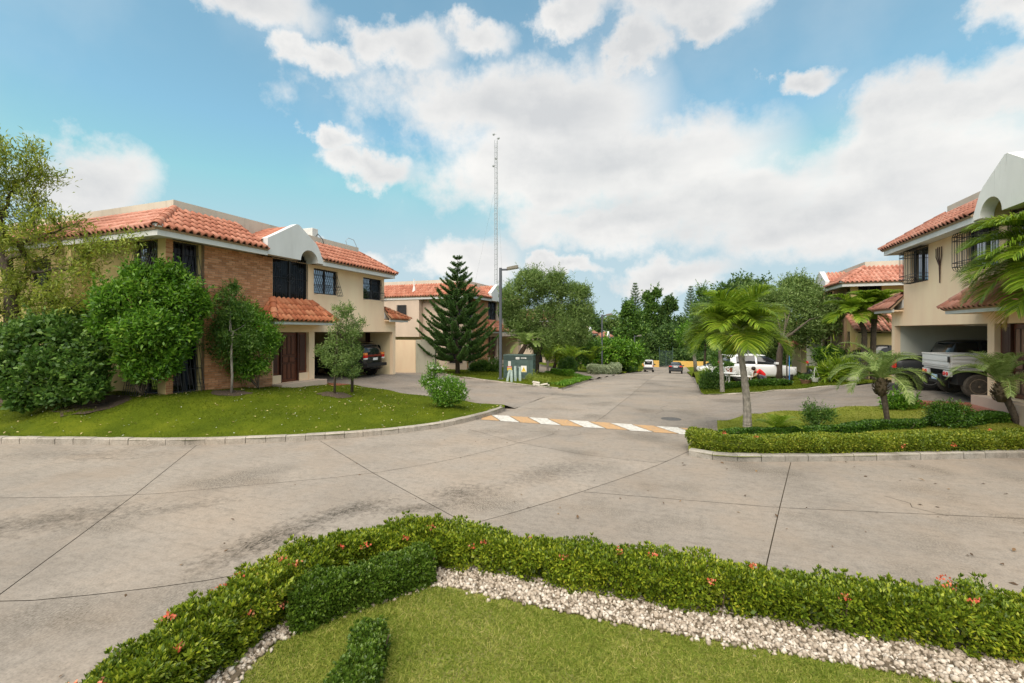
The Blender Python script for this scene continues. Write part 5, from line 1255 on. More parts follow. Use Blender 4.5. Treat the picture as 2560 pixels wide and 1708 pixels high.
# left lawn and the other lawns
lawnz = lambda x, y: H(x, y) + .015
LV = [(-26, 2.9)] + [(p[0] - .12, p[1] + .16) for p in KERB_L[2:-1]] + LAWN_L_BACK + [(-14.85, 15.2), (-14.85, 9.4), (-26, 9.4)]
grass_patch('grass', LV, 150000, .05, .012, 'grass_lawn', lawnz, .7)
grass_patch('grass', [(p[0], p[1] + .15) for p in KERB_R[1:6]] + [(8.2, 15.1), (7.5, 15.6)] + BACK_R[::-1], 60000, .05, .012, 'grass_pale', lawnz, .7)
grass_patch('grass', LAWN_L2[:-1], 50000, .10, .02, 'grass_lawn', lambda x, y: H(x, y) + .04, .6)
grass_patch('grass', [(1.0, 27), (1.0, 24), (1.1, 23.2), (2.9, 23.2), (4.6, 24.2), (7.2, 25.5), (8.5, 26), (8.5, 30), (4, 27.5)], 16000, .10, .025, 'grass_lawn', lambda x, y: H(x, y) + .02, .6)
# taller groundcover along the street edge of the second lawn
xs_ = []; 
for y in np.linspace(24, 31.3, 260): xs_.append((-5.85 - abs(random.gauss(0, .25)), y))
for (x, y) in zip(np.linspace(-5.9, -9, 80), np.linspace(31.3, 31.9, 80)): xs_.append((x, y - abs(random.gauss(0, .2))))
xs_ = np.repeat(np.array(xs_), 12, 0) + rng.normal(size=(len(xs_) * 12, 2)) * .10
P = np.column_stack([xs_, H(xs_[:, 0], xs_[:, 1]) + .05]); k = len(P)
tag(link('groundcover', leaf_mesh('groundcover', P, runit(k) * .5 + np.array([0, 0, .9]), runit(k), .2, .05), 'leaf_bright'), kind='stuff')
# fallen leaves and petals
def litter(poly, n, L, zf, mat='leaf_litter'):
    x0, y0 = np.min(poly, 0); x1, y1 = np.max(poly, 0); X = rng.uniform(x0, x1, n); Y = rng.uniform(y0, y1, n); ok = inside(poly, X, Y); X, Y = X[ok], Y[ok]; k = len(X)
    return leaf_arrays(np.column_stack([X, Y, zf(X, Y)]), runit(k) * np.array([1, 1, .25]), np.array([0, 0, 1.]) + runit(k) * .5, L * rng.uniform(.5, 1.3, k), L * .45, .2)
parts = [litter([(-7, 1), (12, 3), (12, 15), (-6, 12)], 190, .055, lambda x, y: zr(y) + .012), litter([(-2, 5.5), (8, 6), (8, 12), (0, 11)], 60, .09, lambda x, y: zr(y) + .012)]
V, F = join_arrays(parts); tag(link('leaf_litter', fast_mesh('leaf_litter', V, F), 'leaf_litter_brown'), kind='stuff')
parts = [litter(LV, 1100, .08, lambda x, y: H(x, y) + .055)]
V, F = join_arrays(parts); tag(link('leaf_litter', fast_mesh('leaf_litter', V, F), 'leaf_litter'), kind='stuff')
parts = [litter(LV, 520, .055, lambda x, y: H(x, y) + .06)]
V, F = join_arrays(parts); tag(link('petals', fast_mesh('petals', V, F), 'flower_white'), kind='stuff')

# clipped hedge behind the right kerb and low hedges on that plot
hz = lambda x, y: H(x, y) + .02
hedge('clipped_hedge', 'long low clipped yellow green hedge behind the weathered kerb', [(.42, 11.75), (.42, 11.25), (.78, 11.05), (1.3, 11.1), (3.8, 12.1), (7.0, 13.55), (10, 14.95), (13, 16.3)], .54, .36, hz, 60000, .045, .026, 'leaf_boxy', rough=.03, flowers=(16, .07, 'flower_coral'))
hedge('low_hedge', 'thin low dark hedge below the leaning grey palm trunk', [(.95, 12.95), (1.9, 13.2), (3.0, 13.55), (3.9, 13.95)], .28, .15, hz, 9000, .04, .024, 'leaf_dark', rough=.02)
hedge('low_hedge', 'dark low hedge at the foot of the upright stubby date palm', [(3.75, 13.75), (4.6, 14.1), (5.3, 14.45), (5.9, 14.75)], .38, .2, hz, 9000, .045, .026, 'leaf_dark', rough=.02)
hedge('low_hedge', 'dark low hedge between the two stubby date palms', [(5.95, 14.72), (6.8, 15.05), (7.5, 15.2), (7.8, 15.25)], .38, .22, hz, 9000, .045, .026, 'leaf_dark', rough=.02)

# Christmas palm on the right plot
pb = (1.72, 13.9, h(1.72, 13.9))
fr = []
for i in range(21):
    a = i * 2.39996 + .3; e = (1.3, .95, .60, .25, .8, .05)[i % 6] + random.uniform(-.08, .08)
    fr.append(dict(az=a, el=e, L=1.35 * random.uniform(.92, 1.1), nl=84, ll=.82, lw=.027, droop=1.35, arch=1.25 + .35 * (1 - e), vee=.6, twist=random.uniform(-.4, .4)))
palm('palm_tree', 'palm with slender leaning grey trunk and full green crown beside the painted crossing', pb, [pb, (1.70, 13.86, .9), (1.60, 13.80, 1.75), (1.50, 13.75, 2.42)], [.12, .105, .09, .08, .07], fr, 'bark_pale', 'leaf_palm', shaft=.42)
# two pygmy date palms
def date_fronds(n, L, seed):
    random.seed(seed); out = []
    for i in range(n):
        a = i * 2.39996 + seed; e = random.choice((1.4, 1.2, .95, .7, .4)) + random.uniform(-.12, .12)
        out.append(dict(az=a, el=e, L=L * random.uniform(.85, 1.1), nl=64, ll=.26, lw=.0105, droop=.8, arch=1.85, vee=.35, segs=2, taper=.4, twist=random.uniform(-.3, .3)))
    return out
q = (5.02, 14.35, h(5.02, 14.35)); palm('date_palm', 'stubby date palm with straight trunk in front of the white truck tail lamps', q, [q, (4.96, 14.33, .75), (4.88, 14.30, 1.25), (4.84, 14.28, 1.55)], [.06, .06, .075, .06], date_fronds(24, 1.30, 3), 'bark', 'leaf_date', boot=(.17, .46, 90), rib='leaf_date')
q = (7.95, 15.15, h(7.95, 15.15)); palm('date_palm', 'stubby date palm with leaning trunk beside the red tiled porch', q, [q, (7.85, 15.10, .7), (7.66, 15.05, 1.15), (7.56, 15.02, 1.45)], [.065, .07, .08, .06], date_fronds(24, 1.28, 8), 'bark', 'leaf_date', boot=(.17, .48, 90), rib='leaf_date')
# tall palm whose fronds come in from beyond the frame
hub = at(2725, 640, 10.6); q = (hub[0], hub[1], .45); fr = []
for (a, e, L, dry) in ((178, .62, 2.5, 0), (190, .30, 2.6, 0), (165, .05, 2.5, 0), (200, .85, 2.4, 0), (150, .7, 2.4, 0), (218, .15, 2.5, 0), (175, -.35, 2.2, 1), (235, .5, 2.4, 0), (130, .3, 2.4, 0), (255, .2, 2.4, 0), (100, .5, 2.4, 0), (60, .4, 2.4, 0), (20, .5, 2.4, 0), (330, .4, 2.4, 0), (290, .3, 2.4, 0), (205, -.15, 2.3, 0), (185, .05, 2.4, 0), (170, .9, 2.4, 0), (195, .5, 2.5, 0), (212, .45, 2.5, 0), (160, .35, 2.4, 0), (225, -.2, 2.2, 0), (182, .8, 2.5, 0)):
    fr.append(dict(az=R(a), el=e, L=L, nl=92, ll=.88, lw=.028, droop=1.3, arch=1.3, vee=.45, twist=random.uniform(-.3, .3), dry=dry))
palm('palm_tree', 'tall palm reaching in from the frame edge with broad green and browning fronds', q, [q, (q[0], q[1], 1.5), (q[0] - .05, q[1], 2.8), (hub[0], hub[1], hub[2] - .45)], [.17, .15, .14, .12], fr, 'bark_pale', 'leaf_palm', shaft=.5)
# small plants on the right plot
c = (2.35, 13.45, h(2.35, 13.45)); fr = [dict(az=i * 2.4, el=random.uniform(.6, 1.35), L=.62 * random.uniform(.8, 1.1), nl=22, ll=.24, lw=.014, droop=.5, arch=1.2, vee=.3, segs=2) for i in range(14)]
palm('palm_seedling', 'young grassy palm seedling beside the slender palm trunk', c, [c, (c[0], c[1], c[2] + .12)], [.04, .03], fr, 'twig', 'leaf_palm')
def shrub(name, label, x, y, blobs, n, L, W, mat, dz=0, **k):
    z = h(x, y) + dz; bl = [(x + b[0], y + b[1], z + b[2], b[3], b[4], b[5]) for b in blobs]
    return bushy(name, label, (x, y, z), bl, n, L, W, mat, k.pop('cat', 'shrub'), **k)
shrub('shrub', 'spindly two headed young shrub on the plot with the yellow green hedge', 3.35, 13.95, [(-.12, 0, .42, .16, .16, .22), (.24, .05, .38, .15, .15, .17), (-.05, 0, .22, .1, .1, .12)], 1500, .07, .018, 'leaf_mid', limbs=3, trunk_r=.03)
shrub('shrub', 'bushy dark green shrub near the red tiled porch', 6.38, 14.62, [(-.22, 0, .33, .2, .2, .22), (.12, .05, .31, .22, .22, .22), (.32, 0, .28, .18, .18, .18), (0, 0, .2, .26, .22, .18), (.05, 0, .50, .10, .10, .12), (-.28, 0, .46, .09, .09, .1)], 5000, .055, .018, 'leaf_dark', limbs=6, trunk_r=.05)
shrub('shrub', 'small bright yellow green plant where the plot meets the truck drive', 6.25, 16.95, [(0, 0, .18, .26, .22, .2), (.25, 0, .14, .2, .2, .16), (-.2, .05, .12, .18, .18, .14)], 2200, .10, .045, 'leaf_bright', limbs=3, trunk_r=.02)
shrub('shrub', 'dark low shrub at the frame edge behind the clipped hedge', 8.75, 15.0, [(0, 0, .2, .35, .3, .25), (.5, .2, .2, .35, .3, .25)], 4000, .05, .03, 'leaf_dark', limbs=3, trunk_r=.03)

# ------------------------------------------------------------------ left plot planting
def px_blobs(L, Y, depth=.8):
    """Blobs given by where they show: (px, py, radius px, extra distance)."""
    out = []
    for (x, y, r, dy, *z) in L:
        YY = Y + dy; c = at(x, y, YY); rr = r * YY / FPX; out.append((c[0], c[1], c[2], rr, rr * (z[0] if z else 1), rr * (z[1] if len(z) > 1 else .8)))
    return out
tb = (-20.4, 8.1, .5)
trunk = [tb, (-20.3, 8.1, 1.3), (-20.05, 8.1, 2.2), (-19.75, 8.0, 3.2), (-19.8, 8.0, 4.2)]
BL = px_blobs([(40, 430, 55, 0), (95, 370, 40, 0), (120, 440, 42, .4), (20, 380, 40, -.5), (60, 520, 60, .5), (130, 540, 45, -.6), (185, 560, 38, 0), (30, 590, 60, -.8), (100, 610, 55, .4), (175, 630, 45, -.4), (245, 600, 34, .2), (60, 680, 55, .2), (140, 690, 45, -.8), (215, 680, 40, -.3), (290, 610, 28, -.6), (320, 600, 20, -1.0), (240, 740, 32, -.6), (20, 740, 45, .2), (165, 760, 40, .6), (100, 770, 35, -.4), (-60, 450, 80, 0), (-90, 600, 90, .5), (-60, 740, 70, 0), (210, 800, 22, -.5), (0, 340, 30, 0)], 14.0)
grow_tree('flowering_tree', 'gnarled sparse tree with narrow leaves and yellow flowers at the frame edge', tb, trunk, BL, None, 'leaf_olive', L=.15, W=.036, per=58, dens=19, step=.2, kill=.30, r0=.009, rmax=.20, spread=.34, updir=.25, flowers=(26, .09, 'flower_yellow'), wig=.42, leafr=1.9)
# bare curly twigs of the same tree
bb = (-16.1, 8.0, h(-16.1, 8.0))
def big_bush(base, pxl, Y, n, L, W, mat, label, limbs, name='shrub', sub=7, rs=.42, **k):
    bl = []
    for b in px_blobs([(q[0], q[1], q[2] * .80, q[3]) for q in pxl], Y): bl += [b] + [tuple(q) for q in clump_blobs(b[:3], b[3:6], sub, b[3] * rs)]
    return bushy(name, label, base, bl, n, L, W, mat, 'shrub', limbs=limbs, trunk_r=.06, bark='bark', **k)
big_bush((-15.75, 8.35, h(-15.75, 8.35)), [(90, 850, 68, -.2), (170, 830, 70, .1), (240, 870, 55, 0), (60, 920, 62, -.4), (130, 920, 66, -.5), (210, 930, 55, -.4), (270, 850, 40, .2), (20, 860, 55, 0), (90, 970, 45, -.6), (30, 960, 45, -.4), (150, 980, 46, -.6), (60, 1000, 38, -.7), (225, 975, 36, -.5)], 13.3, 24000, .135, .075, 'leaf_mid', 'broad low dark shrub with large round leaves before the yellow side wall', 14, sub=9, out=.5)
bp = (-14.95, 8.85, h(-14.95, 8.85))
big_bush(bp, [(330, 760, 75, 0), (400, 740, 70, .2), (450, 760, 55, .3), (300, 820, 60, -.2), (370, 830, 75, -.3), (440, 830, 60, .2), (470, 740, 34, .4), (345, 700, 36, 0), (435, 695, 34, .3), (280, 780, 40, 0), (420, 880, 45, .1), (340, 890, 50, -.2), (500, 770, 24, .5), (350, 930, 34, -.2), (410, 920, 36, 0), (300, 870, 34, -.2)], 13.6, 34000, .13, .055, 'leaf_bright', 'tall bright green bush hiding the corner of the brick panelled house', 16, sub=9)
m = MB(); sx_ = gz(492, 966, .77); rt = thing('bush_stems', (sx_[0], sx_[1], h(sx_[0], sx_[1])), 'slender bare pale stems leaning against the lower barred window', 'stems')
m.tube([(0, 0, 0), (.12, .25, .7), (.35, .42, 1.5), (.36, .5, 2.3)], [.035, .03, .022, .012], 5); m.tube([(.06, 0, 0), (.22, .22, .65), (.5, .4, 1.35), (.42, .55, 2.2)], [.03, .026, .02, .01], 5); m.build('stems', 'bark_pale', rt, smooth=True)
V, F = leaf_cloud([(.4, .5, 2.3, .35, .3, .35), (.2, .4, 2.0, .25, .25, .25)], 900, .12, .05); link('leaves', fast_mesh('leaves', V, F), 'leaf_bright', rt)
def cone_blobs(axis, prof):
    out = []
    for (px, py, r, dy) in prof: pass
    return out
sp = (-13.95, 10.92, h(-13.95, 10.92))
big_bush((-13.9, 11.9, h(-13.9, 11.9)), [(605, 790, 52, 0), (645, 820, 52, .1), (595, 870, 56, 0), (645, 880, 46, .1), (560, 800, 36, -.1), (662, 850, 36, .2), (560, 910, 38, 0), (610, 930, 36, 0), (545, 860, 36, 0), (650, 920, 24, 0)], 16.0, 15000, .10, .034, 'leaf_bright', 'rounded light green shrub growing against the brick wall', 8, sub=7)
bl = []
for b in px_blobs([(580, 745, 28, 0), (572, 780, 40, 0), (600, 800, 36, 0), (545, 812, 30, 0), (580, 835, 46, 0), (548, 865, 34, 0), (615, 850, 38, 0), (575, 885, 36, 0), (588, 720, 10, 0), (540, 838, 24, 0)], 15.4): bl += [b] + [tuple(q) for q in clump_blobs(b[:3], b[3:6], 7, b[3] * .42)]
bushy('young_tree', 'young tree with thin white mottled trunk in a mulch ring before the brick wall', sp, bl, 10500, .09, .022, 'leaf_mid', 'tree', trunk=[sp, (-13.93, 10.93, 1.3), (-13.96, 10.92, 2.0), (-13.93, 10.94, 2.7)], trunk_r=.045, bark='bark_pale', limbs=9, out=.6)
sp2 = (-11.45, 12.9, h(-11.45, 12.9))
bl = []
for b in px_blobs([(835, 862, 20, 0), (858, 800, 24, .3), (850, 840, 26, .2), (880, 830, 20, .4), (870, 870, 24, .4), (820, 900, 18, 0), (845, 905, 24, 0), (880, 890, 18, .4), (865, 775, 14, .3), (900, 810, 12, .5), (845, 930, 14, 0), (885, 930, 16, .5), (800, 880, 12, 0), (842, 775, 10, 0)], 15.9): bl += [b] + [tuple(q) for q in clump_blobs(b[:3], b[3:6], 5, b[3] * .4)]
bushy('young_tree', 'spindly young tree with several thin stems in front of the carport opening', sp2, bl, 6000, .08, .022, 'leaf_grey', 'tree', trunk=[sp2, (-11.44, 12.9, 1.2), (-11.42, 12.92, 2.0), (-11.36, 12.95, 2.8)], trunk_r=.04, bark='bark', limbs=12, out=.6)
m = MB(); rt = thing('sapling_stem', (at(880, 0, 17.0)[0], at(880, 0, 17.0)[1], h(at(880, 0, 17.0)[0], at(880, 0, 17.0)[1])), 'second dark stem of foliage right behind the spindly tree by the carport', 'sapling'); m.tube([(0, 0, 0), (.02, 0, .8), (.0, .05, 1.8), (.05, 0, 2.5)], [.06, .05, .035, .015], 6); m.build('stem', 'bark', rt, smooth=True)
V, F = leaf_cloud([(0, 0, .9, .22, .22, .35), (.05, 0, 1.6, .28, .28, .4), (.1, 0, 2.3, .22, .22, .3)], 2200, .07, .016); link('leaves', fast_mesh('leaves', V, F), 'leaf_mid', rt)
def ring(x, y, r, label):
    n = 20; m = MB(); V = [(x, y, h(x, y) + .055)]; 
    for k in range(n):
        rr = r * random.uniform(.82, 1.12); X = x + rr * math.cos(k * 6.2832 / n); Y = y + rr * math.sin(k * 6.2832 / n); V.append((X, Y, h(X, Y) + .028))
    m.add(V, [(0, 1 + k, 1 + (k + 1) % n) for k in range(n)]); return tag(m.build('mulch_ring', 'mulch', smooth=True), kind='structure')
ring(sp[0], sp[1], .62, ''); ring(sp2[0], sp2[1], .55, ''); ring(-15.9, 8.1, .85, ''); ring(-20.3, 7.9, 1.2, '')
shrub('flower_shrub', 'round green shrub with small white flowers near the tip of the large lawn', -7.3, 13.35, [(0, 0, .5, .42, .42, .36), (-.3, 0, .62, .28, .28, .24), (.35, .05, .55, .3, .3, .3), (.1, .1, .78, .25, .25, .2), (-.55, .1, .95, .14, .14, .2), (-.5, .1, 1.25, .16, .12, .1), (-.7, 0, .8, .16, .16, .14), (.5, 0, .45, .22, .22, .2), (0, 0, .28, .3, .3, .2), (-.25, .1, 1.22, .2, .12, .08)], 8500, .06, .03, 'leaf_bright', limbs=10, trunk_r=.03, flowers=(150, .06, 'flower_white'))

# ------------------------------------------------------------------ planting farther off
# symmetrical pine before the second house
def norfolk(base, Ht, rmaxs, label, mat='leaf_pine', nw=15, name='norfolk_pine', dens=1.0, start=.13, branchn=7, needle=.085):
    root = thing(name, base, label, 'tree'); mb = MB(); mb.tube([(0, 0, 0), (0, 0, Ht * .5), (0, 0, Ht * .98)], [Ht * .02, Ht * .012, .01], 8); V_ = []; P_ = []; D_ = []; 
    for w in range(nw):
        u = w / (nw - 1); z = Ht * (start + (.97 - start) * u); rad = np.interp(u, *rmaxs); nb = branchn if u < .85 else 5
        for b in range(nb):
            a = b * 2 * math.pi / nb + w * .53 + random.uniform(-.1, .1); L = rad * random.uniform(.85, 1.08); up0 = -.05 + .75 * u; n = 9
            t = np.linspace(0, 1, n); rr = L * t; zz = z + L * (up0 * t * .5 + .38 * t ** 2 * (1 - .3 * u)) - L * .10 * np.sin(t * 3.14)
            pts = np.column_stack([rr * math.cos(a), rr * math.sin(a), zz]); mb.tube(list(pts), np.linspace(.02, .006, n) * (.5 + rad / 2), 4, cap=False)
            # branchlets: upturned ropes on both sides, closely set with short needles
            nbl = max(3, int(L * 9 * dens))
            for k in range(nbl):
                tt = .22 + .78 * (k + .5) / nbl; p = np.array([np.interp(tt, t, pts[:, i]) for i in range(3)]); tang = np.array([math.cos(a), math.sin(a), .35])
                for sg in (-1, 1):
                    sd = np.array([-math.sin(a), math.cos(a), 0]) * sg; bl = min(.42, .16 + .30 * (1 - tt) * L) * random.uniform(.8, 1.1); d = unit(tang * .9 + sd * .75 + np.array([0, 0, .35])); m = max(4, int(bl / .02 * dens)); q = np.linspace(0, 1, m)[:, None]; pp = p + d * bl * q + np.array([0, 0, .18]) * bl * q ** 2; P_.append(pp); D_.append(np.broadcast_to(d, pp.shape))
            m = int(L / .02 * dens); q = np.linspace(.15, 1, m); P_.append(np.column_stack([np.interp(q, t, pts[:, i]) for i in range(3)])); D_.append(np.broadcast_to(unit(np.array([math.cos(a), math.sin(a), .5])), (m, 3)))
    P = np.concatenate(P_); D = np.concatenate(D_); P = np.repeat(P, 2, 0); D = np.repeat(D, 2, 0); k = len(P)
    link('trunk', mb.mesh('trunk', smooth=True), 'bark', root)
    link('needles', leaf_mesh('needles', P, D * .75 + runit(k) * .8 + np.array([0, 0, .25]), runit(k), needle * 1.35 * rng.uniform(.7, 1.2, k), .04, .1), mat, root)
    return root
nb_ = gz(1144, 935.5, h(-13.4, 26.2) + .02); nb_ = (nb_[0], nb_[1], h(nb_[0], nb_[1]) + .03)
norfolk(nb_, 7.55, ([0, .1, .3, .6, .85, 1], [2.35, 2.6, 2.2, 1.35, .62, .2]), 'dark symmetrical norfolk pine in front of the second house', nw=15)
def big_tree(name, base, px, Y, n, L, W, mat, label, trunk, tr=.16, sub=8, rs=.42, limbs=10, group=None, bark='bark', out=.7, jit=.09):
    bl = []
    for b in px_blobs(px, Y): bl += [b] + [tuple(q) for q in clump_blobs(b[:3], b[3:6], sub, b[3] * rs)]
    return bushy(name, label, base, bl, n, L, W, mat, 'tree', trunk=trunk, trunk_r=tr, limbs=limbs, group=group, bark=bark, jit=jit, out=out)
# willowy tree beside the green cabinet
b = (-9.3, 30.0, h(-9.3, 30)); Y0 = 31.4
big_tree('willowy_tree', b, [(1330, 715, 40, 0), (1290, 740, 36, -.5), (1370, 740, 38, .5), (1310, 790, 46, 0), (1380, 800, 46, .4), (1425, 740, 34, .8), (1445, 790, 36, .8), (1410, 830, 40, 0), (1350, 850, 38, -.3), (1290, 820, 30, -.4), (1440, 840, 30, .6), (1320, 700, 28, 0), (1455, 735, 20, .8), (1275, 780, 26, 0), (1390, 700, 20, .4)], Y0, 46000, .20, .042, 'leaf_grey', 'willowy grey green tree behind the green electrical cabinet', [b, (-9.2, 30, 1.0), (-8.9, 30.1, 2.0), (-8.4, 30.2, 2.9)], .17, limbs=14)
# date palm leaning at the second house corner
q = (-10.2, 27.6, h(-10.2, 27.6)); fr = [dict(az=i * 2.4, el=random.choice((1.1, .8, .5, .2)), L=1.5, nl=36, ll=.35, lw=.03, droop=.7, arch=1.5, vee=.3, segs=2) for i in range(20)]
palm('date_palm', 'shaggy date palm leaning behind the lamp post at the second house', q, [q, (-10.0, 27.7, .8), (-9.6, 27.9, 1.5), (-9.4, 28.0, 1.9)], [.14, .15, .16, .12], fr, 'mulch', 'leaf_date')
# small planting before the second house
shrub('shrub', 'low spiky plants at the brick front of the second house', -13.0, 29.4, [(0, 0, .35, .5, .35, .35), (.7, .3, .4, .4, .35, .4), (-.5, -.4, .25, .3, .3, .25)], 1800, .22, .05, 'leaf_mid', limbs=4)
shrub('shrub', 'round dark clipped shrub beside the willowy tree trunk', -7.9, 33.4, [(0, 0, .6, .65, .6, .6)] , 5200, .08, .045, 'leaf_dark', limbs=4)
hedge('clipped_hedge', 'low bright green clipped hedge near the street beside the second drive', [(-8.6, 31.2), (-7.8, 31.25), (-7.0, 31.35)], .6, .42, lambda x, y: H(x, y) + .04, 9000, .06, .035, 'leaf_bright', rough=.04)
shrub('shrub', 'dry flowering weeds over the kerb stones near the green cabinet', -7.7, 24.6, [(0, 0, .15, .4, .25, .18), (.6, -.3, .12, .35, .25, .15), (-.4, .6, .2, .3, .3, .22)], 1500, .09, .02, 'leaf_olive', limbs=3)
t = thing('rubble_pile', (-7.0, 23.1, h(-7, 23.1)), 'broken pale slabs lying inside the kerb near the green cabinet', 'rubble')
for k in range(9):
    m = MB(); x, y = random.uniform(-.8, .8), random.uniform(-.15, .35); m.box(x - .2, x + .2, y - .1, y + .1, .02, .09); o = m.build('slab', 'stone_pale', t, bevel=.02); o.rotation_euler = (random.uniform(-.2, .2), random.uniform(-.2, .2), random.uniform(-.3, .3))
# second drive planting: areca palms, silver hedge, shrubs
def areca(x, y, s, label, n=13, mat='leaf_palm'):
    z = h(x, y); fr = [dict(az=i * 2.4, el=random.uniform(.75, 1.4), L=s * random.uniform(.8, 1.1), nl=26, ll=.42 * s / 2, lw=.05, droop=.5, arch=1.0, vee=.4, segs=2) for i in range(n)]
    return palm('areca_palm', label, (x, y, z), [(x, y, z), (x, y, z + .3 * s), (x, y, z + .42 * s)], [.10, .09, .06], fr, 'bark_pale', mat)
areca(-8.6, 37.5, 2.3, 'feathery yellow green areca palm on the kerb beyond the second drive'); areca(-10.2, 36.0, 2.2, 'golden areca palm in front of the brown porch furniture', 11); areca(-8.0, 43.5, 2.4, 'feathery areca palm behind the silver clipped hedge', 12); areca(-9.8, 41, 2.0, 'thin areca palm between the willowy tree and the silver hedge')
hedge('silver_hedge', 'pale silver green clipped hedge curving along the street edge', [(-7.5, 40.5), (-6.7, 43.5), (-6.1, 46.2), (-6.15, 48.2), (-6.9, 48.9)], 1.0, .85, lambda x, y: H(x, y) + .03, 15000, .10, .05, 'leaf_silver', rough=.06)
hedge('clipped_hedge', 'long dark green hedge further along the street before the white van', [(-6.4, 55), (-6.3, 62), (-6.3, 68)], 1.2, 1.2, lambda x, y: H(x, y), 12000, .14, .08, 'leaf_dark', rough=.1)
t = thing('porch_furniture', (-12.3, 36.2, h(-12.3, 36.2)), 'brown wooden porch set in front of the second house drive', 'furniture')
for dx in (-.9, .3):
    MB().box(dx - .4, dx + .4, -.25, .25, .38, .46).build('seat', 'wood_worn', t); MB().box(dx - .4, dx + .4, .2, .27, .46, 1.0).build('backrest', 'wood_worn', t)
    for sx in (-.36, .36):
        for sy in (-.2, .2): MB().box(dx + sx - .03, dx + sx + .03, sy - .03, sy + .03, 0, .38).build('leg', 'wood_dark', t)
tag(MB().box(-8.95, -7.9, 35.1, 35.3, -.85, -.05).build('planter_wall', 'wall_ochre'), 'low ochre planter wall beside the second drive', 'wall')
# trees left of the street, farther
FT = 'trees along the left of the street'
def gtree(px_base, Y, px, n, L, W, mat, label, name='leafy_tree', tr=.16, **k):
    b = at(px_base, 900, Y); z = h(b[0], b[1]) if b[1] < 104 else -4.5; base = (b[0], b[1], z); c = np.mean([q[:3] for q in px_blobs(px, Y)], 0)
    return big_tree(name, base, px, Y, n, L, W, mat, label, [base, tuple(np.array(base) * .6 + c * .4), tuple(np.array(base) * .25 + c * .75)], tr, **k)
gtree(1500, 52, [(1515, 872, 24, 0), (1545, 874, 24, 0), (1570, 880, 26, 1), (1490, 884, 26, 0), (1520, 890, 30, 0), (1555, 895, 26, 1), (1475, 900, 22, 0), (1590, 900, 18, 2)], 12000, .3, .15, 'leaf_bright', 'dense bushy green tree spreading over the left pavement before the van', group=None)
gtree(1440, 44, [(1440, 850, 30, 0), (1465, 870, 28, 0), (1420, 870, 26, 0), (1450, 895, 26, 0)], 7000, .28, .10, 'leaf_mid', 'mid green leafy tree just behind the willowy tree')
gtree(1385, 42, [(1400, 850, 28, 0), (1385, 880, 28, 0), (1410, 895, 25, 0)], 5000, .26, .08, 'leaf_palm', 'yellowish leafy tree between the lamp posts and the second house')
gtree(1470, 85, [(1450, 800, 32, 0), (1480, 815, 26, 0), (1430, 810, 28, 0), (1465, 830, 30, 0), (1410, 820, 25, 0)], 6000, .5, .25, 'leaf_far', 'round dark tree crown behind the third house roof')
gtree(1528, 115, [(1528, 805, 18, 0), (1515, 815, 14, 0), (1543, 815, 14, 0)], 2200, .5, .2, 'leaf_grey', 'pale hazy tree crown beyond the second lamp post')
gtree(1500, 66, [(1530, 880, 20, 0), (1500, 878, 20, 0), (1515, 890, 22, 0), (1550, 884, 18, 0), (1480, 880, 18, 0)], 5000, .36, .18, 'leaf_bright', 'light green tree between the second and third lamp posts')
# the dark wood that closes the street
gtree(1650, 107, [(1620, 752, 15, 0, 1, 1.3), (1632, 775, 16, 0, 1, 1.3), (1612, 790, 15, 0), (1640, 738, 9, 0, 1, 1.5), (1625, 812, 20, 0), (1648, 835, 24, 0), (1600, 835, 22, 0), (1625, 860, 26, 0), (1655, 875, 24, 0), (1605, 880, 22, 0), (1635, 895, 20, 0)], 12000, .5, .28, 'leaf_mid', 'tall dark tree with upright clumps rising above the street end')
gtree(1672, 105, [(1672, 757, 13, 0, 1, 1.2), (1664, 778, 13, 0), (1682, 770, 9, 0), (1660, 800, 14, 0), (1670, 825, 20, 0), (1680, 850, 22, 0), (1665, 875, 22, 0), (1690, 880, 20, 0)], 8000, .5, .28, 'leaf_far', 'narrow tall tree right next to the tallest dark tree at the street end')
gtree(1580, 80, [(1572, 770, 12, 0, 1, 1.2), (1562, 785, 9, 0), (1585, 795, 15, 0), (1572, 815, 20, 0), (1560, 840, 22, 0), (1595, 830, 22, 0), (1580, 860, 24, 0), (1600, 885, 22, 0)], 7000, .42, .24, 'leaf_mid', 'left hand shoulder tree of the dark wood closing the street')
gtree(1560, 101, [(1568, 815, 18, 0), (1585, 830, 22, 0), (1590, 850, 30, 0), (1610, 860, 34, 0), (1640, 865, 34, 0), (1670, 850, 34, 0)], 11000, .5, .26, 'leaf_far', 'broad dark tree mass behind the third lamp post')
gtree(1700, 106, [(1700, 820, 30, 0), (1725, 830, 28, 0), (1690, 850, 34, 0), (1720, 860, 34, 0), (1745, 845, 30, 0), (1670, 870, 30, 0), (1760, 810, 24, 0)], 12000, .5, .28, 'leaf_far', 'wide dark tree above the ochre wall at the street end')
gtree(1740, 66, [(1735, 830, 24, 0), (1725, 855, 24, 0), (1745, 860, 24, 0), (1720, 840, 18, 0)], 6000, .38, .16, 'leaf_bright', 'light green tree with pale trunk beside the parked dark sedan', tr=.3, bark='bark_pale')
# slender conifers
def conifer(px, py_top, Y, w, label):
    b = at(px, 905, Y); z = float(zr(b[1])); top = at(px, py_top, Y)[2]; norfolk((b[0], b[1], z), top - z, ([0, .3, .6, .85, 1], [w, w * .9, w * .7, w * .4, w * .1]), label, 'leaf_far', 22, 'slender_pine', .35, .25, 6, .3)
conifer(1588, 706, 110, 2.3, 'tall slender pine spire left of the street end trees'); conifer(1727, 714, 112, 2.3, 'tall slender pine spire just left of the crowned palm'); conifer(1462, 712, 150, 1.2, 'very thin far spire above the willowy tree')
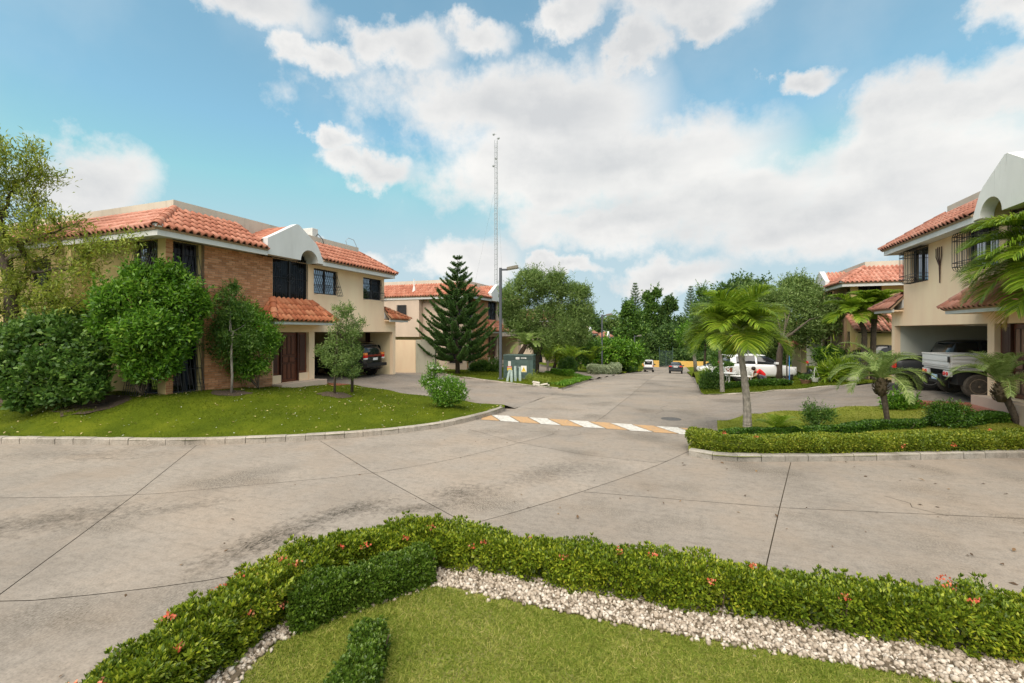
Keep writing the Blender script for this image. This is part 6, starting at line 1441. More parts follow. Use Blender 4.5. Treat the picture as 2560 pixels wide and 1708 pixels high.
# right of the street
MG = (5.15, 29.0, h(5.15, 29)); 
big_tree('mango_tree', MG, [(1930, 770, 52, 0), (1985, 745, 50, .5), (2040, 770, 46, .5), (1985, 800, 56, 0), (1925, 815, 44, -.5), (2050, 815, 36, .4), (1895, 790, 36, 0), (2010, 840, 36, 0), (1960, 840, 40, 0), (2070, 790, 28, .6), (1990, 715, 26, .5), (1890, 740, 34, .8), (2025, 730, 26, .5), (1905, 855, 36, -.3), (1945, 875, 30, 0), (1880, 830, 34, 0)], 28.5, 46000, .17, .055, 'leaf_grey', 'round dense grey green tree above the white hatchback', [MG, (5.15, 29, .8), (5.2, 29, 1.6), (5.35, 29.1, 2.3)], .2, limbs=8)
gtree(1850, 40, [(1840, 740, 40, 0), (1880, 735, 36, 0), (1810, 760, 36, 0), (1780, 780, 32, 0), (1860, 780, 40, 0), (1820, 800, 40, 0), (1900, 760, 30, 0), (1790, 830, 36, 0), (1850, 840, 40, 0), (1765, 810, 26, 0)], 16000, .30, .13, 'leaf_far', 'dark leafy tree behind the crown of the slender palm')
gtree(1760, 55, [(1770, 750, 24, 0), (1755, 775, 22, 0), (1790, 760, 22, 0), (1775, 800, 30, 0), (1750, 840, 30, 0), (1780, 850, 34, 0), (1760, 735, 12, 0)], 8000, .34, .10, 'leaf_mid', 'tree with drooping tips at the left of the slender palm crown')
gtree(2050, 45, [(2080, 790, 36, 0), (2050, 830, 36, 0), (2000, 860, 30, 0), (1950, 870, 30, 0)], 7000, .3, .14, 'leaf_far', 'dark background tree behind the round grey green tree')
gtree(1850, 34, [(1840, 880, 26, 0), (1870, 890, 22, 0), (1830, 905, 24, 0), (1800, 900, 22, 0), (1890, 900, 18, 1)], 6000, .2, .09, 'leaf_mid', 'flowering creeper bush around the white columns', 'creeper_bush')
# palm standing behind the first, and the twin palms
q = (1.9, 24.1, h(1.9, 24.1)); fr = [dict(az=i * 2.4, el=random.choice((1.1, .7, .3, 0)), L=1.6, nl=48, ll=.7, lw=.05, droop=1.2, arch=1.4, vee=.45) for i in range(18)]
palm('palm_tree', 'second palm with pale grey trunk standing beyond the slender palm across the drive', q, [q, (1.86, 24.1, .9), (1.78, 24.1, 1.9), (1.75, 24.1, 2.4)], [.105, .095, .08, .07], fr, 'bark_pale', 'leaf_palm', shaft=.4)
for k, (x, y, top, lab) in enumerate(((9.0, 28.6, 3.75, 'one of the twin slim palms with the thicker bare top, nearer the street'), (9.45, 28.8, 3.85, 'slim palm with straight grey stem, the one closer to the truck house'))):
    q = (x, y, h(x, y)); fr = [dict(az=i * 2.4 + k, el=random.choice((1.2, .9, .55, .2)), L=1.55, nl=50, ll=.72, lw=.05, droop=1.2, arch=1.35, vee=.45) for i in range(20)]
    palm('slim_palm', lab, q, [q, (x - .03, y, 1.6), (x, y, 2.8), (x + (.03 if k else -.25), y, top - .4)], [.16, .13, .12, .12], fr, 'bark', 'leaf_palm', shaft=.45, group='twin slim palms before the wavy roofed house')
# low hedge, pots and plants in front of the white hatchback
hedge('low_hedge', 'low dark hedge in front of the white hatchback', [(2.0, 25.6), (3.4, 25.95), (4.6, 26.5), (5.3, 26.9)], .45, .32, lambda x, y: H(x, y) + .02, 8000, .07, .035, 'leaf_dark', rough=.05)
shrub('shrub', 'square clipped green shrub at the street corner of the furniture garden', 1.45, 25.9, [(0, 0, .45, .42, .42, .45), (.3, .2, .5, .3, .3, .35), (-.2, -.1, .3, .3, .3, .3)], 4500, .07, .035, 'leaf_mid', limbs=4)
shrub('shrub', 'yellow green plant by the kerb further along the furniture garden', 1.6, 30.0, [(0, 0, .35, .45, .4, .35), (.6, .3, .4, .4, .4, .4)], 2500, .12, .05, 'leaf_palm', limbs=4)
shrub('shrub', 'leafy plants behind the white garden seats', 2.9, 29.3, [(0, 0, .6, .5, .5, .6), (.8, .4, .7, .5, .5, .6), (-.6, .6, .5, .5, .5, .5)], 3500, .13, .05, 'leaf_dark', limbs=5)
shrub('topiary', 'dark ball shaped topiary near the charcoal pickup nose', 7.9, 30.6, [(0, 0, 1.25, .75, .7, .42), (0, 0, .9, .4, .4, .3)], 5500, .09, .05, 'leaf_dark', limbs=5)
shrub('shrub', 'spiky grassy plant on the lawn behind the left stubby palm', 7.1, 27.0, [(0, 0, .4, .55, .4, .4), (.6, .2, .5, .5, .4, .5)], 1500, .4, .04, 'leaf_palm', limbs=3)
tag(MB().lathe([(.3, 0), (.36, .12), (.3, .3), (.12, .36)], (7.9, 26.9, h(7.9, 26.9)), 9).build('boulder', 'stone_pale', smooth=True), 'pale rounded boulder on the grass behind the stubby palm', 'boulder')
q = (5.45, 28.5, h(5.45, 28.5)); palm('red_cordyline', 'dark red leaved plant hanging near the trunk of the round tree', q, [q, (5.45, 28.5, 1.2), (5.5, 28.5, 2.0)], [.04, .035, .03], [dict(az=i * 2.4, el=random.uniform(.2, 1.1), L=.5, nl=7, ll=.22, lw=.06, droop=.6, arch=1.2, vee=.3, segs=2) for i in range(9)], 'bark', 'leaf_red', rib='leaf_red')
# ring of far trees so that the place goes on beyond the frame
tag(bpy.data.objects.new('x', None)) if False else None
bl = []
for k in range(90):
    a = random.uniform(-2.2, 2.2); d = random.uniform(130, 200); x = -SN * d + CS * d * a * .8; y = CS * d + SN * d * a * .8
    if y < 100: y = 100 + random.uniform(0, 30)
    bl.append((x, y, -4.6 + random.uniform(2, 6), 9, 9, random.uniform(5, 8)))
V, F = leaf_cloud(bl, 60000, 1.3, .8, jit=.4); tag(link('far_woods', fast_mesh('far_woods', V, F), 'leaf_far'), kind='stuff')

bl = [(random.uniform(-30, 34), random.uniform(101, 110), -4.6 + random.uniform(.2, 3.6), random.uniform(1.2, 2.4), random.uniform(1.2, 2.4), random.uniform(1, 2)) for k in range(120)]
V, F = leaf_cloud(bl, 26000, .55, .3, jit=.25); tag(link('undergrowth', fast_mesh('undergrowth', V, F), 'leaf_far'), kind='stuff')

# ------------------------------------------------------------------ vehicles (x forward, y left, z up; origin on the ground below the middle)
def loft(stations, name, mat, parent, cap=True, sub=1, smooth=True):
    """stations: list of (x, [(y,z)...]) half rings from bottom centre to top centre, mirrored."""
    V = []; n = len(stations[0][1]); m = 2 * n - 2
    for x, ring in stations:
        full = list(ring) + [(-y, z) for (y, z) in ring[-2:0:-1]]
        V += [(x, y, z) for y, z in full]
    F = [(i * m + k, i * m + (k + 1) % m, (i + 1) * m + (k + 1) % m, (i + 1) * m + k) for i in range(len(stations) - 1) for k in range(m)]
    if cap: F += [tuple(range(m))[::-1], tuple((len(stations) - 1) * m + k for k in range(m))]
    mb = MB(); mb.add(V, F); return mb.build(name, mat, parent, smooth=smooth, sub=sub)
def wheel(parent, x, y, r, w, side, rim='rim_alloy', tyre='rubber', spokes=8):
    t = MB(); t.lathe([(r * .62, -w / 2), (r * .9, -w / 2), (r, -w * .32), (r, w * .32), (r * .9, w / 2), (r * .62, w / 2)], (x, y, r), 22, 'y'); o = t.build('wheel', tyre, parent, smooth=False)
    q = MB(); yo = y + side * (w / 2 - .01)
    q.lathe([(r * .64, y - side * w * .3 - yo), (r * .64, .012 * side), (r * .58, .012 * side), (r * .55, -.03 * side), (r * .2, -.02 * side), (r * .17, .008 * side), (.002, .012 * side)], (x, yo, r), 18, 'y'); q.build('rim', rim, o)
    for k in range(spokes):
        a = 2 * math.pi * k / spokes; s = MB(); ca, sa = math.cos(a), math.sin(a); p = lambda rr, tw, d: (x + (rr * ca - tw * sa), yo + d, r + (rr * sa + tw * ca)); y0, y1 = (-.025 * side, .006 * side)
        s.hexa([p(r * .16, -r * .06, y0), p(r * .57, -r * .07, y0), p(r * .57, r * .07, y0), p(r * .16, r * .06, y0), p(r * .16, -r * .06, y1), p(r * .57, -r * .07, y1), p(r * .57, r * .07, y1), p(r * .16, r * .06, y1)]); s.build('spoke', rim, o) if spokes <= 8 else None
    return o
def car(name, label, loc, rz, S, paint_='paint_white', group=None):
    """S: side profile. lower: (x, z0, zbelt/hood, half width); cabin: (x, zbelt, ztop, half width belt, half width roof)."""
    root = thing(name, loc, label, S.get('cat', 'car'), group, rz)
    st = []
    for (x, z0, zt, w) in S['lower']:
        zm = z0 + (zt - z0) * .5
        st.append((x, [(0, z0), (w * .82, z0), (w * .97, z0 + .07), (w, zm), (w * .985, zt - .12 * (zt - z0)), (w * .90, zt), (w * .5, zt + .012), (0, zt + .018)]))
    loft(st, 'body', paint_, root)
    cs = []
    for (x, zb, zt, wb, wr) in S['cabin']: cs.append((x, [(0, zb - .05), (wb, zb - .05), (wb, zb), (wb * .45 + wr * .55, zb + (zt - zb) * .55), (wr, zt - .05), (wr * .86, zt), (0, zt + .012)]))
    loft(cs, 'windows', 'car_glass', root, sub=1)
    # roof skin and pillars over the glass
    def strip(name, a, b, lo, hi, mat=paint_, eps=.012):
        rows = []
        for (x, zb, zt, wb, wr) in (a, b):
            def pt(u): # u 0 belt .. 1 roof edge
                return (wb + (wr - wb) * u + eps, zb + (zt - .03 - zb) * u)
            rows.append((x, pt(lo), pt(hi)))
        for s in (1, -1):
            (x0, p0, p1), (x1, q0, q1) = rows; MB().add([(x0, s * p0[0], p0[1]), (x1, s * q0[0], q0[1]), (x1, s * q1[0], q1[1]), (x0, s * p1[0], p1[1])], [(0, 1, 2, 3)]).build(name, mat, root)
    rs = []
    for (x, zb, zt, wb, wr) in S['roof']: rs.append((x, [(0, zt - .03), (wr * .9, zt - .04), (wr + .014, zt - .075), (wr + .012, zt - .04), (wr * .86, zt + .012), (0, zt + .028)]))
    loft(rs, 'roof', paint_, root)
    C = S['cabin']
    def cab(x): return tuple(np.interp(x, [c[0] for c in C], [c[i] for c in C]) if i else x for i in range(5))
    for (x, w) in S.get('pillars', []): strip('pillar', cab(x - w), cab(x + w), -.02, 1.0)
    for x, y in S['wheels']:
        for s in (1, -1):
            a = MB(); a.lathe([(S['r'] * 1.18, -.16), (S['r'] * 1.18, .004), (S['r'] * .9, .006), (S['r'] * .9, -.16)], (x, s * (y), S['r'] * 1.02), 20, 'y') if s > 0 else a.lathe([(S['r'] * 1.18, .16), (S['r'] * 1.18, -.004), (S['r'] * .9, -.006), (S['r'] * .9, .16)], (x, s * y, S['r'] * 1.02), 20, 'y'); a.build('wheel_arch', 'black_plastic', root)
            wheel(root, x, s * (y - .075), S['r'], .19, s, S.get('rim', 'rim_alloy'))
    for nm, mat, (x0, x1, y0, y1, z0, z1) in S.get('bits', []):
        for s in ((1, -1) if y0 > 0 else (1,)): MB().box(x0, x1, min(s * y0, s * y1), max(s * y0, s * y1), z0, z1).build(nm, mat, root, bevel=.012)
    return root
SUV = dict(cat='suv', r=.36, wheels=[(1.35, .80), (-1.35, .80)], lower=[(-2.18, .55, .98, .70), (-2.12, .42, 1.08, .80), (-1.6, .36, 1.12, .86), (-.4, .34, 1.12, .88), (.7, .34, 1.12, .88), (1.5, .36, 1.06, .86), (2.05, .42, .98, .80), (2.22, .50, .86, .70)],
           cabin=[(-2.14, 1.06, 1.22, .76, .62), (-2.02, 1.10, 1.66, .80, .64), (-1.6, 1.12, 1.74, .82, .66), (0, 1.12, 1.76, .83, .66), (.45, 1.12, 1.70, .82, .62), (1.15, 1.10, 1.16, .78, .60)], roof=[(-2.06, 1.1, 1.64, .8, .63), (-1.6, 1.1, 1.74, .82, .66), (0, 1.1, 1.76, .83, .66), (.5, 1.1, 1.69, .82, .61)], pillars=[(-1.95, .09), (-.95, .05), (.1, .05)],
           bits=[('tail_lamp', 'lens_red', (-2.21, -2.06, .60, .80, .98, 1.12)), ('tail_lamp', 'lens_amber', (-2.205, -2.07, .61, .80, 1.125, 1.24)), ('tail_lamp', 'lens_white', (-2.215, -2.08, .62, .79, .90, .975)), ('garnish', 'paint_maroon', (-2.20, -2.10, -.58, .58, 1.03, 1.14)), ('plate', 'plate_white', (-2.225, -2.20, -.19, .19, .84, .97)), ('bumper', 'black_plastic', (-2.34, -2.08, -.82, .82, .52, .68)), ('tow_step', 'black_plastic', (-2.32, -2.2, -.5, .5, .42, .46)), ('roof_rail', 'black_plastic', (-1.6, .2, .56, .60, 1.78, 1.81)), ('rear_wiper', 'black_plastic', (-2.12, -2.09, -.2, .02, 1.2, 1.22)), ('mirror', 'paint_black', (.72, .86, .76, 1.02, 1.10, 1.26)), ('exhaust', 'black_plastic', (-2.2, -1.9, .40, .46, .33, .38))])
s1 = car('parked_suv', 'black suv with red tail lamps in the carport of the brick panelled house', (-17.25, 19.95, .41), R(180), SUV, 'paint_black')
HATCH = dict(r=.30, wheels=[(1.26, .75), (-1.22, .75)], rim='rim_alloy', lower=[(-1.92, .42, .86, .66), (-1.86, .30, .98, .76), (-1.3, .22, 1.00, .83), (-.2, .20, .96, .845), (.7, .20, .95, .845), (1.3, .22, .88, .83), (1.72, .26, .76, .76), (1.96, .32, .64, .60)],
             cabin=[(-1.84, .97, 1.10, .70, .55), (-1.55, .98, 1.38, .74, .58), (-1.1, .98, 1.46, .77, .60), (-.2, .97, 1.50, .79, .60), (.35, .96, 1.43, .79, .56), (1.25, .88, .93, .74, .54)], roof=[(-1.72, 1, 1.36, .74, .56), (-1.1, 1, 1.46, .77, .60), (-.2, 1, 1.50, .79, .60), (.42, 1, 1.41, .79, .55)], pillars=[(-1.5, .14), (-.32, .045), (.98, .03)],
             bits=[('tail_lamp', 'lens_red', (-1.93, -1.72, .58, .76, .84, 1.0)), ('head_lamp', 'lens_white', (1.50, 1.80, .50, .72, .66, .80)), ('mirror', 'paint_white', (.62, .78, .72, .98, .95, 1.07)), ('door_handle', 'paint_white', (-.55, -.38, .835, .865, .80, .83)), ('grille', 'black_plastic', (1.86, 1.985, -.45, .45, .36, .46)), ('spoiler', 'paint_white', (-1.86, -1.66, -.5, .5, 1.40, 1.43))])
c_ = gz(1900, 955, 0.0)
car('parked_hatchback', 'white hatchback parked behind the low hedge and white garden seats', (4.15, 29.55, h(4.15, 29.55) + .03), R(12), HATCH, 'paint_white')
SEDAN = dict(r=.32, wheels=[(1.4, .79), (-1.35, .79)], lower=[(-2.34, .45, .92, .70), (-2.26, .32, 1.00, .80), (-1.6, .24, 1.02, .88), (-.3, .22, .98, .90), (.8, .22, .96, .90), (1.6, .24, .90, .87), (2.1, .28, .78, .78), (2.35, .34, .64, .6)],
             cabin=[(-2.0, .99, 1.04, .72, .55), (-1.5, 1.0, 1.30, .76, .56), (-.7, .99, 1.45, .79, .58), (.1, .98, 1.46, .80, .58), (.5, .97, 1.38, .80, .55), (1.35, .92, .96, .74, .54)], roof=[(-1.35, 1, 1.33, .77, .56), (-.7, 1, 1.45, .79, .58), (.1, 1, 1.46, .8, .58), (.55, 1, 1.36, .8, .54)], pillars=[(-1.45, .18), (-.2, .04), (1.0, .03)],
             bits=[('tail_lamp', 'lens_red', (-2.36, -2.1, .44, .78, .82, .96)), ('plate', 'plate_white', (-2.37, -2.33, -.24, .24, .76, .88)), ('chrome_strip', 'rim_alloy', (-2.365, -2.3, -.42, .42, .96, .985)), ('bumper', 'paint_dark_grey', (-2.42, -2.2, -.78, .78, .34, .58)), ('mirror', 'paint_charcoal', (.7, .85, .74, 1.02, .95, 1.08))])
def on_road(x, y, dz=0): return (x, y, float(zr(y)) + dz)
def pitch(o, y):
    g = (float(zr(y + 2)) - float(zr(y - 2))) / 4; o.rotation_mode = 'ZYX'; return o
def facing_down(name, label, x, y, S, p):
    o = car(name, label, on_road(x, y, .01), 0, S, p); g = (float(zr(y + 1.5)) - float(zr(y - 1.5))) / 3
    o.rotation_mode = 'QUATERNION'; d = Vector((0, 1, g)).normalized(); lft = Vector((-1, 0, 0)); upv = d.cross(lft).normalized(); o.rotation_quaternion = Matrix((d, lft, upv)).transposed().to_quaternion(); return o
facing_down('parked_sedan', 'charcoal sedan seen from behind far down the street', -.55, 62.5, SEDAN, 'paint_charcoal')
VAN = dict(cat='van', r=.28, wheels=[(1.05, .66), (-1.05, .66)], lower=[(-1.66, .42, 1.0, .68), (-1.62, .30, 1.04, .73), (-.6, .24, 1.05, .745), (.6, .24, 1.05, .745), (1.4, .28, 1.0, .72), (1.66, .34, .8, .62)],
           cabin=[(-1.64, 1.03, 1.70, .71, .60), (-1.5, 1.05, 1.84, .72, .62), (0, 1.05, 1.88, .73, .63), (.8, 1.05, 1.82, .73, .60), (1.45, 1.0, 1.06, .68, .55)], roof=[(-1.66, 1, 1.74, .71, .60), (-1.5, 1, 1.84, .72, .62), (0, 1, 1.88, .73, .63), (.85, 1, 1.81, .73, .6)], pillars=[(-1.58, .06), (-.5, .06), (.45, .05)],
           bits=[('rear_panel', 'paint_white', (-1.675, -1.62, -.60, .60, .72, 1.10)), ('bumper', 'paint_dark_grey', (-1.74, -1.58, -.70, .70, .40, .70)), ('tail_lamp', 'lens_red', (-1.68, -1.6, .60, .70, .80, 1.05)), ('plate', 'plate_white', (-1.69, -1.67, -.18, .18, .86, .96)), ('rear_post', 'paint_white', (-1.70, -1.6, .54, .66, 1.06, 1.72)), ('mirror', 'black_plastic', (.95, 1.05, .64, .90, 1.1, 1.28))])
facing_down('parked_van', 'small white van seen from behind at the left of the street', -4.55, 73.5, VAN, 'paint_white')
wc = car('parked_car', 'white car nosing out from a drive beside the charcoal sedan', (3.6, 54.5, float(zr(54.5)) + .18), R(186), HATCH, 'paint_white')
# charcoal vehicle nose behind the plants at the wavy roofed house
PICK = dict(cat='pickup', r=.38, wheels=[(1.55, .80), (-1.45, .80)], rim='rim_alloy', lower=[(-2.55, .60, 1.0, .80), (-2.5, .48, 1.10, .86), (-.9, .44, 1.12, .88), (-.8, .44, 1.14, .88), (.9, .44, 1.14, .88), (1.9, .46, 1.08, .86), (2.4, .5, 1.0, .80), (2.55, .58, .86, .7)],
            cabin=[(-.88, 1.12, 1.22, .80, .62), (-.74, 1.14, 1.72, .82, .64), (-.4, 1.14, 1.78, .83, .66), (.5, 1.14, 1.78, .83, .66), (.8, 1.14, 1.70, .82, .62), (1.45, 1.12, 1.17, .78, .60)], roof=[(-.80, 1, 1.70, .82, .63), (-.4, 1, 1.78, .83, .66), (.5, 1, 1.78, .83, .66), (.85, 1, 1.69, .82, .61)], pillars=[(-.74, .1), (.0, .05), (1.1, .03)],
            bits=[('tail_lamp', 'lens_red', (-2.57, -2.45, .70, .84, .74, 1.04)), ('bumper', 'black_plastic', (-2.68, -2.5, -.8, .8, .48, .64)), ('head_lamp', 'lens_white', (2.3, 2.5, .5, .78, .82, .96)), ('mirror', 'black_plastic', (.95, 1.08, .76, 1.06, 1.12, 1.32)), ('bed_rail', 'black_plastic', (-2.5, -.95, .72, .86, 1.10, 1.16))])
car('parked_pickup', 'black double cab pickup behind the white flatbed truck', (10.0, 21.7, .65), R(0), PICK, 'paint_dark_grey')
car('parked_pickup', 'charcoal pickup nose with a red light beside the ball topiary', (10.6, 31.2, h(9.5, 30.5) + .05), R(192), PICK, 'paint_dark_grey')
# white dropside flatbed truck
T = thing('flatbed_truck', (10.15, 19.12, .655), 'white dropside flatbed truck with dusty wheels reversed into the right carport', 'truck')
def tb_(n, mat, *b, bevel=.01, parent=None): return MB().box(*b).build(n, mat, parent or T, bevel=bevel)
bed = tb_('bed', 'paint_truck', -2.15, .35, -.86, .86, .86, .93)
for s in (-1, 1):
    sp_ = tb_('side_board', 'paint_truck', -2.15, .35, *sorted((s * .84, s * .88)), .935, 1.33)
    for k in range(3): MB().box(-2.12, .32, *sorted((s * .88, s * .892)), .96 + k * .13, 1.03 + k * .13).build('rib', 'paint_truck', sp_, org=(0, 0, 0), bevel=.006)
    MB().box(-2.16, .36, *sorted((s * .83, s * .90)), 1.332, 1.37).build('rail', 'white_metal', sp_, org=(0, 0, 0))
tg = tb_('tailgate', 'paint_truck', -2.19, -2.155, -.86, .86, .935, 1.33); MB().box(-2.205, -2.192, -.8, .8, 1.0, 1.06).build('rib', 'paint_truck', tg); MB().box(-2.205, -2.192, -.8, .8, 1.14, 1.26).build('rib', 'paint_truck', tg); MB().box(-2.2, -2.15, -.88, .88, 1.332, 1.37).build('rail', 'white_metal', tg)
MB().box(-2.215, -2.195, -.90, -.80, 1.12, 1.30).build('latch', 'black_plastic', tg)
tb_('headboard', 'paint_truck', .36, .40, -.86, .86, .94, 1.5)
for s in (-1, 1):
    lp = tb_('lamp_housing', 'paint_truck', -2.2, -2.1, *sorted((s * .50, s * .84)), .66, .84)
    for k, mt in enumerate(('lens_red', 'lens_red' if s < 0 else 'lens_amber')): MB().lathe([(.066, .0), (.066, -.012), (.05, -.022), (.002, -.024)], (-2.2, s * (.58 + .16 * k), .75), 14, 'x').build('tail_lamp', mt, lp)
tb_('chassis', 'black_plastic', -2.05, 2.3, -.42, .42, .50, .70)
for s in (-1, 1): tb_('mudguard', 'lamp_steel', -1.58, -1.54, *sorted((s * .58, s * .82)), .18, .66)
tb_('step_bumper', 'black_plastic', -2.22, -2.12, -.35, .35, .42, .50); tb_('bumper_arm', 'black_plastic', -2.18, -2.0, -.34, -.28, .42, .7); tb_('bumper_arm', 'black_plastic', -2.18, -2.0, .28, .34, .42, .7)
pl = tb_('plate', 'plate_blue', -2.225, -2.205, -.17, .15, .52, .68, bevel=0); MB().box(-2.228, -2.2255, -.12, .10, .56, .63).build('plate_text', 'plate_white', pl)
tb_('underbox', 'black_plastic', -1.95, -1.6, -.78, -.3, .40, .80)
for x in (-1.45, 1.6):
    for s in (-1, 1): wheel(T, x, s * .73, .375, .23, s, 'rim_rusty', 'rubber_dusty', 6)
loft([(.46, [(0, .5), (.7, .5), (.82, .55), (.84, .9), (.84, 1.1), (.80, 1.16), (.4, 1.17), (0, 1.17)]), (1.6, [(0, .45), (.7, .45), (.83, .5), (.85, .9), (.85, 1.1), (.81, 1.16), (.4, 1.17), (0, 1.17)]), (2.5, [(0, .45), (.7, .45), (.80, .5), (.82, .8), (.80, .95), (.76, 1.0), (.4, 1.02), (0, 1.02)])], 'cab', 'paint_truck', T)
loft([(.48, [(0, 1.1), (.8, 1.1), (.8, 1.16), (.72, 1.5), (.66, 1.68), (.55, 1.73), (0, 1.74)]), (1.2, [(0, 1.1), (.8, 1.1), (.8, 1.16), (.74, 1.5), (.67, 1.70), (.56, 1.75), (0, 1.76)]), (1.8, [(0, 1.1), (.78, 1.1), (.78, 1.14), (.7, 1.16), (.6, 1.17), (.5, 1.18), (0, 1.18)])], 'cab_windows', 'car_glass', T)

# ------------------------------------------------------------------ street furniture and small things
def lamp(x, y, z, hgt, arm, label, s=1.0, rz=0):
    t = thing('street_lamp', (x, y, z), label, 'street lamp', 'street lamps along the street', rz)
    MB().box(-.075 * s, .075 * s, -.075 * s, .075 * s, 0, hgt).build('pole', 'lamp_steel', t, bevel=.012)
    MB().box(-.16 * s, .16 * s, -.16 * s, .16 * s, 0, .04).build('base_plate', 'lamp_steel', t)
    for a in (-.12, .12):
        for b in (-.12, .12): MB().lathe([(.02, .04), (.02, .08), (.001, .085)], (a * s, b * s, 0), 6).build('bolt', 'mast_steel', t)
    MB().box(.075 * s, .42 * s, -.045 * s, .045 * s, hgt - .16, hgt - .06).build('arm', 'lamp_steel', t)
    hd = MB(); hd.hexa([(.38 * s, -.16 * s, hgt - .14), (1.05 * s, -.17 * s, hgt - .04), (1.05 * s, .17 * s, hgt - .04), (.38 * s, .16 * s, hgt - .14), (.38 * s, -.14 * s, hgt + .02), (1.0 * s, -.15 * s, hgt + .14), (1.0 * s, .15 * s, hgt + .14), (.38 * s, .14 * s, hgt + .02)])
    o = hd.build('head', 'lamp_head', t, bevel=.02)
    MB().hexa([(.45 * s, -.12 * s, hgt - .142), (1.0 * s, -.13 * s, hgt - .06), (1.0 * s, .13 * s, hgt - .06), (.45 * s, .12 * s, hgt - .142), (.45 * s, -.12 * s, hgt - .13), (1.0 * s, -.13 * s, hgt - .05), (1.0 * s, .13 * s, hgt - .05), (.45 * s, .12 * s, hgt - .13)]).build('lens', 'lens_white', o)
    return t
lb = (-9.75, 24.45); z0 = h(*lb) + .03; lamp(lb[0], lb[1], z0, 6.45, 1, 'tall square grey lamp post beside the green electrical cabinet', 1.0, R(12))
lamp(-7.75, 48.3, h(-7.75, 48.3), 5.9, 1, 'second lamp post, rising from the areca palms before the third house', 1.0, R(12)); lamp(-6.6, 72.0, h(-6.6, 72), 5.3, 1, 'farthest lamp post, pale against the dark wood at the street end', 1.0, R(12))
# green electrical cabinet
cb = thing('electrical_cabinet', (-9.22, 26.2, h(-9.2, 26.0) + .0), 'large dark green electrical cabinet with warning stickers on the second lawn', 'cabinet', rz=R(9))
def cbx(n, mat, *b, bevel=.0, parent=None): return MB().box(*b).build(n, mat, parent or cb, bevel=bevel)
cbx('body', 'box_green', -.88, .92, -.5, .55, .04, 1.40, bevel=.02); cbx('plinth', 'kerb_concrete', -1.0, 1.04, -.62, .65, -.15, .05); cbx('top_cover', 'box_green', -.91, .95, -.53, .58, 1.40, 1.46, bevel=.012)
d1 = cbx('door', 'box_green', -.80, -.12, -.525, -.502, .42, 1.12, bevel=.008); d2 = cbx('door', 'box_green', .0, .70, -.525, -.502, .22, 1.12, bevel=.008); cbx('header', 'box_green_dark', -.84, .88, -.515, -.502, 1.18, 1.36)
cbx('handle', 'mast_steel', .02, .05, -.55, -.526, .68, .80, parent=d2)
st = cbx('sticker', 'sticker_white', .20, .54, -.5275, -.5255, .44, .82, parent=d2)
m = MB(); m.add([(.245, -.529, .50), (.495, -.529, .50), (.37, -.529, .76)], [(0, 1, 2)]); m.build('warning_triangle', 'sticker_yellow', st)
m = MB(); m.add([(.365, -.5305, .70), (.39, -.5305, .64), (.372, -.5305, .64), (.385, -.5305, .56), (.352, -.5305, .65), (.37, -.5305, .65)], [(0, 1, 2, 3, 4, 5)]); m.build('bolt_symbol', 'black_plastic', st); cbx('sticker_band', 'sticker_yellow', .22, .52, -.529, -.5276, .455, .485, parent=st)
s2 = cbx('sticker', 'sticker_white', -.58, -.42, -.5275, -.5255, .78, 1.08, parent=d1)
for k in range(4): cbx('print_line', 'black_plastic', -.55, -.45, -.529, -.5276, .82 + k * .065, .835 + k * .065, parent=s2)
s3 = cbx('sticker', 'sticker_yellow', -.64, -.36, -.5275, -.5255, .53, .66, parent=d1); cbx('sticker_band', 'sticker_red', -.64, -.36, -.5275, -.5255, .662, .77, parent=d1); cbx('sticker_strip', 'sticker_white', -.62, -.38, -.529, -.5276, .685, .715, parent=d1)
s4 = cbx('label_plate', 'sticker_white', -.12, .10, -.5175, -.5155, 1.2, 1.33); [cbx('print_line', 'black_plastic', -.09, .07, -.519, -.5176, 1.225 + k * .035, 1.235 + k * .035, parent=s4) for k in range(3)]
s5 = cbx('label_plate', 'sticker_white', .2, .52, -.5175, -.5155, 1.24, 1.31); [cbx('print_line', 'black_plastic', .23 + k * .05, .26 + k * .05, -.519, -.5176, 1.25, 1.30, parent=s5) for k in range(5)]
for z in (.35, .6, .85, 1.1): cbx('fin', 'box_green_dark', .922, .955, -.42, .47, z - .03, z + .03)
# pale green protective posts
G_ = 'pale green posts before the cabinet'
def bol(x, y, hgt, lean, lab):
    z = h(x, y); t = thing('bollard', (x, y, z + .02), lab, 'bollard', G_, R(10)); m = MB(); m.hexa([(-.07, -.06, -.2), (.07, -.06, -.2), (.07, .06, -.2), (-.07, .06, -.2), (-.06 + lean, -.05, hgt), (.06 + lean, -.05, hgt), (.06 + lean, .05, hgt), (-.06 + lean, .05, hgt)]); m.build('post', 'bollard_paint', t, bevel=.01); MB().box(-.065 + lean, .065 + lean, -.055, .055, hgt - .0, hgt + .03).build('cap', 'bollard_paint', t, bevel=.008)
bol(-9.12, 23.75, .66, .18, 'leftmost pale green post, leaning over towards its neighbour'); bol(-8.80, 23.72, .64, .0, 'short upright pale green post touched by the leaning one'); bol(-8.72, 24.15, .84, -.02, 'tall upright pale green post, left one of the rear pair'); bol(-8.52, 24.35, .80, .0, 'tall pale green post with bolt holes, right one of the rear pair')
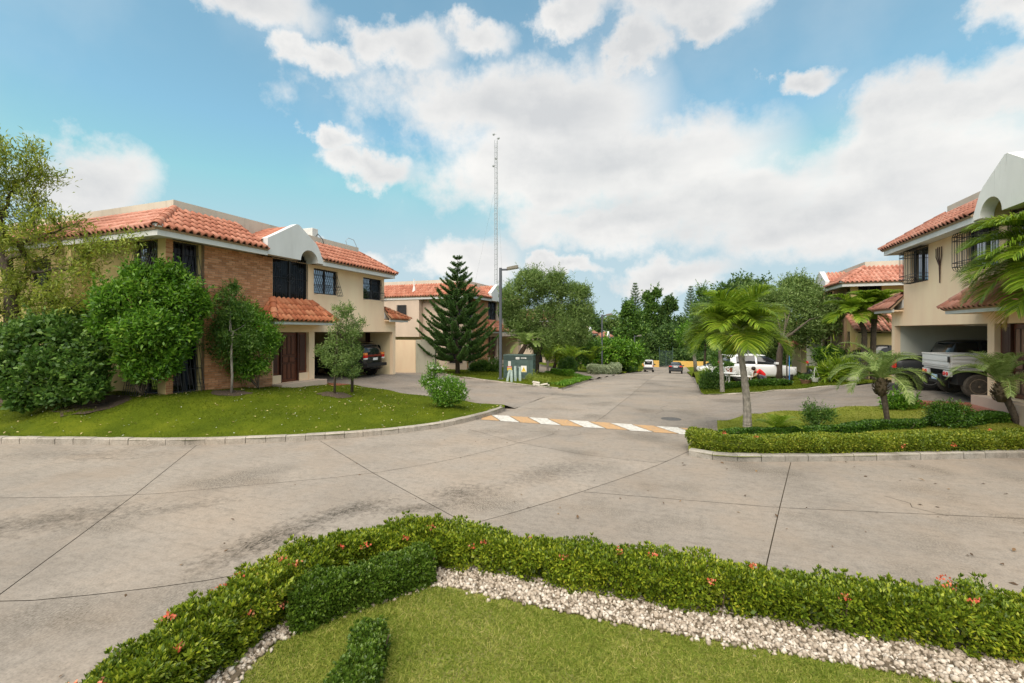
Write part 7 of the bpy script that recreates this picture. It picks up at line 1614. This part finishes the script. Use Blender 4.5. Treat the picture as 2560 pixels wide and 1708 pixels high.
# lattice radio mast with guy wire
B0 = at(1241, 850, 95); zt = at(1241, 333, 95)[2]; zb = float(zr(B0[1])) - .2
mt = thing('radio_mast', (B0[0], B0[1], zb), 'very tall thin lattice radio mast rising above the pine', 'mast'); Hm = zt - zb; w = .30
legs = [(-w, -.2), (w, -.2), (0, .35)]
for (x, y) in legs: MB().tube([(x, y, 0), (x, y, Hm * .97)], .05, 5).build('leg', 'mast_steel', mt)
m = MB(); n = 44
for i in range(n):
    z = Hm * .96 * i / n; z2 = Hm * .96 * (i + 1) / n
    for a in range(3):
        p, q = legs[a], legs[(a + 1) % 3]; m.bar((p[0], p[1], z), (q[0], q[1], z), .022); m.bar((p[0], p[1], z), (q[0], q[1], z2), .016)
m.build('lattice', 'mast_steel', mt)
for (z, x) in ((.995, -.55), (.975, .55), (.89, 0), (.86, -.6)): MB().lathe([(.05, 0), (.26, .12), (.28, .16), (.1, .2)], (x, -.3, Hm * z), 10, 'y').build('antenna', 'mast_steel', mt); MB().bar((0, 0, Hm * z), (x, -.3, Hm * z), .03).build('antenna_arm', 'mast_steel', mt)
gw = MB(); gw.bar((w, 0, Hm * .80), (4.5, -6, 0), .016); gw.build('guy_wire', 'mast_steel', mt); MB().bar((0, .3, Hm * .80), (-13, 8, 0), .012).build('guy_wire', 'mast_steel', mt)
# ochre wall and gate at the street end
gy = 98.0; zg = float(zr(gy))
for (x0, x1, lab) in ((-7.5, -4.1, 'short ochre wall left of the far gate behind the van'), (1.6 - 3.0, 6.5, 'long ochre wall right of the far gate behind the sedan')): tag(MB().box(x0, x1, gy, gy + .25, zg - .1, zg + 1.35).build('street_wall', 'wall_ochre'), lab, 'wall')
g = thing('street_gate', (-2.75, gy, zg), 'dark green mesh gate between the ochre walls at the street end', 'gate')
for x in (-1.3, 0, 1.3): MB().tube([(x, 0, 0), (x, 0, 4.2 if x else 3.4)], .05, 6).build('post', 'box_green', g)
m = MB()
for z in np.linspace(.1, 3.3, 14): m.bar((-1.3, 0, z), (1.3, 0, z), .018)
for x in np.linspace(-1.3, 1.3, 22): m.bar((x, 0, 0), (x, 0, 3.3), .018)
m.build('mesh_panel', 'box_green_dark', g); MB().bar((-1.3, 0, 3.32), (1.3, 0, 3.32), .03).build('rail', 'box_green', g)
# furniture garden: white cast seats, table, pots
def scroll_panel(mb, x0, x1, z0, z1, y):
    for k in range(4):
        for j in range(3):
            cx = x0 + (x1 - x0) * (k + .5) / 4; cz = z0 + (z1 - z0) * (j + .5) / 3; r = min((x1 - x0) / 9, (z1 - z0) / 7.5); mb.tube([(cx + r * math.cos(t) * 1.2, y, cz + r * math.sin(t)) for t in np.linspace(0, 6.2832, 9)], .016, 4)
    mb.tube([(x0, y, z0), (x0, y, z1 * .93), ((x0 + x1) / 2, y, z1), (x1, y, z1 * .93), (x1, y, z0), (x0, y, z0)], .022, 4)
def seat(x, y, rz, wdt, lab, nm='garden_bench'):
    t = thing(nm, (x, y, h(x, y) + .03), lab, 'bench' if wdt > 1 else 'chair', 'white cast garden seats', rz); m = MB(); scroll_panel(m, -wdt / 2, wdt / 2, .42, .92, .22); m.build('backrest', 'iron_white', t)
    m = MB()
    for k in range(6): m.box(-wdt / 2, wdt / 2, -.24 + k * .08, -.19 + k * .08, .39, .415)
    for s in (-1, 1): m.box(*sorted((s * wdt / 2, s * (wdt / 2 - .03))), -.24, .25, .385, .42)
    m.build('seat', 'iron_white', t)
    for sx in (-1, 1):
        for sy in (-.2, .2): MB().tube([(sx * wdt * .46, sy, .39), (sx * wdt * .43, sy * .9, .2), (sx * wdt * .5, sy * 1.1, 0)], .02, 5).build('leg', 'iron_white', t)
        MB().tube([(sx * wdt / 2, -.22, .41), (sx * wdt / 2, -.2, .62), (sx * wdt / 2, .22, .66)], .018, 5).build('armrest', 'iron_white', t)
seat(2.95, 27.3, R(10), 1.25, 'ornate white garden bench in front of the white hatchback rear wheel'); seat(1.85, 27.2, R(80), .6, 'white garden chair turned sideways behind the square clipped shrub', 'garden_chair'); seat(2.1, 31.0, R(20), 1.5, 'white openwork bench further back near the white columns')
t = thing('garden_table', (2.45, 26.9, h(2.45, 26.9) + .02), 'small pale garden table beside the ornate white bench', 'table'); MB().lathe([(.38, .62), (.40, .64), (.40, .66), (.02, .67)], n=16).build('table_top', 'iron_white', t); MB().lathe([(.22, 0), (.05, .06), (.035, .3), (.05, .6), (.2, .62)], n=10).build('pedestal', 'iron_white', t)
def pot(x, y, r, hh, lab, mat='terracotta', n=260, dz=0, L=.3):
    t = thing('potted_plant', (x, y, h(x, y) + .02 + dz), lab, 'potted plant', 'pots in the furniture garden'); MB().lathe([(r * .7, 0), (r, hh * .85), (r * 1.1, hh * .87), (r * 1.1, hh), (r * .9, hh), (r * .88, hh * .9), (.01, hh * .9)], n=14).build('pot', mat, t); P = rng.normal(size=(n, 3)) * np.array([r * .5, r * .5, .03]) + np.array([0, 0, hh]); link('leaves', leaf_mesh('leaves', P, runit(n) * .6 + np.array([0, 0, .9]), runit(n), L * rng.uniform(.6, 1.2, n), .05), 'leaf_mid', t)
pot(2.55, 27.9, .17, .30, 'terracotta pot with an upright plant on the ledge behind the bench', dz=.5, L=.4); pot(6.05, 27.2, .26, .24, 'wide brown clay bowl of plants near the hatchback nose', 'wood_worn'); pot(6.75, 27.35, .22, .26, 'round dark pot next to the hanging white basket', 'wood_worn'); pot(1.75, 31.2, .3, .35, 'brick coloured planter box plant at the kerb', 'terracotta', 300)
tag(MB().lathe([(.12, 0), (.15, .22), (.14, .22), (.01, .2)], (7.1, 27.0, h(7.1, 27) + .02), 12).build('bucket', 'box_green'), 'small green bucket on the grass beside the pots', 'bucket')
t = thing('hanging_basket', (6.4, 26.95, h(6.4, 26.95) + .02), 'white basket on a wire stand in front of the clay bowls', 'basket'); MB().lathe([(.12, .1), (.2, .28), (.21, .3), (.01, .28)], n=12).build('basket', 'white_metal', t)
for a in (0, 2.1, 4.2): MB().bar((.2 * math.cos(a), .2 * math.sin(a), .28), (0, 0, .85), .01).build('wire', 'iron_white', t)
t = thing('broom', (5.45, 27.9, h(5.45, 27.9)), 'blue handled broom standing against the hatchback front wheel', 'broom'); MB().tube([(0, 0, .1), (.02, .1, 1.5)], .02, 6).build('handle', 'plastic_blue', t); MB().box(-.15, .15, -.04, .04, 0, .14).build('head', 'plastic_blue', t)
t = thing('motor_scooter', (6.9, 28.9, h(6.9, 28.9) + .02), 'small scooter with red lamp and pale seat beside the charcoal pickup', 'scooter', rz=R(200))
for x in (-.55, .55):
    w_ = MB().lathe([(.15, -.05), (.23, -.05), (.25, 0), (.23, .05), (.15, .05)], (x, 0, .25), 16, 'y').build('wheel', 'rubber', t); MB().lathe([(.15, -.03), (.15, .03), (.02, .03)], (x, 0, .25), 12, 'y').build('rim', 'rim_alloy', w_)
loft([(-.7, [(0, .45), (.1, .45), (.14, .6), (.1, .7), (0, .72)]), (-.2, [(0, .3), (.15, .32), (.18, .55), (.14, .72), (0, .74)]), (.1, [(0, .25), (.14, .26), (.16, .34), (.12, .38), (0, .38)]), (.4, [(0, .25), (.14, .3), (.2, .6), (.14, .85), (0, .9)])], 'body', 'paint_charcoal', t); MB().box(-.65, -.05, -.14, .14, .74, .80).build('seat', 'ac_white', t, bevel=.03); MB().tube([(.45, 0, .25), (.42, 0, .95)], .03, 6).build('steering_column', 'black_plastic', t); MB().tube([(.40, -.32, 1.0), (.44, 0, .95), (.40, .32, 1.0)], .018, 6).build('handlebar', 'black_plastic', t); MB().lathe([(.02, -.05), (.09, 0), (.08, .05)], (.45, 0, 1.03), 10, 'x').build('lamp', 'lens_red', t)
# porch columns of the far right house
for k, (x, y) in enumerate(((4.05, 35.2), (4.45, 35.3))): 
    zc = h(x, y); tag(MB().lathe([(.19, 0), (.19, .12), (.13, .16), (.12, 2.3), (.15, 2.34), (.2, 2.42), (.2, 2.5)], (x, y, zc), 14).build('column', 'gable_white', smooth=True), ('left' if k == 0 else 'right') + ' one of the pair of white porch columns behind the slender palm', 'column', 'white porch columns')
pr = thing('pergola', (5.2, 36.2, h(5.2, 36.2)), 'cream beam and small tiled porch roof over the white columns', 'porch'); MB().box(-1.6, 2.6, -1.3, -1.0, 2.5, 2.78).build('beam', 'wall_cream', pr); MB().box(-1.7, 2.7, -1.4, 1.5, 2.78, 2.86).build('slab', 'wall_cream', pr); MB().box(2.3, 2.6, -1.3, 1.4, 0, 2.5).build('side_wall', 'wall_cream', pr)
# person crouching over the pots
def skin(name, V, E, Rr, mat, parent, sub=2):
    me = bpy.data.meshes.new(name); me.from_pydata(V, E, []); o = link(name, me, mat, parent); md = o.modifiers.new('skin', 'SKIN'); md.use_smooth_shade = True
    for i, r in enumerate(Rr): me.skin_vertices[0].data[i].radius = (r, r) if not isinstance(r, tuple) else r
    me.skin_vertices[0].data[0].use_root = True; s = o.modifiers.new('sub', 'SUBSURF'); s.levels = sub; s.render_levels = sub; return o
pp = (4.25, 28.05); pe = thing('person', (pp[0], pp[1], h(*pp) + .03), 'crouching person in a red top bending over the plants before the hatchback', 'person', rz=R(195))
#   x forward
V = [(0, 0, .30), (.10, 0, .48), (.26, 0, .60), (.38, 0, .66), (.45, 0, .70), (.54, 0, .70), (-.02, .10, .27), (.30, .15, .42), (.10, .13, .08), (.24, .13, .03), (-.02, -.10, .27), (.30, -.15, .42), (.10, -.13, .08), (.24, -.13, .03), (.34, .17, .60), (.46, .20, .40), (.62, .10, .30), (.69, .07, .27), (.34, -.17, .60), (.46, -.20, .40), (.62, -.10, .30), (.69, -.07, .27)]
E = [(0, 1), (1, 2), (2, 3), (3, 4), (4, 5), (0, 6), (6, 7), (7, 8), (8, 9), (0, 10), (10, 11), (11, 12), (12, 13), (3, 14), (14, 15), (15, 16), (16, 17), (3, 18), (18, 19), (19, 20), (20, 21)]
Rr = [.14, .13, .14, .10, .055, .09, .10, .075, .05, .035, .10, .075, .05, .035, .055, .042, .032, .03, .055, .042, .032, .03]
skin('body', V, E, Rr, 'skin', pe)
skin('top', [(-.06, 0, .30), (.08, 0, .48), (.25, 0, .605), (.36, 0, .65), (.33, .15, .61), (.41, .19, .49), (.33, -.15, .61), (.41, -.19, .49)], [(0, 1), (1, 2), (2, 3), (3, 4), (4, 5), (3, 6), (6, 7)], [.165, .155, .165, .12, .075, .062, .075, .062], 'shirt_red', pe)
skin('trousers', [(.0, 0, .28), (-.03, .10, .26), (.30, .15, .42), (.11, .13, .12), (-.03, -.10, .26), (.30, -.15, .42), (.11, -.13, .12)], [(0, 1), (1, 2), (2, 3), (0, 4), (4, 5), (5, 6)], [.11, .115, .09, .065, .115, .09, .065], 'trousers', pe)
hm = MB(); hm.lathe([(.02, -.09), (.09, -.06), (.115, 0), (.10, .07), (.05, .115), (.005, .12)], (.52, 0, .745), 12); hm.build('hair', 'hair_dark', pe, smooth=True)
for s in (-1, 1):
    MB().lathe([(.004, -.012), (.012, 0), (.004, .012)], (.62, s * .035, .70), 6, 'x').build('eye', 'hair_dark', pe)
    for k in range(5): MB().tube([(.685, s * (.045 + .014 * k), .265), (.73 - .006 * abs(k - 2), s * (.045 + .014 * k), .25), (.755 - .008 * abs(k - 2), s * (.045 + .014 * k), .225)], [.009, .008, .006], 5).build('finger', 'skin', pe)
MB().tube([(.62, 0, .70), (.645, 0, .685), (.628, 0, .67)], [.012, .016, .008], 5).build('nose', 'skin', pe)
# wall lamp plate and house number
tag(MB().box(-14.79, -14.76, 13.12, 13.2, 2.02, 2.22).build('wall_switch_plate', 'sticker_white'), 'tiny white plate on the brick beside the carved door', 'plate')
tag(MB().box(-20.5, -20.45, 20.3, 20.7, 1.9, 2.45).build('wall_vent', 'wood_dark'), 'small dark picture on the carport back wall above the black suv', 'picture') if False else tag(MB().box(-16.6, -16.3, 21.14, 21.163, 2.15, 2.68).build('wall_picture', 'wood_dark'), 'small dark panel high on the carport side wall above the black suv', 'panel')
